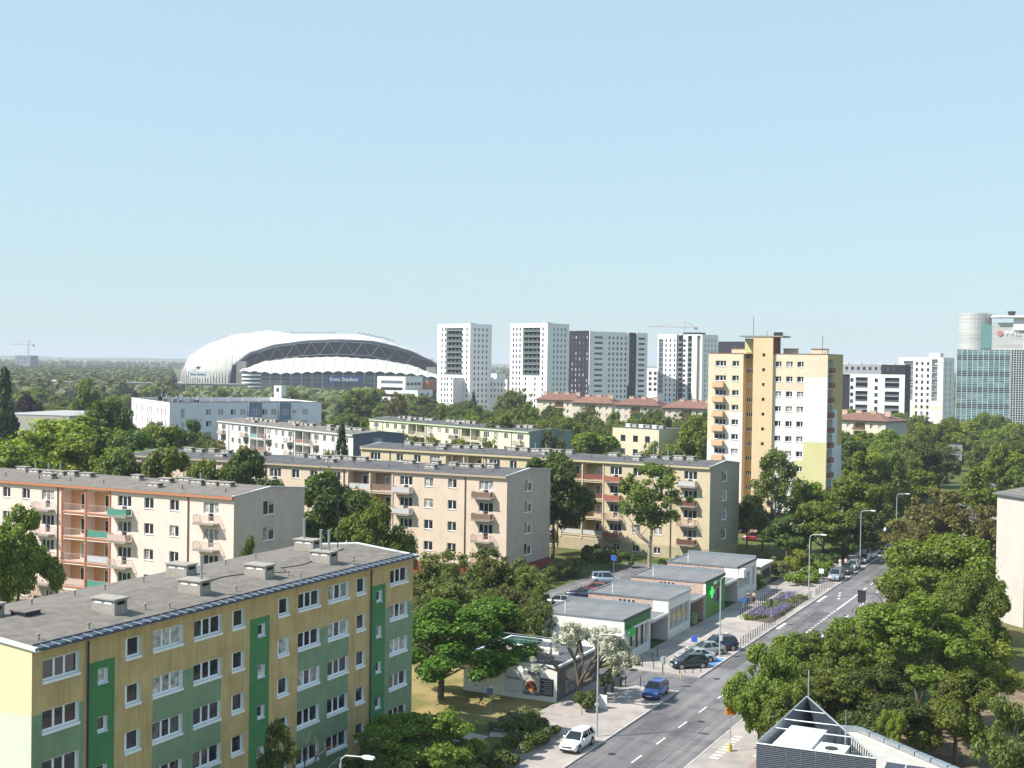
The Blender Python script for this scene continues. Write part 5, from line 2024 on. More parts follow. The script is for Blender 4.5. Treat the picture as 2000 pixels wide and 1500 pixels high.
bb = thing('billboard', 'grey roadside advertising board standing among the trees at the right', 'billboard', (136.5, 400, 0), R(-10))
m = MB()
m.tube([(0, 0, 0), (0, 0, 3.4)], .22, M_steel, 10)
m.build('pole', bb)
m = MB()
m.box(-1.9, 1.9, -.2, .2, 3.2, 9.2, mat('board_grey', (.34, .33, .35), .7))
m.box(-2.0, 2.0, -.3, .3, 9.202, 9.4, M_dark)
m.build('board', bb)
m = MB()
m.box(-1.6, 1.6, -.26, -.205, 6.4, 7.1, M_dark)
m.box(-1.5, 1.5, -.29, -.262, 6.6, 6.9, mat('board_line', (.5, .48, .5), .7))
m.box(-1.6, 1.2, -.26, -.205, 5.2, 5.8, mat('board_purple', (.10, .06, .22), .7))
m.build('board_print', bb)
TREES = [
 ('maple', -50.9, 135.0, 17.3, 4.6, 'bushy green maple between the yellow green block and the pink block'),
 ('airy', -24.8, 124.0, 15.2, 1.4, 'small lime green tree peeking over the near roof against the pink gable'),
 ('dark', -23.7, 176.0, 18.1, 5.7, 'tall dark green tree in front of the beige block, behind the roof mast'),
 ('maple', -15.5, 152.0, 16.7, 4.8, 'mid green leafy tree directly right of the thin black roof mast'),
 ('olive', -7.5, 150.0, 10.3, 5.2, 'olive green bushy tree below the beige block facade, right of the near block'),
 ('olive', -2.2, 156.0, 10.3, 5.2, 'olive green feathery tree in front of the red plinth of the beige block'),
 ('olive', 2.4, 152.0, 8.4, 3.3, 'small olive tree at the corner of the red plinth gable'),
 ('olive', -8.3, 138.0, 7.4, 3.3, 'low olive tree against the end of the yellow green block'),
 ('olive', -5.0, 143.0, 8.9, 4.8, 'rounded olive tree in the shrubbery left of the car park'),
 ('olive', 0.3, 147.0, 7.4, 4.3, 'olive tree beside the silver hatchback in the car park'),
 ('olive', -8.7, 147.0, 8.2, 3.5, 'olive bush tree hugging the near block corner'),
 ('olive', 3.0, 143.0, 6.7, 2.5, 'small olive tree at the left of the first shop roof'),
 ('dark', 45.6, 214.0, 8.2, 4.6, 'dark tree behind the low pale kiosk'),
 ('maple', 43.9, 226.0, 7.7, 3.6, 'green tree beside the dark red van'),
 ('airy', -14.8, 84.0, 8.7, 1.8, 'half bare small tree in front of the green wall panels at the bottom'),
 ('maple', -7.1, 97.0, 6.1, 4.7, 'round yellow green bushy tree at the bottom, right of the near block entrance'),
 ('maple', -4.1, 99.0, 5.0, 2.5, 'rounded yellow green tree beside the small lawn at the bottom'),
 ('dark', -9.8, 92.0, 5.3, 2.2, 'dark green shrub like tree by the entrance canopy at the bottom'),
 ('dark', 7.1, 214.0, 18.3, 6.9, 'tall dark green tree between the beige gable and the yellow beige block'),
 ('sparse', 21.7, 201.0, 16.9, 6.5, 'tall thin trunked airy tree in front of the yellow beige block'),
 ('sparse', 45.1, 222.0, 17.8, 5.0, 'airy yellow green tree in front of the yellow tower block'),
 ('maple', 52.2, 226.0, 13.2, 4.9, 'yellow green tree at the foot of the tower block, left of the second one'),
 ('maple', 61.2, 232.0, 13.9, 5.9, 'broad yellow green tree right of the tower block beside the street'),
 ('maple', 51.9, 215.0, 10.7, 5.1, 'leafy tree behind the third street lamp'),
 ('dark', 59.1, 215.0, 9.6, 3.8, 'dark green tree behind the fourth street lamp'),
 ('dark', 41.9, 230.0, 10.0, 3.2, 'dark tree between the yellow beige gable and the tower'),
 ('maple', 20.8, 107.0, 9.7, 3.2, 'green maple overhanging the road, leftmost of the roadside maples'),
 ('maple', 26.1, 117.0, 8.8, 3.4, 'green maple beside the road, just beyond the leftmost one'),
 ('maple', 22.4, 102.0, 8.0, 3.0, 'low maple just left of the tip of the triangular roof screen'),
 ('maple', 30.3, 118.0, 9.0, 4.4, 'rounded maple in the middle of the roadside row'),
 ('maple', 34.8, 123.0, 10.2, 5.3, 'large green maple in the middle of the roadside tree mass'),
 ('maple', 35.5, 112.0, 13.2, 5.5, 'large maple with a pale bare trunk showing at the right'),
 ('maple', 41.5, 140.0, 10.5, 4.4, 'maple leaning over the road near the dark traffic signal head'),
 ('maple', 50.4, 152.0, 13.9, 7.8, 'tall rounded maple left of the cream house at the right edge'),
 ('maple', 50.5, 141.0, 11.4, 4.2, 'maple crown directly below the cream house wall'),
 ('lime', 41.3, 115.0, 9.8, 3.7, 'bright yellow green tree right of the roadside maples'),
 ('airy', 31.6, 82.0, 11.4, 2.4, 'thin olive tree in the bottom right corner'),
 ('lime', 30.6, 103.0, 5.5, 1.4, 'small light green sapling beside the pale trunk'),
 ('maple', 27.4, 109.0, 7.5, 4.1, 'maple standing directly behind the triangular roof screen'),
 ('dark', 30.4, 107.0, 8.0, 4.2, 'dark lower maple right of the roof screen tip'),
 ('maple', 36.3, 105.0, 8.5, 3.9, 'lower maple right of the pale trunk'),
 ('rust', 65.0, 195.0, 14.1, 7.3, 'rust brown tree by the far end of the street'),
 ('rust', 62.8, 205.0, 9.5, 4.4, 'smaller rusty tree overhanging the far end of the street'),
 ('rust', 69.4, 190.0, 12.4, 4.1, 'brownish tree left of the cream house roof'),
 ('lime', -85.7, 240.0, 21.7, 9.4, 'light green chestnut tree above the pink block roof at the left'),
 ('maple', -83.0, 258.0, 21.6, 8.6, 'broad green tree between the light chestnut and the tall dark tree'),
 ('maple', -81.8, 216.0, 18.9, 7.2, 'green tree above the pink block roof at the left edge'),
 ('lime', -74.0, 222.0, 18.5, 7.4, 'light green tree directly above the pink block chimneys'),
 ('dark', -62.4, 212.0, 17.9, 5.8, 'dark tree above the pink block chimneys'),
 ('dark', -92.5, 300.0, 24.1, 7.1, 'tall dark tree left of the white modern building'),
 ('dark', -73.5, 255.0, 18.8, 7.5, 'dark green tree in front of the white modern building corner'),
 ('maple', -68.4, 262.0, 19.6, 6.7, 'tree below the white modern building wall'),
 ('maple', -53.9, 205.0, 18.9, 6.0, 'leafy tree above the pink block roof, left of the second one'),
 ('dark', -40.3, 198.0, 19.7, 5.1, 'dark green tree left of the beige block roof end'),
 ('maple', -45.7, 196.0, 17.8, 4.2, 'green tree hiding the left end of the beige block'),
 ('spruce', -116.7, 300.0, 29.3, 6.5, 'tall dark conifer at the left edge'),
 ('maple', -137.8, 420.0, 26.6, 5.8, 'green tree above the low grey hall at the left'),
 ('purple', -155.1, 420.0, 21.0, 4.9, 'dark purple leaved tree at the left'),
 ('spruce', -30.6, 235.0, 20.6, 3.7, 'dark columnar evergreen in front of the white block'),
 ('maple', -32.4, 230.0, 17.2, 2.7, 'small tree left of the columnar evergreen'),
 ('olive', 0.1, 330.0, 21.6, 7.8, 'wide olive tree behind the yellow beige block roof'),
 ('olive', 1.6, 520.0, 23.7, 9.2, 'tall grey green tree in front of the white high rises'),
 ('spruce', -16.4, 560.0, 19.5, 4.0, 'small dark spruce in front of the grey wall of the first high rise'),
 ('maple', 19.0, 310.0, 16.6, 10.3, 'broad green tree behind the yellow beige block chimneys'),
 ('olive', 8.9, 320.0, 17.6, 5.7, 'olive tree left of the broad green one behind the chimneys'),
 ('willow', 31.5, 275.0, 17.3, 6.5, 'pale yellow green willow left of the tower block'),
 ('maple', 42.5, 300.0, 22.0, 5.3, 'green tree touching the left edge of the tower block'),
 ('spruce', -65.7, 620.0, 18.7, 8.5, 'dark spruce left of the white office by the stadium'),
 ('rust', -49.4, 560.0, 19.1, 6.6, 'brown pine in front of the white office by the stadium'),
 ('maple', -70.7, 600.0, 20.2, 9.4, 'green tree below the stadium lettering'),
 ('lime', -18.1, 290.0, 16.3, 2.8, 'small light green tree on the pale yellow block balcony side'),
 ('lime', -11.9, 292.0, 15.7, 2.9, 'second small light green tree by the pale yellow block'),
 ('lime', 44.4, 200.0, 4.3, 2.4, 'small yellow green tree beside the last shop pavilion'),
 ('dark', 82.9, 215.0, 3.6, 3.8, 'dark tree beside the cream house at the right edge'),
]
FOREST = {
 'right': [('maple', 88.9, 331.6, 11.9, 5.2), ('maple', 147.3, 500.4, 11.1, 6.7), ('maple', 189.9, 495.6, 12.7, 4.7), ('lime', 208.9, 510.0, 13.0, 6.4), ('dark', 115.4, 366.1, 12.4, 4.8), ('dark', 111.0, 274.0, 14.0, 6.5), ('olive', 137.6, 485.6, 12.6, 5.3), ('maple', 91.5, 303.6, 11.2, 6.3), ('maple', 168.2, 404.8, 14.6, 5.5), ('maple', 152.9, 367.9, 13.3, 4.7), ('lime', 146.6, 452.6, 13.4, 4.7), ('maple', 75.6, 261.7, 14.4, 6.2), ('dark', 116.7, 287.9, 11.1, 5.0), ('dark', 186.9, 468.6, 15.0, 6.7), ('dark', 158.2, 389.1, 15.5, 5.8), ('lime', 178.6, 448.0, 12.4, 5.0), ('maple', 162.5, 531.5, 11.2, 4.2), ('olive', 143.9, 375.0, 14.1, 6.8), ('maple', 172.1, 536.0, 11.3, 4.7), ('lime', 167.2, 478.6, 14.3, 6.7), ('lime', 120.6, 412.9, 11.7, 6.8), ('maple', 146.0, 351.4, 12.1, 5.9), ('maple', 106.4, 333.7, 13.3, 4.3), ('olive', 73.3, 250.2, 15.2, 5.6), ('lime', 140.1, 510.5, 16.1, 4.3), ('olive', 188.7, 510.8, 13.1, 4.3), ('dark', 127.4, 322.5, 16.1, 6.5), ('olive', 115.9, 352.5, 12.7, 6.5), ('olive', 152.1, 423.5, 12.5, 6.0), ('maple', 139.7, 530.3, 16.3, 6.7), ('dark', 99.6, 315.1, 15.2, 5.8), ('lime', 120.3, 460.9, 14.5, 4.6), ('maple', 129.5, 407.6, 15.4, 5.2), ('olive', 132.4, 522.6, 11.6, 6.5), ('maple', 175.2, 512.4, 12.1, 6.5), ('lime', 172.0, 445.5, 15.3, 5.7), ('lime', 105.1, 397.9, 11.6, 6.0), ('maple', 164.0, 486.1, 15.6, 4.2), ('maple', 103.6, 357.5, 16.3, 5.5), ('maple', 110.8, 409.4, 13.0, 5.7), ('lime', 85.3, 309.4, 12.9, 5.5), ('lime', 77.4, 287.4, 14.3, 6.2), ('lime', 201.0, 485.9, 14.7, 5.8), ('lime', 176.3, 434.7, 13.4, 5.5), ('lime', 139.1, 496.2, 13.0, 6.5), ('maple', 178.5, 492.5, 11.4, 6.5), ('dark', 147.6, 525.8, 12.8, 5.9), ('maple', 84.9, 273.7, 11.5, 6.3), ('maple', 146.1, 439.0, 16.2, 5.7), ('dark', 149.0, 513.1, 12.2, 5.5), ('olive', 100.5, 329.5, 16.5, 5.8), ('lime', 171.5, 417.4, 13.4, 5.0), ('dark', 79.1, 301.5, 16.4, 6.7), ('lime', 116.1, 304.4, 14.0, 6.0), ('maple', 160.9, 538.4, 14.9, 6.5), ('lime', 130.8, 417.8, 15.9, 4.6), ('olive', 139.3, 383.2, 12.8, 6.4), ('dark', 108.1, 261.8, 14.7, 4.9), ('maple', 133.5, 474.0, 16.5, 6.3), ('olive', 160.6, 518.2, 15.6, 6.6), ('maple', 182.9, 507.8, 15.9, 5.0), ('dark', 192.9, 502.1, 12.3, 4.4), ('maple', 175.2, 423.3, 11.4, 5.1), ('maple', 91.1, 251.2, 14.3, 5.1), ('lime', 126.7, 468.5, 15.5, 6.7), ('maple', 132.3, 503.3, 12.5, 4.8), ('dark', 94.5, 323.3, 12.9, 6.1), ('dark', 166.9, 523.8, 12.2, 6.2), ('maple', 107.2, 418.8, 12.6, 4.9), ('maple', 109.9, 292.1, 16.4, 4.4), ('maple', 164.5, 448.7, 12.4, 6.6), ('maple', 156.4, 434.4, 11.4, 6.6), ('maple', 193.6, 517.3, 15.4, 6.2), ('lime', 82.4, 320.7, 12.8, 5.0), ('maple', 189.8, 524.1, 16.1, 4.9), ('maple', 139.7, 409.5, 13.0, 5.6), ('dark', 99.7, 387.7, 12.0, 6.6), ('dark', 193.7, 477.2, 11.2, 5.5), ('maple', 149.6, 400.3, 14.9, 6.6), ('olive', 85.4, 284.9, 15.9, 5.7), ('maple', 110.1, 380.6, 14.4, 5.7), ('maple', 93.0, 312.0, 12.7, 5.3), ('lime', 158.6, 458.9, 14.3, 5.1), ('maple', 160.5, 414.0, 14.5, 4.4), ('maple', 147.6, 537.3, 14.3, 6.0)],
 'mid': [('maple', 29.1, 466.5, 14.5, 5.7), ('maple', 46.6, 478.1, 12.9, 5.0), ('olive', 61.4, 454.7, 14.2, 4.5), ('maple', 54.8, 466.0, 12.5, 4.1), ('olive', 27.6, 442.3, 15.2, 5.1), ('dark', 26.1, 484.0, 15.3, 5.5), ('maple', 7.1, 440.5, 13.8, 4.5), ('dark', 38.3, 443.3, 12.6, 4.6), ('maple', 41.8, 465.1, 12.2, 5.2), ('olive', 66.3, 486.3, 13.8, 5.7), ('maple', 15.8, 472.5, 14.0, 5.1), ('maple', 7.6, 469.5, 13.0, 4.1), ('maple', 35.5, 458.0, 13.6, 5.8), ('dark', 45.9, 487.9, 14.0, 4.0), ('olive', 24.6, 395.8, 14.9, 5.4), ('dark', -16.6, 530.4, 17.2, 4.4), ('dark', -15.7, 515.8, 12.5, 4.2), ('dark', -11.5, 474.7, 17.3, 5.1), ('maple', -22.3, 339.0, 11.0, 6.2), ('maple', -5.0, 386.8, 13.6, 6.4), ('dark', 67.1, 473.8, 14.3, 5.1), ('maple', -23.0, 503.4, 11.0, 4.1), ('dark', 41.3, 433.8, 17.3, 5.4), ('maple', 56.7, 449.2, 13.3, 4.3), ('olive', 29.4, 497.6, 17.1, 5.2), ('maple', -21.5, 458.1, 13.9, 4.4), ('olive', -23.2, 496.1, 11.8, 4.3), ('dark', 49.2, 493.6, 13.1, 6.2), ('olive', 66.8, 526.4, 16.4, 6.4), ('maple', 42.8, 339.7, 15.4, 5.6), ('olive', 48.7, 470.2, 14.4, 4.6), ('maple', 21.7, 435.0, 14.2, 5.7), ('dark', 14.3, 512.1, 16.7, 4.9), ('olive', 2.4, 380.7, 14.5, 4.4), ('olive', 53.6, 500.2, 17.0, 6.4), ('maple', 18.6, 415.3, 16.1, 5.9), ('maple', 39.6, 494.5, 15.0, 4.6), ('olive', 3.0, 389.1, 13.1, 4.8), ('olive', -3.1, 462.4, 11.4, 4.1), ('maple', 34.2, 359.4, 14.1, 4.6), ('maple', -14.2, 456.5, 16.5, 4.5), ('olive', -24.6, 386.1, 13.3, 5.2), ('dark', -19.4, 474.3, 11.6, 4.6), ('maple', -28.5, 523.0, 11.4, 5.9), ('maple', 32.4, 343.7, 17.1, 4.9), ('maple', 48.9, 432.6, 11.7, 6.3), ('olive', 24.3, 339.4, 17.0, 5.3), ('dark', -3.6, 475.2, 13.6, 4.0), ('olive', 38.7, 371.1, 17.3, 6.3), ('maple', 15.0, 338.5, 15.2, 5.7), ('dark', 46.0, 399.8, 12.2, 5.9), ('dark', 27.6, 426.4, 14.2, 4.4), ('maple', 51.9, 531.7, 14.2, 6.1), ('maple', 35.8, 384.0, 14.4, 5.2), ('maple', 6.5, 494.6, 17.4, 6.5), ('dark', 20.1, 506.0, 11.7, 4.7), ('olive', 65.2, 495.6, 14.3, 6.3), ('maple', 16.3, 486.0, 15.9, 4.7), ('maple', 6.6, 375.6, 13.1, 4.4), ('dark', -12.8, 426.3, 15.4, 5.2), ('maple', 2.7, 423.9, 15.2, 4.5), ('maple', 2.9, 453.8, 17.4, 5.9), ('maple', 44.9, 418.4, 16.0, 4.3), ('olive', 54.6, 405.6, 12.0, 5.7), ('dark', 55.3, 481.2, 15.4, 4.1), ('maple', -12.0, 397.8, 17.1, 6.1), ('olive', 8.3, 365.8, 16.1, 6.0), ('maple', 37.4, 395.3, 17.0, 5.8), ('olive', 57.7, 379.3, 14.5, 5.8), ('olive', 14.3, 395.7, 11.4, 5.3), ('dark', 50.3, 420.9, 12.4, 4.9), ('olive', 70.5, 467.1, 13.7, 6.4), ('maple', 9.9, 402.0, 15.6, 4.4), ('maple', 15.0, 356.9, 12.7, 4.4), ('olive', 5.4, 415.0, 14.6, 4.9), ('olive', 56.4, 488.5, 12.1, 4.4), ('maple', -7.6, 448.4, 13.8, 4.8), ('maple', 30.6, 413.4, 12.0, 5.2), ('dark', 66.7, 447.5, 17.2, 5.5), ('olive', -25.6, 476.6, 17.0, 5.3), ('maple', 54.6, 458.6, 14.7, 5.2), ('maple', -10.4, 537.9, 13.4, 5.0), ('olive', -4.5, 492.5, 15.8, 4.6), ('maple', 44.5, 361.1, 15.6, 5.7), ('maple', 65.1, 537.4, 16.9, 5.3), ('olive', 10.7, 348.9, 16.1, 5.6)],
 'midfar': [('olive', -26.9, 661.4, 12.9, 5.5), ('olive', -10.3, 589.1, 9.8, 5.5), ('olive', -33.6, 608.6, 9.9, 4.7), ('dark', 16.4, 595.8, 9.6, 4.0), ('olive', 23.1, 596.2, 11.5, 4.1), ('olive', -17.9, 656.0, 11.9, 5.2), ('olive', -28.9, 588.8, 9.5, 5.9), ('olive', -32.0, 668.6, 11.3, 5.4), ('olive', -47.6, 694.5, 9.9, 4.8), ('maple', -14.5, 605.4, 10.2, 5.9), ('maple', -25.2, 596.2, 11.9, 4.8), ('dark', 5.4, 588.5, 11.3, 5.7), ('olive', 5.9, 635.1, 12.3, 5.9), ('dark', -21.1, 624.6, 11.9, 4.9), ('maple', 22.3, 653.0, 12.9, 4.1), ('dark', -8.3, 678.2, 9.5, 4.7), ('dark', -19.3, 674.8, 9.8, 4.3), ('dark', -35.0, 578.1, 9.3, 5.6), ('olive', 1.3, 580.0, 11.8, 4.3), ('olive', -9.0, 564.4, 10.6, 4.6), ('olive', 22.9, 587.4, 11.5, 5.4), ('maple', 23.4, 667.8, 9.5, 5.1), ('dark', -22.7, 683.1, 12.7, 5.6), ('dark', -0.3, 630.4, 12.5, 5.6), ('olive', -21.4, 604.9, 12.1, 5.0), ('dark', -29.4, 580.6, 9.9, 4.2)],
 'left': [('olive', -73.3, 282.0, 12.3, 6.4), ('dark', -81.5, 329.0, 14.1, 5.9), ('olive', -123.6, 384.5, 16.7, 6.2), ('olive', -91.4, 335.5, 15.7, 6.1), ('olive', -70.9, 302.9, 13.8, 6.2), ('olive', -127.7, 403.0, 13.8, 6.3), ('maple', -140.7, 407.8, 12.7, 5.3), ('maple', -68.2, 241.9, 16.0, 5.2), ('olive', -109.5, 335.8, 17.0, 5.2), ('lime', -163.0, 413.7, 12.9, 4.6), ('maple', -131.7, 349.7, 16.0, 5.7), ('dark', -105.9, 293.0, 12.3, 5.0), ('lime', -138.4, 352.6, 13.7, 4.9), ('olive', -134.1, 413.1, 15.5, 5.6), ('dark', -84.4, 284.9, 13.2, 5.0), ('dark', -139.1, 395.7, 16.0, 6.7), ('dark', -89.2, 222.3, 15.6, 6.5), ('dark', -135.4, 374.3, 12.9, 5.4), ('lime', -111.0, 377.9, 13.6, 6.7), ('maple', -126.7, 355.1, 14.1, 5.5), ('dark', -89.5, 320.4, 13.4, 4.6), ('dark', -97.0, 321.0, 12.7, 6.2), ('dark', -108.2, 269.5, 16.2, 6.2), ('dark', -101.4, 281.1, 12.4, 5.9), ('lime', -116.6, 348.2, 15.3, 6.4), ('dark', -152.1, 390.4, 13.4, 4.9), ('maple', -70.7, 231.5, 16.8, 5.0), ('lime', -152.4, 368.0, 13.3, 5.3), ('dark', -84.2, 345.7, 16.9, 5.1), ('maple', -101.2, 330.5, 14.0, 5.6), ('lime', -129.3, 331.3, 14.8, 5.7), ('dark', -109.2, 354.9, 14.5, 4.6), ('dark', -130.2, 364.3, 15.5, 6.9), ('lime', -104.8, 345.6, 15.7, 6.3), ('dark', -125.3, 311.9, 12.9, 4.9), ('olive', -79.7, 336.6, 13.5, 5.9), ('lime', -146.4, 353.8, 16.2, 6.4), ('dark', -132.2, 391.2, 13.6, 5.9), ('olive', -115.2, 324.2, 16.1, 5.1), ('olive', -82.4, 301.6, 14.0, 5.8), ('dark', -133.7, 340.3, 14.0, 5.2), ('dark', -84.0, 273.6, 13.0, 6.4), ('maple', -143.8, 415.0, 13.3, 6.0), ('olive', -150.9, 404.4, 14.9, 5.3), ('maple', -160.3, 401.2, 16.6, 5.5), ('maple', -79.9, 266.2, 12.6, 5.3), ('lime', -124.2, 304.4, 15.0, 4.8), ('maple', -86.2, 313.1, 16.8, 4.6), ('lime', -170.3, 416.7, 13.6, 6.0), ('maple', -112.5, 290.7, 13.9, 5.7), ('dark', -154.7, 374.7, 12.1, 6.1), ('maple', -92.9, 255.8, 12.6, 6.5), ('lime', -101.6, 358.2, 12.1, 6.3), ('olive', -73.3, 273.7, 13.9, 6.0), ('olive', -103.6, 417.0, 13.3, 5.1), ('maple', -101.7, 308.3, 13.8, 6.2), ('olive', -144.7, 365.4, 13.2, 6.3), ('maple', -126.0, 319.7, 15.5, 4.5), ('dark', -121.1, 407.1, 14.3, 5.0), ('dark', -60.2, 260.3, 12.1, 6.3)],
 'leftfar': [('maple', -182.7, 816.9, 14.5, 5.2), ('maple', -33.4, 641.3, 12.8, 5.0), ('lime', -217.2, 521.8, 10.8, 7.9), ('olive', -188.2, 758.1, 11.6, 6.1), ('maple', -277.7, 764.3, 15.0, 7.4), ('spruce', -286.5, 784.1, 11.8, 5.8), ('dark', -182.6, 614.1, 12.1, 6.9), ('maple', -219.2, 741.7, 10.4, 5.2), ('spruce', -355.4, 893.3, 13.5, 5.4), ('spruce', -140.4, 467.9, 14.1, 5.7), ('spruce', -73.4, 856.1, 10.3, 6.4), ('olive', -228.4, 889.0, 11.0, 5.3), ('spruce', -286.6, 754.7, 11.9, 7.2), ('spruce', -73.5, 558.3, 14.2, 7.6), ('spruce', -186.5, 554.3, 14.3, 7.0), ('lime', -104.4, 660.8, 10.9, 5.6), ('maple', -51.9, 666.3, 11.2, 5.1), ('lime', -43.4, 503.5, 9.8, 6.3), ('maple', -119.8, 633.6, 9.8, 7.1), ('maple', -42.8, 824.1, 11.8, 5.8), ('dark', -124.0, 449.2, 10.9, 6.1), ('maple', -325.8, 896.7, 11.6, 5.7), ('lime', -240.0, 737.9, 9.1, 7.9), ('maple', -83.0, 503.3, 13.9, 5.6), ('maple', -191.1, 507.5, 9.1, 6.8), ('olive', -66.4, 527.2, 11.4, 7.8), ('spruce', -242.0, 630.7, 11.5, 6.4), ('maple', -120.1, 692.5, 13.3, 7.8), ('olive', -89.7, 699.0, 11.8, 7.8), ('dark', -252.9, 725.5, 9.9, 7.0), ('lime', -47.3, 898.7, 11.1, 6.4), ('maple', -95.2, 880.9, 9.0, 7.0), ('lime', -254.0, 649.1, 11.0, 7.2), ('maple', -140.7, 557.6, 14.0, 7.0), ('olive', -50.5, 526.7, 10.1, 7.6), ('maple', -224.0, 748.4, 10.3, 6.8), ('dark', -226.7, 682.1, 10.4, 5.7), ('olive', -260.5, 811.3, 13.9, 7.2), ('spruce', -50.6, 839.9, 11.3, 7.6), ('maple', -216.9, 630.3, 11.6, 6.9), ('spruce', -75.2, 511.1, 12.7, 5.8), ('olive', -151.5, 866.3, 9.4, 7.5), ('olive', -176.7, 589.1, 12.2, 6.1), ('maple', -124.2, 774.3, 13.2, 5.7), ('maple', -209.9, 685.2, 12.6, 6.7), ('dark', -308.1, 804.7, 13.7, 6.6), ('dark', -146.2, 698.2, 13.9, 5.4), ('lime', -95.4, 806.9, 14.5, 6.4), ('lime', -115.5, 791.1, 10.1, 5.2), ('maple', -241.4, 875.6, 14.3, 7.4), ('olive', -218.8, 603.8, 10.6, 6.1), ('maple', -141.0, 545.0, 11.5, 7.7), ('maple', -143.7, 850.2, 14.0, 6.0), ('dark', -133.6, 718.9, 10.8, 7.8), ('dark', -104.6, 674.6, 10.3, 7.2), ('spruce', -270.3, 862.6, 13.1, 6.8), ('spruce', -157.1, 495.2, 9.9, 6.6), ('olive', -134.9, 522.8, 10.3, 5.2), ('olive', -225.4, 696.7, 13.1, 7.2), ('olive', -189.1, 719.7, 9.6, 6.3), ('maple', -97.6, 643.8, 10.4, 6.6), ('spruce', -239.4, 755.1, 9.4, 6.1), ('maple', -249.9, 790.9, 11.3, 7.6), ('spruce', -75.5, 779.2, 10.4, 7.7), ('maple', -57.5, 733.6, 14.9, 6.3), ('maple', -47.4, 592.5, 10.5, 7.1), ('maple', -123.9, 732.3, 14.9, 7.5), ('lime', -138.9, 530.0, 13.0, 5.8), ('olive', -196.1, 493.9, 12.2, 7.7), ('spruce', -114.1, 514.9, 9.6, 6.7), ('maple', -181.6, 515.7, 13.2, 6.4), ('maple', -165.1, 432.7, 11.5, 6.2), ('dark', -281.4, 879.5, 13.1, 5.1), ('maple', -144.5, 624.3, 10.2, 7.7), ('maple', -204.0, 785.3, 13.0, 6.8), ('olive', -299.1, 721.3, 12.0, 7.1), ('maple', -57.8, 594.0, 14.1, 6.7), ('maple', -254.9, 750.5, 9.1, 7.4), ('lime', -92.7, 537.2, 13.2, 7.9), ('lime', -131.0, 663.4, 12.4, 5.3), ('olive', -90.0, 841.4, 12.9, 7.7), ('dark', -130.3, 578.4, 12.5, 6.8), ('spruce', -198.6, 686.1, 14.9, 6.8), ('spruce', -134.2, 433.6, 10.6, 6.8), ('dark', -135.1, 507.6, 9.9, 5.2), ('olive', -119.9, 487.7, 15.0, 5.0), ('spruce', -162.7, 895.7, 9.2, 7.2), ('maple', -294.4, 802.5, 10.9, 6.0), ('maple', -274.8, 897.4, 10.5, 6.7), ('olive', -167.5, 816.8, 10.1, 7.5), ('lime', -262.4, 703.6, 14.8, 7.6), ('lime', -38.6, 764.8, 12.1, 5.8), ('maple', -179.7, 599.8, 12.9, 5.5), ('lime', -113.5, 534.4, 14.4, 7.1), ('maple', -64.6, 759.1, 13.5, 6.8), ('dark', -93.2, 490.8, 11.1, 7.1), ('dark', -271.4, 838.4, 12.6, 5.6), ('dark', -129.8, 538.0, 10.1, 5.1), ('maple', -183.3, 592.6, 12.8, 5.3), ('maple', -229.1, 643.2, 9.0, 6.7), ('olive', -189.8, 572.5, 10.4, 7.6), ('lime', -177.2, 553.5, 9.6, 5.9), ('lime', -26.5, 557.5, 9.5, 7.7), ('maple', -163.9, 646.8, 14.2, 7.0), ('maple', -69.5, 653.8, 12.6, 7.3), ('olive', -245.5, 707.2, 12.6, 5.7), ('lime', -100.1, 891.3, 14.5, 7.4), ('maple', -48.3, 724.6, 14.5, 7.4), ('olive', -253.2, 630.4, 11.8, 7.6), ('lime', -91.4, 871.6, 14.7, 7.9)],
 'gap': [('maple', -78.9, 361.9, 11.8, 4.6), ('olive', -60.3, 403.2, 11.6, 5.6), ('maple', -41.1, 401.8, 14.9, 5.6), ('maple', -19.0, 376.6, 13.6, 4.8), ('dark', -19.1, 405.2, 12.2, 5.9), ('maple', -41.1, 335.4, 13.6, 4.2), ('olive', -25.6, 331.4, 13.8, 5.5), ('maple', -20.7, 412.3, 14.4, 5.9), ('olive', -53.4, 347.7, 11.1, 5.1), ('olive', -4.0, 360.9, 15.2, 4.9), ('dark', -51.2, 401.7, 12.1, 5.5), ('dark', -93.7, 424.4, 14.6, 4.6), ('maple', -40.4, 392.7, 14.6, 4.2), ('maple', -56.4, 422.5, 13.1, 5.7), ('olive', -63.4, 411.2, 13.5, 5.8), ('maple', -35.4, 353.4, 14.1, 5.6), ('maple', -65.4, 429.2, 12.7, 5.3), ('dark', -50.3, 367.1, 15.0, 4.9), ('maple', -50.2, 415.1, 13.1, 4.6), ('dark', -12.6, 373.3, 15.4, 4.1), ('maple', -45.2, 408.0, 14.9, 4.1), ('olive', -13.2, 386.6, 14.5, 5.5), ('maple', -65.5, 420.4, 11.1, 4.7), ('dark', -48.3, 392.7, 11.2, 5.7), ('olive', -42.2, 377.6, 12.3, 4.8), ('dark', -82.5, 429.0, 14.1, 5.4), ('olive', -24.1, 400.9, 12.9, 4.7), ('olive', -21.1, 429.7, 13.1, 5.2), ('dark', -50.3, 409.3, 15.2, 4.2), ('maple', -13.2, 328.5, 13.4, 4.6), ('maple', -29.7, 426.3, 14.1, 5.4), ('dark', -19.3, 421.0, 15.1, 5.5), ('dark', -67.5, 368.9, 15.3, 4.1), ('maple', -31.6, 405.3, 15.5, 5.8), ('dark', -60.7, 362.5, 12.8, 4.0), ('maple', -34.2, 399.2, 12.8, 4.9), ('olive', -54.1, 376.1, 14.6, 5.5), ('maple', -42.7, 417.9, 14.4, 4.8)],
}

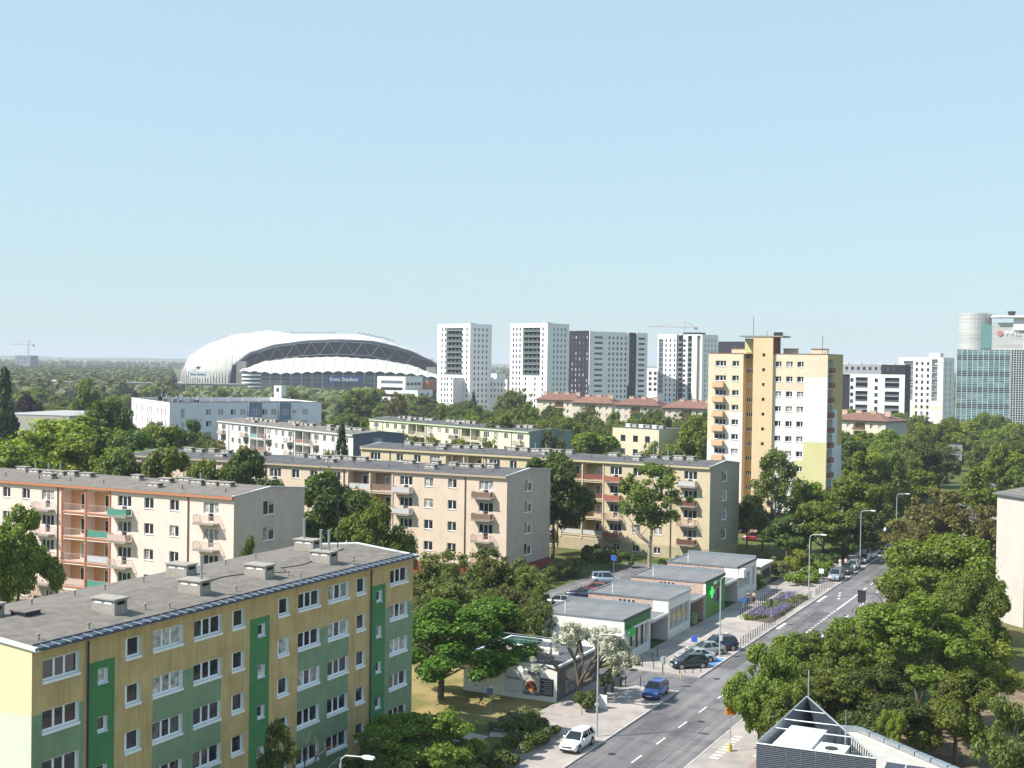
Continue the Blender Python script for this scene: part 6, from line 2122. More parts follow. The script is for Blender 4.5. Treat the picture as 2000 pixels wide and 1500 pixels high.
# ------------------------------------------------------------------ trees
LEAF = {
    'maple': leaf_mat('leaf_maple', (.158, .212, .026)),
    'dark': leaf_mat('leaf_dark', (.085, .135, .024)),
    'lime': leaf_mat('leaf_lime', (.24, .285, .036)),
    'olive': leaf_mat('leaf_olive', (.15, .18, .04)),
    'rust': leaf_mat('leaf_rust', (.18, .165, .05)),
    'purple': leaf_mat('leaf_purple', (.04, .022, .035)),
    'spruce': leaf_mat('leaf_spruce', (.042, .075, .034)),
    'willow': leaf_mat('leaf_willow', (.17, .20, .055)),
    'airy': leaf_mat('leaf_airy', (.14, .18, .04)),
    'sparse': leaf_mat('leaf_sparse', (.135, .19, .035)),
    'silver': leaf_mat('leaf_silver', (.46, .45, .37), .35, .25),
    'hedge': leaf_mat('leaf_hedge', (.115, .165, .032)),
    'varieg': leaf_mat('leaf_variegated', (.20, .22, .10)),
    'lav': leaf_mat('lavender_flower', (.21, .17, .33), .4, .2),
    'orange': leaf_mat('leaf_orange', (.80, .47, .04), .3, .3),
}
M_bark = mat('bark', (.12, .095, .075), .95, noise=.3, nscale=4, bump=.5, bscale=12)
M_barkp = mat('bark_pale', (.30, .26, .21), .95, noise=.3, nscale=4, bump=.5, bscale=12)

def leaf_mesh(name, cen, nrm, size, rng, mats=None):
    """Rhombic leaves at the given points, facing the given way."""
    n = len(cen)
    t = rng.normal(size=(n, 3))
    t -= nrm * (t * nrm).sum(1)[:, None]
    t /= np.linalg.norm(t, axis=1)[:, None] + 1e-9
    u = np.cross(nrm, t)
    s = size[:, None]
    v = np.empty((n, 4, 3))
    v[:, 0] = cen - t * s * .62
    v[:, 1] = cen + u * s * .42 + nrm * s * .08
    v[:, 2] = cen + t * s * .62
    v[:, 3] = cen - u * s * .42 + nrm * s * .08
    me = bpy.data.meshes.new(name)
    me.vertices.add(n * 4)
    me.vertices.foreach_set('co', v.reshape(-1))
    me.loops.add(n * 4)
    me.loops.foreach_set('vertex_index', np.arange(n * 4, dtype=np.int32))
    me.polygons.add(n)
    me.polygons.foreach_set('loop_start', np.arange(0, n * 4, 4, dtype=np.int32))
    me.polygons.foreach_set('loop_total', np.full(n, 4, dtype=np.int32))
    for m in (mats or [None]):
        me.materials.append(m)
    me.update()
    return me

def crown_points(rng, n, blobs, shell=(.7, 1.05), up=.35, rnd=.65):
    """Leaves on the outer skin of many small clumps."""
    bl = np.array(blobs)
    wgt = bl[:, 3] ** 2
    k = rng.choice(len(bl), n, p=wgt / wgt.sum())
    d = rng.normal(size=(n, 3))
    d[:, 2] += .25
    d /= np.linalg.norm(d, axis=1)[:, None]
    r = bl[k, 3] * rng.uniform(shell[0], shell[1], n)
    c = bl[k, :3] + d * r[:, None] * np.array([1, 1, .82])
    nr = d * .7 + rng.normal(size=(n, 3)) * rnd * .6 + np.array([0, 0, up])
    nr /= np.linalg.norm(nr, axis=1)[:, None]
    return c, nr

def make_crown(name, seed, n, leaf, style):
    """Reference crown: radius 4.5 m, height 9 m, standing on z = 0."""
    rng = np.random.default_rng(seed)
    B = []
    if style == 'broad':
        # a dozen boughs, each a cluster of clumps, so light tops and dark hollows alternate
        nbo = int(rng.integers(13, 18))
        for i in range(nbo):
            if i == 0:
                bc, br = np.array([rng.uniform(-.5, .5), rng.uniform(-.5, .5), 7.0]), 1.7
            elif i == 1:
                bc, br = np.array([0., 0., 4.2]), 2.4
            else:
                a = 2.4 * i + rng.uniform(-.4, .4)
                hz = rng.uniform(1.5, 6.9)
                ro = 3.1 * math.sin(math.pi * min(.97, (hz + 1.0) / 9.4)) ** .7 * rng.uniform(.75, 1.12)
                bc, br = np.array([math.cos(a) * ro, math.sin(a) * ro, hz]), rng.uniform(1.15, 1.9)
            for k in range(13):
                d = rng.normal(size=3)
                d /= np.linalg.norm(d)
                q = bc + d * br * rng.uniform(.4, .95) * np.array([1, 1, .75])
                B.append((q[0], q[1], q[2], br * rng.uniform(.28, .5)))
    elif style == 'open':
        for i in range(70):
            a = rng.uniform(0, 2 * np.pi)
            z = rng.uniform(.6, 8.6)
            R_ = 4.0 * math.sin(min(1, max(.12, z / 9)) ** .8 * math.pi) ** .7 * rng.uniform(.25, 1.05)
            B.append((math.cos(a) * R_, math.sin(a) * R_, z, rng.uniform(.45, 1.0)))
    elif style == 'cone':
        for i in range(110):
            z = rng.uniform(0, 1) ** 1.25
            a = rng.uniform(0, 2 * np.pi)
            R_ = 4.2 * (1 - z) ** .9 * rng.uniform(.45, 1.0) + .15
            B.append((math.cos(a) * R_, math.sin(a) * R_, .4 + 8.4 * z - .25 * R_, .35 + .75 * (1 - z)))
    elif style == 'tiers':
        for i in range(60):
            a = rng.uniform(0, 2 * np.pi)
            k = rng.integers(0, 5)
            z = 2.6 + k * 1.35 + rng.uniform(-.3, .3)
            R_ = (4.3 - abs(k - 1.2) * .55) * math.sqrt(rng.uniform(.1, 1.0))
            B.append((math.cos(a) * R_, math.sin(a) * R_, z, rng.uniform(.6, 1.0)))
    elif style == 'feather':
        for i in range(240):
            d = rng.normal(size=3)
            d /= np.linalg.norm(d)
            t = rng.uniform(.35, 1.02)
            B.append((d[0] * 4.1 * t, d[1] * 4.1 * t, 4.4 + d[2] * 4.3 * t, rng.uniform(.3, .7)))
    c, nr = crown_points(rng, n, B, (.1, 1.15) if style in ('feather', 'open') else (.66, 1.06))
    st = rng.random(len(c)) < .07                      # stray twigs beyond the clumps
    c[st] += nr[st] * rng.uniform(.15, .6, st.sum())[:, None]
    if style in ('tiers',):
        c[:, 2] = c[:, 2] * 1.0
        nr[:, 2] += .5
        nr /= np.linalg.norm(nr, axis=1)[:, None]
    keep = c[:, 2] > -.2
    c, nr = c[keep], nr[keep]
    return leaf_mesh(name, c, nr, leaf * rng.uniform(.7, 1.3, len(c)), rng)

CROWN = {
    'broad': [make_crown('crown', 10 + i, 16000, .33, 'broad') for i in range(5)],
    'near': [make_crown('crown', 20 + i, 46000, .215, 'broad') for i in range(4)],
    'open': [make_crown('crown', 30 + i, 13000, .27, 'open') for i in range(3)],
    'cone': [make_crown('crown', 40 + i, 7000, .40, 'cone') for i in range(2)],
    'feather': [make_crown('crown', 50 + i, 18000, .26, 'feather') for i in range(3)],
    'tiers': [make_crown('crown', 60, 34000, .22, 'tiers')],
}
def make_trunk(name, seed, limbs, m, top=.8, spread=.5):
    """Reference trunk for a 10 m tree with a 4.5 m crown radius."""
    rng = random.Random(seed)
    b = MB()
    n = 7
    pts = [(rng.uniform(-.1, .1) * i, rng.uniform(-.1, .1) * i, 10 * top * i / n) for i in range(n + 1)]
    pts[0] = (0, 0, -.15)
    b.tube(pts, [.24 * (1 - .85 * i / n) + .015 for i in range(n + 1)], m, 8, False)
    for k in range(limbs):
        i = rng.randint(2, n - 1)
        p = Vector(pts[i])
        a = rng.uniform(0, 2 * math.pi)
        ln = rng.uniform(.5, 1.0) * 4.3 * spread * 1.6
        e = p + Vector((math.cos(a) * ln * .8, math.sin(a) * ln * .8, ln * rng.uniform(.4, .9)))
        md = p.lerp(e, .5) + Vector((rng.uniform(-.3, .3), rng.uniform(-.3, .3), -.25))
        r0 = .13 * (1 - .8 * i / n) + .03
        b.tube([p, md, e], [r0, r0 * .65, .015], m, 5, False)
        for q in range(2):
            s = p.lerp(e, rng.uniform(.4, .8))
            f_ = s + Vector((rng.uniform(-1.2, 1.2), rng.uniform(-1.2, 1.2), rng.uniform(.3, 1.3)))
            b.tube([s, f_], [r0 * .4, .012], m, 4, False)
    return b.mesh(name, True)
TRUNK = [make_trunk('trunk', i, 9, M_bark) for i in range(3)]
TRUNKP = [make_trunk('trunk', 10 + i, 12, M_barkp, .9, .6) for i in range(2)]

def tree(kind, x, y, h, r, label, group=None, near=False, idx=0, base=None, name=None):
    nm = name or {'spruce': 'spruce_tree', 'willow': 'willow_tree', 'maple': 'maple_tree'}.get(kind, 'leafy_tree')
    rng = random.Random(int(x * 13 + y * 7))
    t = thing(nm, label, 'tree', (x, y, 0), rng.uniform(0, 6.28), group)
    style = {'spruce': 'cone', 'airy': 'open', 'sparse': 'open', 'olive': 'feather', 'willow': 'feather', 'rust': 'feather'}.get(kind, 'broad')
    if near and style == 'broad':
        style = 'near'
    me = CROWN[style][rng.randrange(len(CROWN[style]))]
    bs = base if base is not None else {'cone': .04, 'open': .3, 'feather': .06}.get(style, .2)
    if h < 7:
        bs = min(bs, .06)
    c = put('crown', me, t, (0, 0, h * bs), 0, (r / 4.5, r / 4.5, h * (1 - bs) / 9.0))
    c.material_slots[0].link = 'OBJECT'
    c.material_slots[0].material = LEAF[kind]
    tm = rng.choice(TRUNKP if kind in ('sparse',) else TRUNK)
    put('trunk', tm, t, (0, 0, 0), 0, (r / 4.5 * .9, r / 4.5 * .9, h / 10))
    return t

BASES = {'tall thin trunked airy tree in front of the yellow beige block': .42, 'large maple with a pale bare trunk showing at the right': .38}
for kind, x, y, h, r, label in TREES:
    tree(kind, x, y, h, r, label, None, y < 165, base=BASES.get(label, .08 if (kind == 'maple' and x > 15 and y < 160) else None))
KIND_WORD = {'maple': 'mid green leafy', 'dark': 'dark green dense', 'lime': 'light yellow green', 'olive': 'olive green feathery', 'spruce': 'dark pointed conifer'}
FLAB = {   # zones by direction (left, middle, right of the group) and by distance (near, far), each named by what stands there
    'right': ('wood on the right', (('beside the far end of the street', 'below the red roof right of the tower'), ('in the wood near the billboard', 'below the black and white apartments'), ('in the wood left of the cream house', 'below the green glass office'))),
    'mid': ('trees below the red roofs', (('behind the pale yellow block', 'below the first white high rise'), ('behind the yellow beige block chimneys', 'below the left red roofs'), ('behind the small beige block', 'below the red roofs by the tower'))),
    'midfar': ('trees at the foot of the high rises', (('left of the first white high rise', 'at the foot of the first high rise'), ('below the podium building', 'at the foot of the podium'), ('before the second white high rise', 'left of the first red roof'))),
    'left': ('trees behind the pink block', (('above the pink block at the left edge', 'by the low grey hall'), ('above the pink block chimneys', 'left of the white modern apartments'), ('left of the white loggia block', 'below the white modern apartments'))),
    'leftfar': ('trees before the stadium', (('in the belt below the elevated road', 'under the left horizon wood'), ('beyond the white modern apartments', 'before the rounded stadium end'), ('between the stadium and the pale yellow block', 'before the stadium facade'))),
    'gap': ('trees between the white blocks', (('beside the white modern apartments', 'at the back of the white modern apartments'), ('behind the slate blue gable', 'between white and yellow blocks'), ('behind the pale yellow block roof', 'right of the pale yellow block'))),
}
todo_ = []
for key, lst in FOREST.items():
    grp, zones = FLAB[key]
    dirs = sorted(t_[1] / t_[2] for t_ in lst)
    dist = sorted(t_[2] for t_ in lst)
    d1, d2, dm = dirs[len(dirs) // 3], dirs[2 * len(dirs) // 3], dist[len(dist) // 2]
    for kind, x, y, h, r in lst:
        q = x / y
        z = zones[0 if q < d1 else 1 if q < d2 else 2][0 if y < dm else 1]
        size = 'tall' if h > 13 else 'low' if h < 10.5 else 'middling'
        w = KIND_WORD[kind]
        todo_.append([q, kind, x, y, h, r, ('%s %s %s %s' % (size, w, '' if kind == 'spruce' else 'tree', z)).replace('  ', ' '), grp])
todo_.sort(key=lambda t_: t_[0])
many = {}
for t_ in todo_:
    many.setdefault(t_[6], []).append(t_)
NTH = 'first second third fourth fifth sixth seventh eighth ninth tenth'.split()
for lab, ts in many.items():
    for i_, t_ in enumerate(ts):
        q, kind, x, y, h, r, _l, grp = t_
        tree(kind, x, y, h, r, lab if len(ts) == 1 else lab + ', ' + NTH[min(i_, 9)] + ' from left', grp, False)

# the spreading flat topped tree by the restaurant
t = thing('spreading_tree', 'dark green flat topped spreading tree beside the restaurant pavilion', 'tree', G(107.7, 60.2))
c = put('crown', CROWN['tiers'][0], t, (2.4, .5, .6), .7, (6.7 / 4.5, 6.4 / 4.5, 1.0))
c.material_slots[0].link = 'OBJECT'
c.material_slots[0].material = leaf_mat('leaf_locust', (.095, .18, .018))
m = MB()
m.tube([(0, 0, -.1), (.1, 0, 2.2), (.4, .1, 4.5), (.5, 0, 6.5)], [.34, .26, .2, .08], M_bark, 9, False)
for k in range(9):
    a = k * .7
    m.tube([(.1, 0, 2.0 + k * .4), (math.cos(a) * 2, math.sin(a) * 2, 3.0 + k * .45), (math.cos(a) * 4.4, math.sin(a) * 4.4, 3.5 + k * .5)], [.15, .1, .03], M_bark, 6, False)
m.build('trunk', t, smooth=True)

# the leaning tree with pale blossom
t = thing('blossoming_tree', 'gnarled leaning tree with pale silvery blossom by the restaurant corner', 'tree', G(112.6, 48.3))
rx, ry = math.sin(TH), math.cos(TH)
rng = random.Random(11)
m = MB()
tips = []
def limb(p, d, ln, r, depth):
    e = p + d * ln
    md = p.lerp(e, .5) + Vector((rng.uniform(-.2, .2), rng.uniform(-.2, .2), rng.uniform(-.15, .15)))
    m.tube([p, md, e], [r, r * .8, r * .6], M_bark, 6, False)
    if depth == 0:
        tips.append((e, ln))
        return
    for k in range(3 if depth > 1 else 2):
        nd = (d + Vector((rng.uniform(-.8, .8), rng.uniform(-.8, .8), rng.uniform(-.25, .7)))).normalized()
        limb(e, nd, ln * rng.uniform(.6, .82), r * .58, depth - 1)
limb(Vector((0, 0, -.1)), Vector((.12, 0, 1)).normalized(), 1.9, .34, 0)
for d in ((.75, .3, .8), (.2, .5, 1.0), (-.85, -.25, .65), (1.0, -.1, .5), (.45, -.4, 1.0), (.9, .5, .75), (-.2, .1, 1.1)):
    limb(Vector((.22, 0, 1.7)), Vector(d).normalized(), 2.5, .2, 2)
m.build('trunk', t, smooth=True)
nr_ = np.random.default_rng(5)
bl = []
for e, ln in tips[1:]:
    if e.x < -2.0 and rng.random() < .85:
        continue
    for q in range(3):
        bl.append((e.x + rng.uniform(-.5, .5), e.y + rng.uniform(-.5, .5), max(1.6, e.z + rng.uniform(-.9, .5)), rng.uniform(.3, .65)))
c_, n_ = crown_points(nr_, 20000, bl, (.15, 1.1))
put('crown', leaf_mesh('crown', c_, n_, .16 * nr_.uniform(.6, 1.4, len(c_)), nr_, [LEAF['silver']]), t)

# the half bare tree at the bottom: leafless upper twigs
t = thing('bare_branch_tree', 'leafless pale branches rising in front of the green facade panels', 'tree', (-13.4, 84.6, 0))
m = MB()
rng = random.Random(21)
tips = []
limb(Vector((0, 0, -.1)), Vector((0, 0, 1)), 4.6, .14, 0)
for d in ((.5, .2, .9), (-.4, .1, 1), (.9, -.2, .5), (.2, -.3, 1)):
    limb(Vector((0, 0, 4.2)), Vector(d).normalized(), 1.7, .07, 2)
m.build('trunk', t)

# ------------------------------------------------------------------ hedges, shrubs and the flower bed
def shrub_box(name, label, cat, a0, a1, b0, b1, h, leafm, n, size=.22, seed=1, group=None):
    rg = np.random.default_rng(seed)
    L, D = a1 - a0, b1 - b0
    o = thing(name, label, cat, G(a0, b0), GROT, group)
    k = max(4, int(L * D * 1.1))
    bl = [(rg.uniform(0, L), rg.uniform(0, D), h * rg.uniform(.3, .78), rg.uniform(.3, .48) * min(1.4, h)) for _ in range(k)]
    c, nn = crown_points(rg, n, bl)
    kp = c[:, 2] > 0
    put('foliage', leaf_mesh('foliage', c[kp], nn[kp], size * rg.uniform(.7, 1.3, kp.sum()), rg, [leafm]), o)
    m_ = MB()
    q = .4
    while q < L:
        m_.tube([(q, D / 2, -.02), (q, D / 2, h * .7)], [.04, .015], M_bark, 5)
        q += 1.3
    m_.build('stem', o)
    return o
shrub_box('hedge', 'thick dark green hedge behind the white estate car', 'hedge', 86, 101.5, 44.8, 47.0, 1.7, LEAF['hedge'], 9000, .24, 1)
shrub_box('hedge', 'end of the hedge turning towards the restaurant', 'hedge', 99.2, 103.2, 46.6, 49.4, 1.5, LEAF['hedge'], 4000, .22, 2)
shrub_box('shrub_bed', 'pale variegated low shrubs beside the path', 'shrubs', 100.6, 106.8, 48.8, 51.2, 1.1, LEAF['varieg'], 6000, .2, 3)
shrub_box('shrub', 'clipped green bush at the foot of the blossoming tree', 'shrub', 108.4, 111.6, 45.0, 47.2, 1.9, LEAF['hedge'], 4500, .2, 4)
shrub_box('hedge', 'hedge between the red plinth block and the car park', 'hedge', 168, 184, 77, 80, 2.6, LEAF['hedge'], 7000, .3, 5)
shrub_box('hedge', 'clipped yellowish hedge along the pavement past the shops', 'hedge', 188, 206, 44.4, 47.4, 1.8, LEAF['maple'], 9000, .28, 6)
shrub_box('hedge', 'second stretch of hedge beside the parked cars', 'hedge', 208, 236, 45.2, 48.6, 2.2, LEAF['dark'], 9000, .32, 7)
shrub_box('shrub', 'reddish brown bush beside the last kiosk', 'shrub', 192, 197, 49, 53, 3.4, LEAF['rust'], 5000, .28, 8)
shrub_box('shrub', 'dark bush in front of the yellow beige block, left of the airy tree', 'shrub', 189, 193, 73, 77, 3.2, LEAF['dark'], 4000, .3, 9)
shrub_box('shrub', 'low shrub in front of the yellow beige block loggias', 'shrub', 193, 199, 78, 83, 2.6, LEAF['dark'], 4000, .3, 10)
shrub_box('shrub', 'green bush by the downpipe of the yellow beige block', 'shrub', 190.5, 195, 64, 68, 2.8, LEAF['maple'], 4000, .3, 11)
shrub_box('shrub', 'rounded shrub behind the pharmacy pavilion', 'shrub', 183, 186, 61, 64, 2.5, LEAF['hedge'], 2600, .28, 12)
shrub_box('shrub', 'grassy shrub by the first shop front corner', 'shrub', 124.8, 130, 48.6, 50.0, .9, LEAF['varieg'], 2500, .18, 13)
shrub_box('shrub', 'green shrub beside the far end shop wall', 'shrub', 182.4, 185.6, 50.5, 53.5, 2.3, LEAF['maple'], 3000, .26, 14)
shrub_box('hedge', 'dark hedge under the cream house wall', 'hedge', 128, 141, 4, 8, 2.2, LEAF['dark'], 6000, .3, 15)

fb = thing('flower_bed', 'purple lavender flower bed edged by low posts beside the road', 'flower bed', G(159.4, 42.3), GROT)
m = MB()
m.prism([(0, 0), (19.5, 0), (22, 4.4), (.8, 3.6)], .1, .2, mat('bed_soil', (.11, .09, .06), .95, noise=.3, nscale=2))
m.build('soil', fb)
rg = np.random.default_rng(8)
def bed_patch(n, mat_, z0, z1, size, seed, xr, yr):
    rr = np.random.default_rng(seed)
    cx = rr.uniform(xr[0], xr[1], 40)
    cy = rr.uniform(yr[0], yr[1], 40)
    k = rr.integers(0, 40, n)
    c = np.stack([cx[k] + rr.normal(0, .45, n), cy[k] + rr.normal(0, .28, n), rr.uniform(z0, z1, n)], 1)
    c[:, 1] = np.clip(c[:, 1], .05, 3.9)
    nn = rr.normal(size=(n, 3)) + np.array([0, 0, .5])
    nn /= np.linalg.norm(nn, axis=1)[:, None]
    return leaf_mesh('foliage', c, nn, size * rr.uniform(.7, 1.3, n), rr, [mat_])
put('foliage', bed_patch(9000, LEAF['olive'], .2, .6, .17, 1, (.5, 20.5), (.2, 3.8)), fb)
put('lavender', bed_patch(1900, LEAF['lav'], .45, .85, .11, 2, (1, 8), (1.6, 3.6)), fb)
put('lavender', bed_patch(1900, LEAF['lav'], .45, .85, .11, 3, (3, 12), (.3, 1.4)), fb)
put('lavender', bed_patch(1500, LEAF['lav'], .45, .85, .11, 4, (13, 20.5), (1.5, 3.4)), fb)

ob = thing('orange_foliage', 'orange leaved twig on a thin stem at the crossing corner', 'plant', G(104.6, 31.0))
m = MB()
m.tube([(0, 0, 0), (.05, .05, 2.6), (.0, .1, 3.9)], [.05, .04, .02], M_steel, 6)
m.build('stem', ob)
m = MB()
m.tube([(0, 0, 0), (0, 0, .75)], .2, mat('yellow_base', (.55, .45, .10), .8), 10)
m.build('base', ob)
c_, n_ = crown_points(rg, 420, [(0, .1, 3.7, .42), (.25, 0, 3.3, .3), (-.2, .1, 3.3, .25)], (.2, 1))
put('foliage', leaf_mesh('foliage', c_, n_, .16 * rg.uniform(.7, 1.3, len(c_)), rg, [LEAF['orange']]), ob)

# ------------------------------------------------------------------ the far woods on the horizon
def far_wood(name, label, seed, px0, px1, d0, d1, n, leafm, hr=(9, 17)):
    rr = np.random.default_rng(seed)
    d = np.sqrt(rr.uniform(d0 * d0, d1 * d1, n))
    x = rr.uniform(px0, px1, n) * d
    hh = rr.uniform(hr[0], hr[1], n)
    ra = rr.uniform(4.5, 8.5, n)
    per = 130
    k = np.repeat(np.arange(n), per)
    dd = rr.normal(size=(n * per, 3))
    dd[:, 2] = np.abs(dd[:, 2]) * 1.0 - .3
    dd /= np.linalg.norm(dd, axis=1)[:, None]
    rr_ = rr.uniform(.7, 1.05, n * per)
    c = np.stack([x[k] + dd[:, 0] * ra[k] * rr_, d[k] + dd[:, 1] * ra[k] * rr_, hh[k] * .55 + dd[:, 2] * hh[k] * .45 * rr_], 1)
    c[:, 2] = np.maximum(c[:, 2], .5)
    nn = dd + rr.normal(size=dd.shape) * .22 + np.array([0, 0, .25])
    nn /= np.linalg.norm(nn, axis=1)[:, None]
    o = put(name, leaf_mesh(name, c, nn, 3.7 * rr.uniform(.6, 1.3, n * per), rr, [leafm]))
    o['label'] = label
    o['kind'] = 'stuff'
    return o
LEAF['far'] = leaf_mat('leaf_far', (.14, .17, .06), .12, .2)
LEAF['fard'] = leaf_mat('leaf_far_dark', (.10, .135, .055), .12, .2)
far_wood('far_wood', 'wooded belt behind the trees left of the stadium', 1, -.42, -.262, 900, 1900, 800, LEAF['far'])
far_wood('far_wood', 'low trees along the foot of the stadium', 5, -.262, -.05, 880, 1190, 170, LEAF['far'], (5, 9))
far_wood('far_wood', 'darker wooded belt on the left horizon', 2, -.42, -.262, 1300, 2600, 700, LEAF['fard'])
far_wood('far_wood', 'hazy wooded horizon behind the stadium and the towers', 3, -.42, .42, 2600, 5200, 1500, LEAF['fard'], (14, 22))
far_wood('far_wood', 'woods behind the high rises and the glass office', 4, -.08, .42, 900, 2400, 700, LEAF['far'])
hm = MB()
for (x0, x1, y, h0, h1) in ((-5200, -1900, 8200, 26, 34), (-3000, 900, 9000, 24, 32), (-500, 5200, 9400, 26, 34)):
    n = 40
    top = [(x0 + (x1 - x0) * i / n, y, h0 + (h1 - h0) * (.5 + .5 * math.sin(i * .7 + x0)) * math.sin(math.pi * i / n) ** .4) for i in range(n + 1)]
    front = [(p[0], y - 900, -2) for p in top]
    back = [(p[0], y + 900, -2) for p in top]
    hm.loft([front, top, back], M_grass, False, False)
o = hm.build('hills')
o['kind'] = 'structure'

# ------------------------------------------------------------------ vehicles
M_tyre = mat('tyre', (.018, .018, .02), .85)
M_rim = mat('alloy_rim', (.42, .43, .45), .35, metal=.7)
M_cglass = mat('car_glass', (.012, .015, .018), .04, spec=.8)
M_hl = mat('headlight', (.75, .78, .8), .12, spec=.8)
M_tl = mat('tail_light', (.35, .01, .01), .2)
M_plate = mat('number_plate', (.72, .72, .70), .5)
M_bump = mat('black_plastic', (.03, .03, .032), .6)
def paint(name, c, metal=.35):
    m = mat('paint_' + name, c, .28, metal=metal, spec=.6)
    b = m.node_tree.nodes['Principled BSDF']
    b.inputs['Coat Weight'].default_value = .8
    b.inputs['Coat Roughness'].default_value = .05
    return m
# length, width, height, windscreen base, windscreen top, roof end, tail base (x of each), hood height, boot height
CARS = {
    'hatch': (3.95, 1.70, 1.48, .98, .22, -1.45, -1.88, .92, .95),
    'estate': (4.25, 1.66, 1.46, .95, .18, -1.75, -2.05, .90, .95),
    'sedan': (4.35, 1.72, 1.43, .92, .15, -.98, -1.62, .90, 1.0),
    'suv': (4.3, 1.80, 1.66, 1.0, .35, -1.65, -2.05, 1.02, 1.1),
    'van': (4.5, 1.80, 1.70, 1.25, .45, -1.95, -2.2, 1.0, 1.05),
}
CARM = {}
def car_meshes(kind, pt):
    key = (kind, pt.name)
    if key in CARM:
        return CARM[key]
    Ln, W, Hh, wb, wt, re, tb, hz, bz = CARS[kind]
    l, w = Ln / 2, W / 2
    out = {}
    def ring(x, hw, z0, z1, sh):
        return [(x, -hw * .88, z0), (x, -hw, z0 + .14), (x, -hw * 1.0, (z0 + z1) / 2 + .04), (x, -hw * .95, z1 - .07), (x, -hw * .80, z1), (x, 0, z1 + sh),
                (x, hw * .80, z1), (x, hw * .95, z1 - .07), (x, hw * 1.0, (z0 + z1) / 2 + .04), (x, hw, z0 + .14), (x, hw * .88, z0)]
    b = MB()
    st = [(l, w * .72, .32, .56, 0), (l - .06, w * .84, .24, .66, .01), (l - .22, w * .93, .20, .74, .02), (l - .55, w * .98, .19, .80, .03), (wb + .1, w, .19, hz - .02, .03),
          (wb - .1, w, .19, hz, .02), (.3, w, .19, hz + .01, 0), (-.6, w, .19, hz + .03, 0), (tb + .15, w * .99, .20, bz, .02), (-l + .18, w * .95, .22, bz - .02, .02), (-l + .04, w * .86, .26, bz - .14, 0), (-l, w * .78, .34, .66, 0)]
    b.loft([ring(*s) for s in st], pt)
    out['body'] = b.mesh('body', True)
    g = MB()
    zs = hz - .01
    def gr(x, z, hw):
        return [(x, -hw, z), (x, hw, z)]
    k = w * .90
    r_ = w * .70
    # greenhouse: glass faces between the belt line and the roof
    belt = [(wb, hz - .01), (tb, bz - .01)]
    P = lambda x, s, z, hw: (x, s * hw, z)
    g.face([P(wb, -1, hz, k), P(wb, 1, hz, k), P(wt, 1, Hh - .03, r_), P(wt, -1, Hh - .03, r_)], M_cglass)
    g.face([P(tb, -1, bz, k), P(tb, 1, bz, k), P(re, 1, Hh - .05, r_), P(re, -1, Hh - .05, r_)], M_cglass)
    for s in (-1, 1):
        g.face([P(wb, s, hz, k), P(tb, s, bz, k), P(re, s, Hh - .05, r_), P(wt, s, Hh - .03, r_)], M_cglass)
    out['windows'] = g.mesh('windows')
    rf = MB()
    rf.loft([[(wt + .06, -r_ - .01, Hh - .07), (wt + .06, -r_ * .5, Hh - .02), (wt + .06, r_ * .5, Hh - .02), (wt + .06, r_ + .01, Hh - .07)],
             [((wt + re) / 2, -r_ - .02, Hh - .03), ((wt + re) / 2, -r_ * .5, Hh + .01), ((wt + re) / 2, r_ * .5, Hh + .01), ((wt + re) / 2, r_ + .02, Hh - .03)],
             [(re - .06, -r_ - .01, Hh - .08), (re - .06, -r_ * .5, Hh - .03), (re - .06, r_ * .5, Hh - .03), (re - .06, r_ + .01, Hh - .08)]], pt)
    def pil(x0, z0, x1, z1, s, wd):
        rf.loft([[(x0 - wd, s * (k + .012), z0), (x0 + wd, s * (k + .012), z0), (x0 + wd, s * (k - .05), z0), (x0 - wd, s * (k - .05), z0)],
                 [(x1 - wd, s * (r_ + .015), z1), (x1 + wd, s * (r_ + .015), z1), (x1 + wd, s * (r_ - .05), z1), (x1 - wd, s * (r_ - .05), z1)]], pt)
    for s in (-1, 1):
        pil(wb - .02, hz, wt, Hh - .05, s, .06)
        pil((wb + tb) / 2 - .1, hz + .02, (wt + re) / 2 + .05, Hh - .04, s, .05)
        pil(tb + .1, bz, re + .04, Hh - .07, s, .11)
        if kind in ('estate', 'van', 'suv'):
            pil(tb * .58, hz + .02, re * .58, Hh - .05, s, .05)
    out['roof'] = rf.mesh('roof', False)
    wh = MB()
    R_ = .31 if kind != 'suv' else .35
    wh.tube([(0, -.1, 0), (0, .1, 0)], R_, M_tyre, 18)
    out['wheel'] = wh.mesh('wheel')
    rm = MB()
    rm.tube([(0, -.112, 0), (0, -.098, 0)], R_ * .66, M_rim, 14)
    rm.tube([(0, .098, 0), (0, .112, 0)], R_ * .66, M_rim, 14)
    out['rim'] = rm.mesh('rim')
    ar = MB()
    ar.tube([(0, -.06, 0), (0, .06, 0)], R_ + .06, M_bump, 18)
    out['arch'] = ar.mesh('wheel_arch')
    h = MB()
    h.loft([[(l - .13, -.16, .54), (l - .13, .16, .54), (l - .3, .16, .78), (l - .3, -.16, .76)], [(l - .02, -.12, .55), (l - .06, .12, .55), (l - .24, .14, .78), (l - .2, -.12, .75)]], M_hl)
    out['headlight'] = h.mesh('headlight')
    t = MB()
    t.box(-.06, .06, -.13, .13, -.16, .16, M_tl)
    out['tail'] = t.mesh('tail_light')
    p = MB()
    p.box(-.012, .012, -.26, .26, -.055, .055, M_plate)
    out['plate'] = p.mesh('number_plate')
    gr_ = MB()
    gr_.box(-.02, .03, -.42, .42, -.05, .06, M_bump)
    gr_.box(-.02, .05, -.62, .62, -.3, -.2, M_bump)
    out['grille'] = gr_.mesh('grille')
    mi = MB()
    mi.box(-.06, .06, -.09, .09, -.06, .06, pt)
    out['mirror'] = mi.mesh('mirror')
    CARM[key] = out
    return out

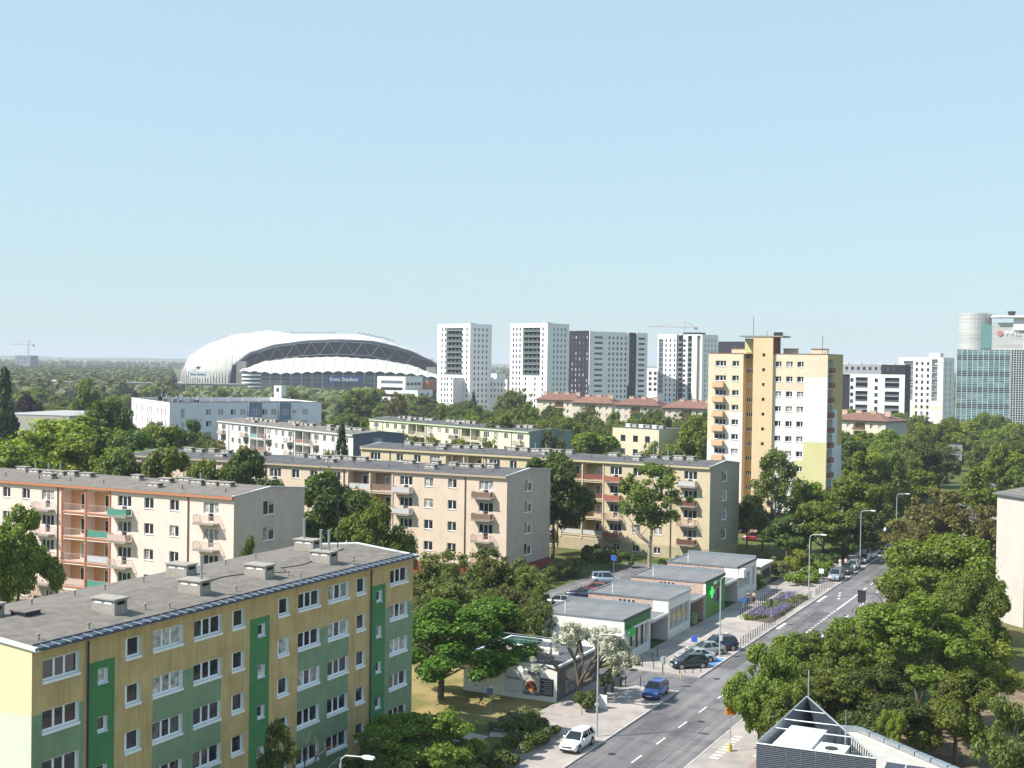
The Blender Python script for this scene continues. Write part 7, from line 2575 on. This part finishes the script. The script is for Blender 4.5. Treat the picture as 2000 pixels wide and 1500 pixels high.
def car(kind, pt, label, a, b, heading, z=.13, group=None, name='parked_car', cat='car'):
    """heading: angle in the street grid, 0 = driving up the street, 180 = facing the camera."""
    ms = car_meshes(kind, pt)
    Ln, W, Hh, wb, wt, re, tb, hz, bz = CARS[kind]
    l, w = Ln / 2, W / 2
    o = thing(name, label, cat, G(a, b, z), GROT + R(heading), group)
    put('body', ms['body'], o)
    put('windows', ms['windows'], o)
    put('roof', ms['roof'], o)
    R_ = .31 if kind != 'suv' else .35
    for x in (l - .78, -l + .76):
        for s in (-1, 1):
            put('wheel_arch', ms['arch'], o, (x, s * (w - .055), R_ + .03))
            wo_ = put('wheel', ms['wheel'], o, (x, s * (w - .085), R_))
            put('rim', ms['rim'], wo_)
    put('headlight', ms['headlight'], o, (0, w * .66, 0))
    put('headlight', ms['headlight'], o, (0, -w * .66, 0), 0, (1, -1, 1))
    for s in (-1, 1):
        put('tail_light', ms['tail'], o, (-l + .045, s * w * .74, .78))
        put('mirror', ms['mirror'], o, (wb - .32, s * (w + .06), hz + .08))
    put('number_plate', ms['plate'], o, (l + .018, 0, .40))
    put('number_plate', ms['plate'], o, (-l - .012, 0, .55))
    put('grille', ms['grille'], o, (l - .01, 0, .56))
    return o
P_white = paint('white', (.75, .75, .74), 0)
P_blue = paint('blue', (.015, .10, .42), .4)
P_black = paint('black', (.012, .013, .02), .2)
P_navy = paint('navy', (.015, .02, .06), .3)
P_silver = paint('silver', (.45, .47, .49), .6)
P_lsil = paint('light_silver', (.56, .58, .60), .5)
P_green = paint('pale_green', (.36, .39, .34), .5)
P_dblue = paint('dark_blue', (.02, .045, .14), .4)
P_red = paint('red', (.28, .02, .03), .2)
P_sblue = paint('silver_blue', (.36, .44, .52), .5)
ST = 'cars parked along the kerb'
car('estate', P_white, 'white estate car parked half on the pavement at the bottom', 99.4, 42.5, 180)
car('hatch', P_blue, 'bright blue hatchback parked by the restaurant drive', 118.6, 42.6, 182)
hd = 132.7
AP = 'cars in the angled bays before the shops'
car('hatch', P_black, 'black hatchback in the angled bay nearest the camera', 131.7, 43.6, hd, .13, AP)
car('sedan', P_lsil, 'white silver saloon in the angled bay behind the black hatchback', 134.6, 43.9, hd, .13, AP)
car('sedan', P_green, 'pale green saloon in the angled bay behind the lamp post', 138.6, 44.0, hd, .13, AP)
car('suv', P_navy, 'dark navy off roader at the end of the angled bays', 141.4, 43.4, hd, .13, AP)
car('van', P_silver, 'silver people carrier first in the kerbside row', 197.6, 42.5, 180, .13, ST)
car('hatch', P_black, 'black hatchback second in the kerbside row', 204.0, 42.4, 180, .13, ST)
car('estate', P_lsil, 'pale silver estate third in the kerbside row, near the two walkers', 209.3, 42.4, 180, .13, ST)
car('hatch', P_silver, 'silver hatchback just behind the fourth lamp post', 217.4, 42.4, 180, .13, ST)
car('sedan', P_lsil, 'light silver saloon fifth in the kerbside row', 223.6, 42.4, 180, .13, ST)
car('hatch', P_navy, 'navy hatchback sixth in the kerbside row', 229.8, 42.4, 180, .13, ST)
car('van', P_dblue, 'dark blue van at the far end of the kerbside row', 235.6, 42.5, 180, .13, ST)
car('hatch', P_silver, 'silver car driving towards the camera at the far end of the street', 240, 39.4, 180, .03, None, 'car')
car('van', P_sblue, 'silver blue estate van in the car park behind the shops', 177.0, 71.5, -62, .04)
car('sedan', P_navy, 'dark navy saloon in the car park behind the second shop', 164.0, 69.8, 100, .04)
car('hatch', P_red, 'dark red car behind the navy saloon in the car park', 168.6, 69.8, 100, .04)
car('hatch', P_silver, 'silver hatchback at the near edge of the car park', 157.2, 70.3, 100, .04)
car('van', P_red, 'dark red van in the shade right of the yellow beige gable', 234.5, 65.5, 95, .01)
car('hatch', P_white, 'white car by the trees right of the yellow beige gable', 244, 70.5, 95, .01)

# ------------------------------------------------------------------ street lamps, signs, posts
lampm = None
def street_lamp(label, a, b, h=8.9, toward=-1):
    global lampm
    o = thing('street_lamp', label, 'street lamp', G(a, b, .1), GROT, 'street lamps along the kerb')
    if lampm is None:
        m = MB()
        m.tube([(0, 0, -.1), (0, 0, 1.2), (0, 0, 8.3)], [.10, .085, .06], mat('lamp_grey', (.44, .50, .50), .5, metal=.3), 8)
        m2 = MB()
        m2.tube([(0, 0, 8.25), (0, -.05, 8.6), (0, -.35, 8.85), (0, -1.6, 8.95)], [.055, .05, .045, .04], MATS['lamp_grey'], 7)
        m3 = MB()
        m3.loft([[(-.1, -1.5, 8.92), (.1, -1.5, 8.92), (.1, -1.5, 9.02), (-.1, -1.5, 9.02)], [(-.17, -1.8, 8.88), (.17, -1.8, 8.88), (.15, -1.8, 9.06), (-.15, -1.8, 9.06)],
                 [(-.14, -2.3, 8.9), (.14, -2.3, 8.9), (.12, -2.3, 9.04), (-.12, -2.3, 9.04)]], mat('lamp_head', (.66, .68, .68), .4))
        lampm = (m.mesh('pole'), m2.mesh('arm'), m3.mesh('lamp_head'))
    put('pole', lampm[0], o)
    put('arm', lampm[1], o)
    put('lamp_head', lampm[2], o)
    return o
for lab, a in (('street lamp whose head alone shows at the bottom edge', 63.8), ('street lamp beside the white estate car', 103.2), ('street lamp rising from the angled parking bays', 138.3),
               ('street lamp by the lavender bed', 179.4), ('street lamp among the kerbside cars', 214.3), ('farthest street lamp above the rusty trees', 247)):
    street_lamp(lab, a, 42.3)
bx = MB()
bx.box(-.16, .16, -.16, .16, 0, .55, mat('box_grey', (.45, .46, .47), .6))
tag(bx.build('junction_box', None, G(138.3, 42.14, 1.9), GROT), 'small grey box strapped to the lamp post in the parking bays', 'box')

gl = thing('globe_lamp', 'short dark park lamp with flat cap among the maples', 'street lamp', G(112.8, 17.2))
m = MB()
m.tube([(0, 0, 0), (0, 0, 3.3)], [.06, .045], M_dark, 8)
m.build('pole', gl)
m = MB()
m.tube([(0, 0, 3.3), (0, 0, 3.5)], [.1, .32], mat('lamp_lens', (.55, .58, .6), .3), 14)
m.tube([(0, 0, 3.5), (0, 0, 3.6)], [.36, .12], M_dark, 14)
m.build('lamp_head', gl)

bolm = MB()
bolm.tube([(0, 0, -.05), (0, 0, .95)], .045, M_bump, 8)
bolm.tube([(0, 0, .95), (0, 0, 1.02)], [.06, .03], M_bump, 8)
bolm = bolm.mesh('bollard')
bolw = MB()
bolw.tube([(0, 0, -.05), (0, 0, .95)], .05, mat('bollard_yellow', (.55, .50, .25), .6), 8)
bolw = bolw.mesh('bollard')
ORD = 'first second third fourth fifth sixth seventh eighth ninth tenth eleventh twelfth thirteenth fourteenth fifteenth sixteenth seventeenth eighteenth nineteenth twentieth'.split()
for k in range(16):
    a = 144.6 + k * 1.0 if k < 14 else 144.6 + k * 1.0
    tag(put('bollard', bolm, None, G(a, 41.75, .13)), ORD[k] + ' thin black bollard from the navy off roader towards the lavender bed', 'bollard', 'bollards by the parking bays')
for k in range(20):
    tag(put('bollard', bolm, None, G(160.4 + k * 1.0, 42.0, .13)), ORD[k] + ' thin bollard from the near end of the lavender bed kerb side', 'bollard', 'bollards along the flower bed')
for k in range(12):
    tag(put('bollard', bolm, None, G(182 + k * 1.05, 41.9, .13)), ORD[k] + ' thin bollard past the lavender bed towards the kerbside cars', 'bollard', 'bollards before the car row')
for k in range(18):
    tag(put('bollard', bolm, None, G(161 + k * 1.15, 46.6 + k * .03, .13)), ORD[k] + ' thin post from the near end behind the lavender bed', 'bollard', 'posts behind the flower bed')
for k, (a, b) in enumerate(((129.24, 47.9), (129.1, 46.6), (127.9, 45.2), (128.4, 43.5), (129.2, 43.2), (129.4, 42.4), (130.2, 41.8), (121, 46.6), (121.2, 45.1), (121.2, 43.6), (121.2, 42.2), (132.2, 47.9), (134.6, 48.2))):
    tag(put('bollard', bolm, None, G(a, b, .13)), 'thin bollard at the restaurant drive mouth, ' + ('beyond the drive, ' if a > 125 else 'before the drive, ') + ORD[k] + ' counting from the wall side', 'bollard', 'bollards at the drive')
for i, (a, b) in enumerate(((126.1, 42.6), (153.6, 43.5))):
    tag(put('bollard', bolw, None, G(a, b, .13)), ('short yellowish post at the drive mouth', 'yellowish post at the corner of the lavender bed')[i], 'bollard')

def round_sign(name, label, a, b, z, face, c_front, c_back, pole_h, rad=.36, shape='round'):
    o = thing(name, label, 'road sign', G(a, b, .1), GROT + R(face))
    m = MB()
    m.tube([(0, 0, -.1), (0, 0, pole_h)], .035, M_steel, 7)
    m.build('pole', o)
    m = MB()
    if shape == 'round':
        m.tube([(.05, 0, z), (.07, 0, z)], rad, c_front, 20)
        m.tube([(.071, 0, z), (.08, 0, z)], rad * .97, c_back, 20)
    else:
        m.box(.05, .07, -rad, rad, z - rad, z + rad, c_front)
        m.box(.0705, .08, -rad * .97, rad * .97, z - rad * .97, z + rad * .97, c_back)
    m.build('sign_plate', o)
    return o
gb = mat('sign_back', (.42, .44, .46), .5, metal=.3)
M_red = mat('sign_red_face', (.55, .03, .03), .5)
M_blue = mat('sign_blue_face', (.03, .10, .45), .5)
round_sign('road_sign', 'round grey backed sign beside the black hatchback', 122.3, 43.1, 2.7, 0, gb, M_red, 3.1, .42)
round_sign('road_sign', 'small blue parking sign above the white silver saloon', 132.2, 43.2, 3.0, 180, gb, M_blue, 3.3, .34, 'sq')
round_sign('road_sign', 'blue square sign by the car park hedge', 181.5, 72.1, 3.0, 180, gb, M_blue, 3.3, .42, 'sq')
round_sign('road_sign', 'grey road sign at the far left end of the street', 256, 45.4, 2.9, 180, gb, mat('sign_pale', (.6, .6, .6), .5), 3.2, .5)
round_sign('road_sign', 'white round sign beside the grey sign at the far end', 249, 44.9, 2.0, 180, gb, M_white, 2.4, .45)
round_sign('road_sign', 'tall thin sign post by the small lawn', 102.8, 52.4, 2.8, 180, gb, mat('sign_navy_face', (.10, .14, .25), .5), 3.2, .3, 'sq')
round_sign('road_sign', 'pair of white plates on a post past the lavender bed', 189.5, 42.9, 2.4, 180, gb, M_white, 2.9, .34, 'sq')
round_sign('road_sign', 'blue sign behind the lavender bed', 163.2, 46.9, 1.9, 180, gb, M_blue, 2.2, .28, 'sq')
def signal(label, a, b, face):
    o = thing('traffic_light', label, 'traffic light', G(a, b, .1), GROT + R(face))
    m = MB()
    m.tube([(0, 0, -.1), (0, 0, 3.3)], .055, M_steel, 8)
    m.build('pole', o)
    m = MB()
    m.box(.06, .26, -.17, .17, 2.35, 3.25, M_bump)
    for z in (2.5, 2.8, 3.1):
        m.tube([(.26, 0, z), (.36, 0, z + .02)], .11, M_bump, 10)
    m.build('signal_head', o)
    return o
signal('traffic light at the near end of the lavender bed', 158.6, 42.0, 180)
signal('dark backed traffic light showing above the roadside maples', 150.5, 32.3, 180)
bn = thing('signal_box', 'large dark signal head standing at the right of the street', 'traffic light', G(165.6, 32.4, .1), GROT)
m = MB()
m.tube([(0, 0, -.1), (0, 0, 3.6)], .06, M_steel, 8)
m.build('pole', bn)
m = MB()
m.box(-.3, .3, -.45, .45, 2.6, 4.0, M_bump)
m.box(-.36, .36, -.5, .5, 4.002, 4.1, M_dark)
m.build('signal_head', bn)

# bicycle stands
for k in range(3):
    m = MB()
    m.tube([(0, 0, 0)] + [(0, .45 - .45 * math.cos(t), .75 * math.sin(t) ** .6 if t > 0 else 0) for t in [math.pi * q / 12 for q in range(1, 12)]] + [(0, .9, 0)], .03, M_steel, 6)
    tag(m.build('bicycle_stand', None, G(145.4 + k * 1.0, 43.8, .13), GROT), ORD[k] + ' bent steel bicycle stand from the navy off roader', 'bike stand', 'bicycle stands')

# planters, notice and litter bin by the restaurant
for k, (a, b) in enumerate(((116.0, 47.1), (117.9, 47.1), (120.3, 47.2))):
    o = thing('planter', 'dark square planter with a small bush, %s from the tree' % ('first', 'second', 'third')[k], 'planter', G(a, b, .13), GROT, 'planters by the restaurant')
    m = MB()
    m.loft([[(-.34, -.34, 0), (.34, -.34, 0), (.34, .34, 0), (-.34, .34, 0)], [(-.42, -.42, .95), (.42, -.42, .95), (.42, .42, .95), (-.42, .42, .95)]], mat('planter_dark', (.05, .055, .065), .7))
    m.build('pot', o)
    c_, n_ = crown_points(rg, 500, [(0, 0, 1.25, .4), (0, 0, 1.7, .26)], (.3, 1))
    put('foliage', leaf_mesh('foliage', c_, n_, .14 * rg.uniform(.7, 1.3, len(c_)), rg, [LEAF['lime' if k == 1 else 'maple']]), o)
m = MB()
m.box(-.05, .05, -.4, .4, 0, 1.25, M_white)
tag(m.build('sandwich_board', None, G(111.9, 45.3, .13), GROT), 'small white notice panel beside the clipped bush', 'notice')
ab = thing('pavement_sign', 'green and white folding board by the second shop', 'sign', G(155.2, 50.8, .02), GROT)
m = MB()
m.loft([[(-.3, -.3, 0), (-.26, -.3, 0), (-.26, .3, 0), (-.3, .3, 0)], [(-.02, -.3, 1.3), (.02, -.3, 1.3), (.02, .3, 1.3), (-.02, .3, 1.3)]], mat('board_mint', (.35, .52, .28), .6))
m.loft([[(.3, -.3, 0), (.26, -.3, 0), (.26, .3, 0), (.3, .3, 0)], [(.03, -.3, 1.29), (.0, -.3, 1.29), (.0, .3, 1.29), (.03, .3, 1.29)]], M_white)
m.build('panel', ab)

# ------------------------------------------------------------------ people
def person(label, a, b, face, top, legs, h=1.72):
    o = thing('person', label, 'person', G(a, b, .13), GROT + R(face))
    sk = mat('skin', (.50, .32, .24), .6)
    k = h / 1.72
    def skinned(name, pts, edges, rad, m, root=0):
        me = bpy.data.meshes.new(name)
        me.from_pydata([tuple(c * k for c in p) for p in pts], edges, [])
        ob = bpy.data.objects.new(name, me)
        COL.objects.link(ob)
        md = ob.modifiers.new('skin', 'SKIN')
        md.use_smooth_shade = True
        for i, r in enumerate(rad):
            r = r if isinstance(r, tuple) else (r, r)
            me.skin_vertices[0].data[i].radius = (r[0] * k, r[1] * k)
            me.skin_vertices[0].data[i].use_root = i == root
        s = ob.modifiers.new('sub', 'SUBSURF')
        s.levels = s.render_levels = 1
        dg = bpy.context.evaluated_depsgraph_get()
        new = bpy.data.meshes.new_from_object(ob.evaluated_get(dg))
        bpy.data.objects.remove(ob)
        new.materials.clear()
        new.materials.append(m)
        return put(name, new, o)
    st = .16
    pts = [(0, 0, .95), (0, 0, 1.2), (0, 0, 1.40), (.02, 0, 1.50), (.03, 0, 1.60), (.03, 0, 1.70),
           (0, .17, 1.38), (.03, .22, 1.12), (.14, .20, .92), (0, -.17, 1.38), (-.03, -.22, 1.12), (.04, -.22, .90),
           (0, .09, .90), (.06, .1, .50), (st, .1, .08), (st + .14, .1, .04), (0, -.09, .90), (0, -.1, .50), (-st, -.1, .08), (-st + .14, -.1, .04)]
    ed = [(0, 1), (1, 2), (2, 3), (3, 4), (4, 5), (2, 6), (6, 7), (7, 8), (2, 9), (9, 10), (10, 11), (0, 12), (12, 13), (13, 14), (14, 15), (0, 16), (16, 17), (17, 18), (18, 19)]
    skinned('body', pts, ed, [(.13, .1), (.14, .1), (.13, .09), .055, .085, .07, .06, .045, .035, .06, .045, .035, .085, .06, .045, .03, .085, .06, .045, .03], sk)
    skinned('shirt', [pts[i] for i in (0, 1, 2, 6, 7, 9, 10)], [(0, 1), (1, 2), (2, 3), (3, 4), (2, 5), (5, 6)], [(.16, .12), (.165, .125), (.15, .11), .075, .06, .075, .06], top)
    skinned('trousers', [(0, 0, 1.0), pts[12], pts[13], pts[14], pts[16], pts[17], pts[18]], [(0, 1), (1, 2), (2, 3), (0, 4), (4, 5), (5, 6)], [(.15, .12), .1, .075, .06, .1, .075, .06], legs)
    hr = MB()
    hr.loft([[(.02 + rr_ * math.cos(t), rr_ * math.sin(t), z) for t in [2 * math.pi * q / 10 for q in range(10)]] for rr_, z in ((.105 * k, 1.62 * k), (.115 * k, 1.70 * k), (.09 * k, 1.77 * k), (.03 * k, 1.80 * k))], mat('hair', (.06, .04, .03), .8))
    hr.build('hair', o, smooth=True)
    return o
white_top = mat('white_cloth', (.75, .74, .72), .9)
dark_cl = mat('dark_cloth', (.05, .05, .07), .9)
beige_cl = mat('beige_cloth', (.5, .45, .38), .9)
person('walker in white top and pale trousers beside the parked cars, left of two', 208.6, 44.3, 10, white_top, white_top)
person('walker in white top and dark trousers beside the parked cars, right of two', 209.6, 43.6, -10, white_top, beige_cl)
person('person in dark clothes walking past the last shop front', 170.8, 48.4, 175, dark_cl, dark_cl)
person('person in beige jacket beside the dark dressed walker', 171.4, 47.8, 178, beige_cl, dark_cl)

# ------------------------------------------------------------------ haze
HAZE = True
if HAZE:
    m = bpy.data.materials.new('haze')
    m.use_nodes = True
    nt = m.node_tree
    nt.nodes.clear()
    ou = nt.nodes.new('ShaderNodeOutputMaterial')
    pv = nt.nodes.new('ShaderNodeVolumePrincipled')
    pv.inputs['Color'].default_value = (.86, .90, 1.0, 1)
    pv.inputs['Density'].default_value = .00012
    pv.inputs['Anisotropy'].default_value = 0.0
    nt.links.new(pv.outputs[0], ou.inputs['Volume'])
    hb = MB()
    hb.box(-11000, 11000, -400, 11500, -4, 110, m)
    o = hb.build('haze')
    o['kind'] = 'stuff'
    o['label'] = 'thin summer haze over the city'
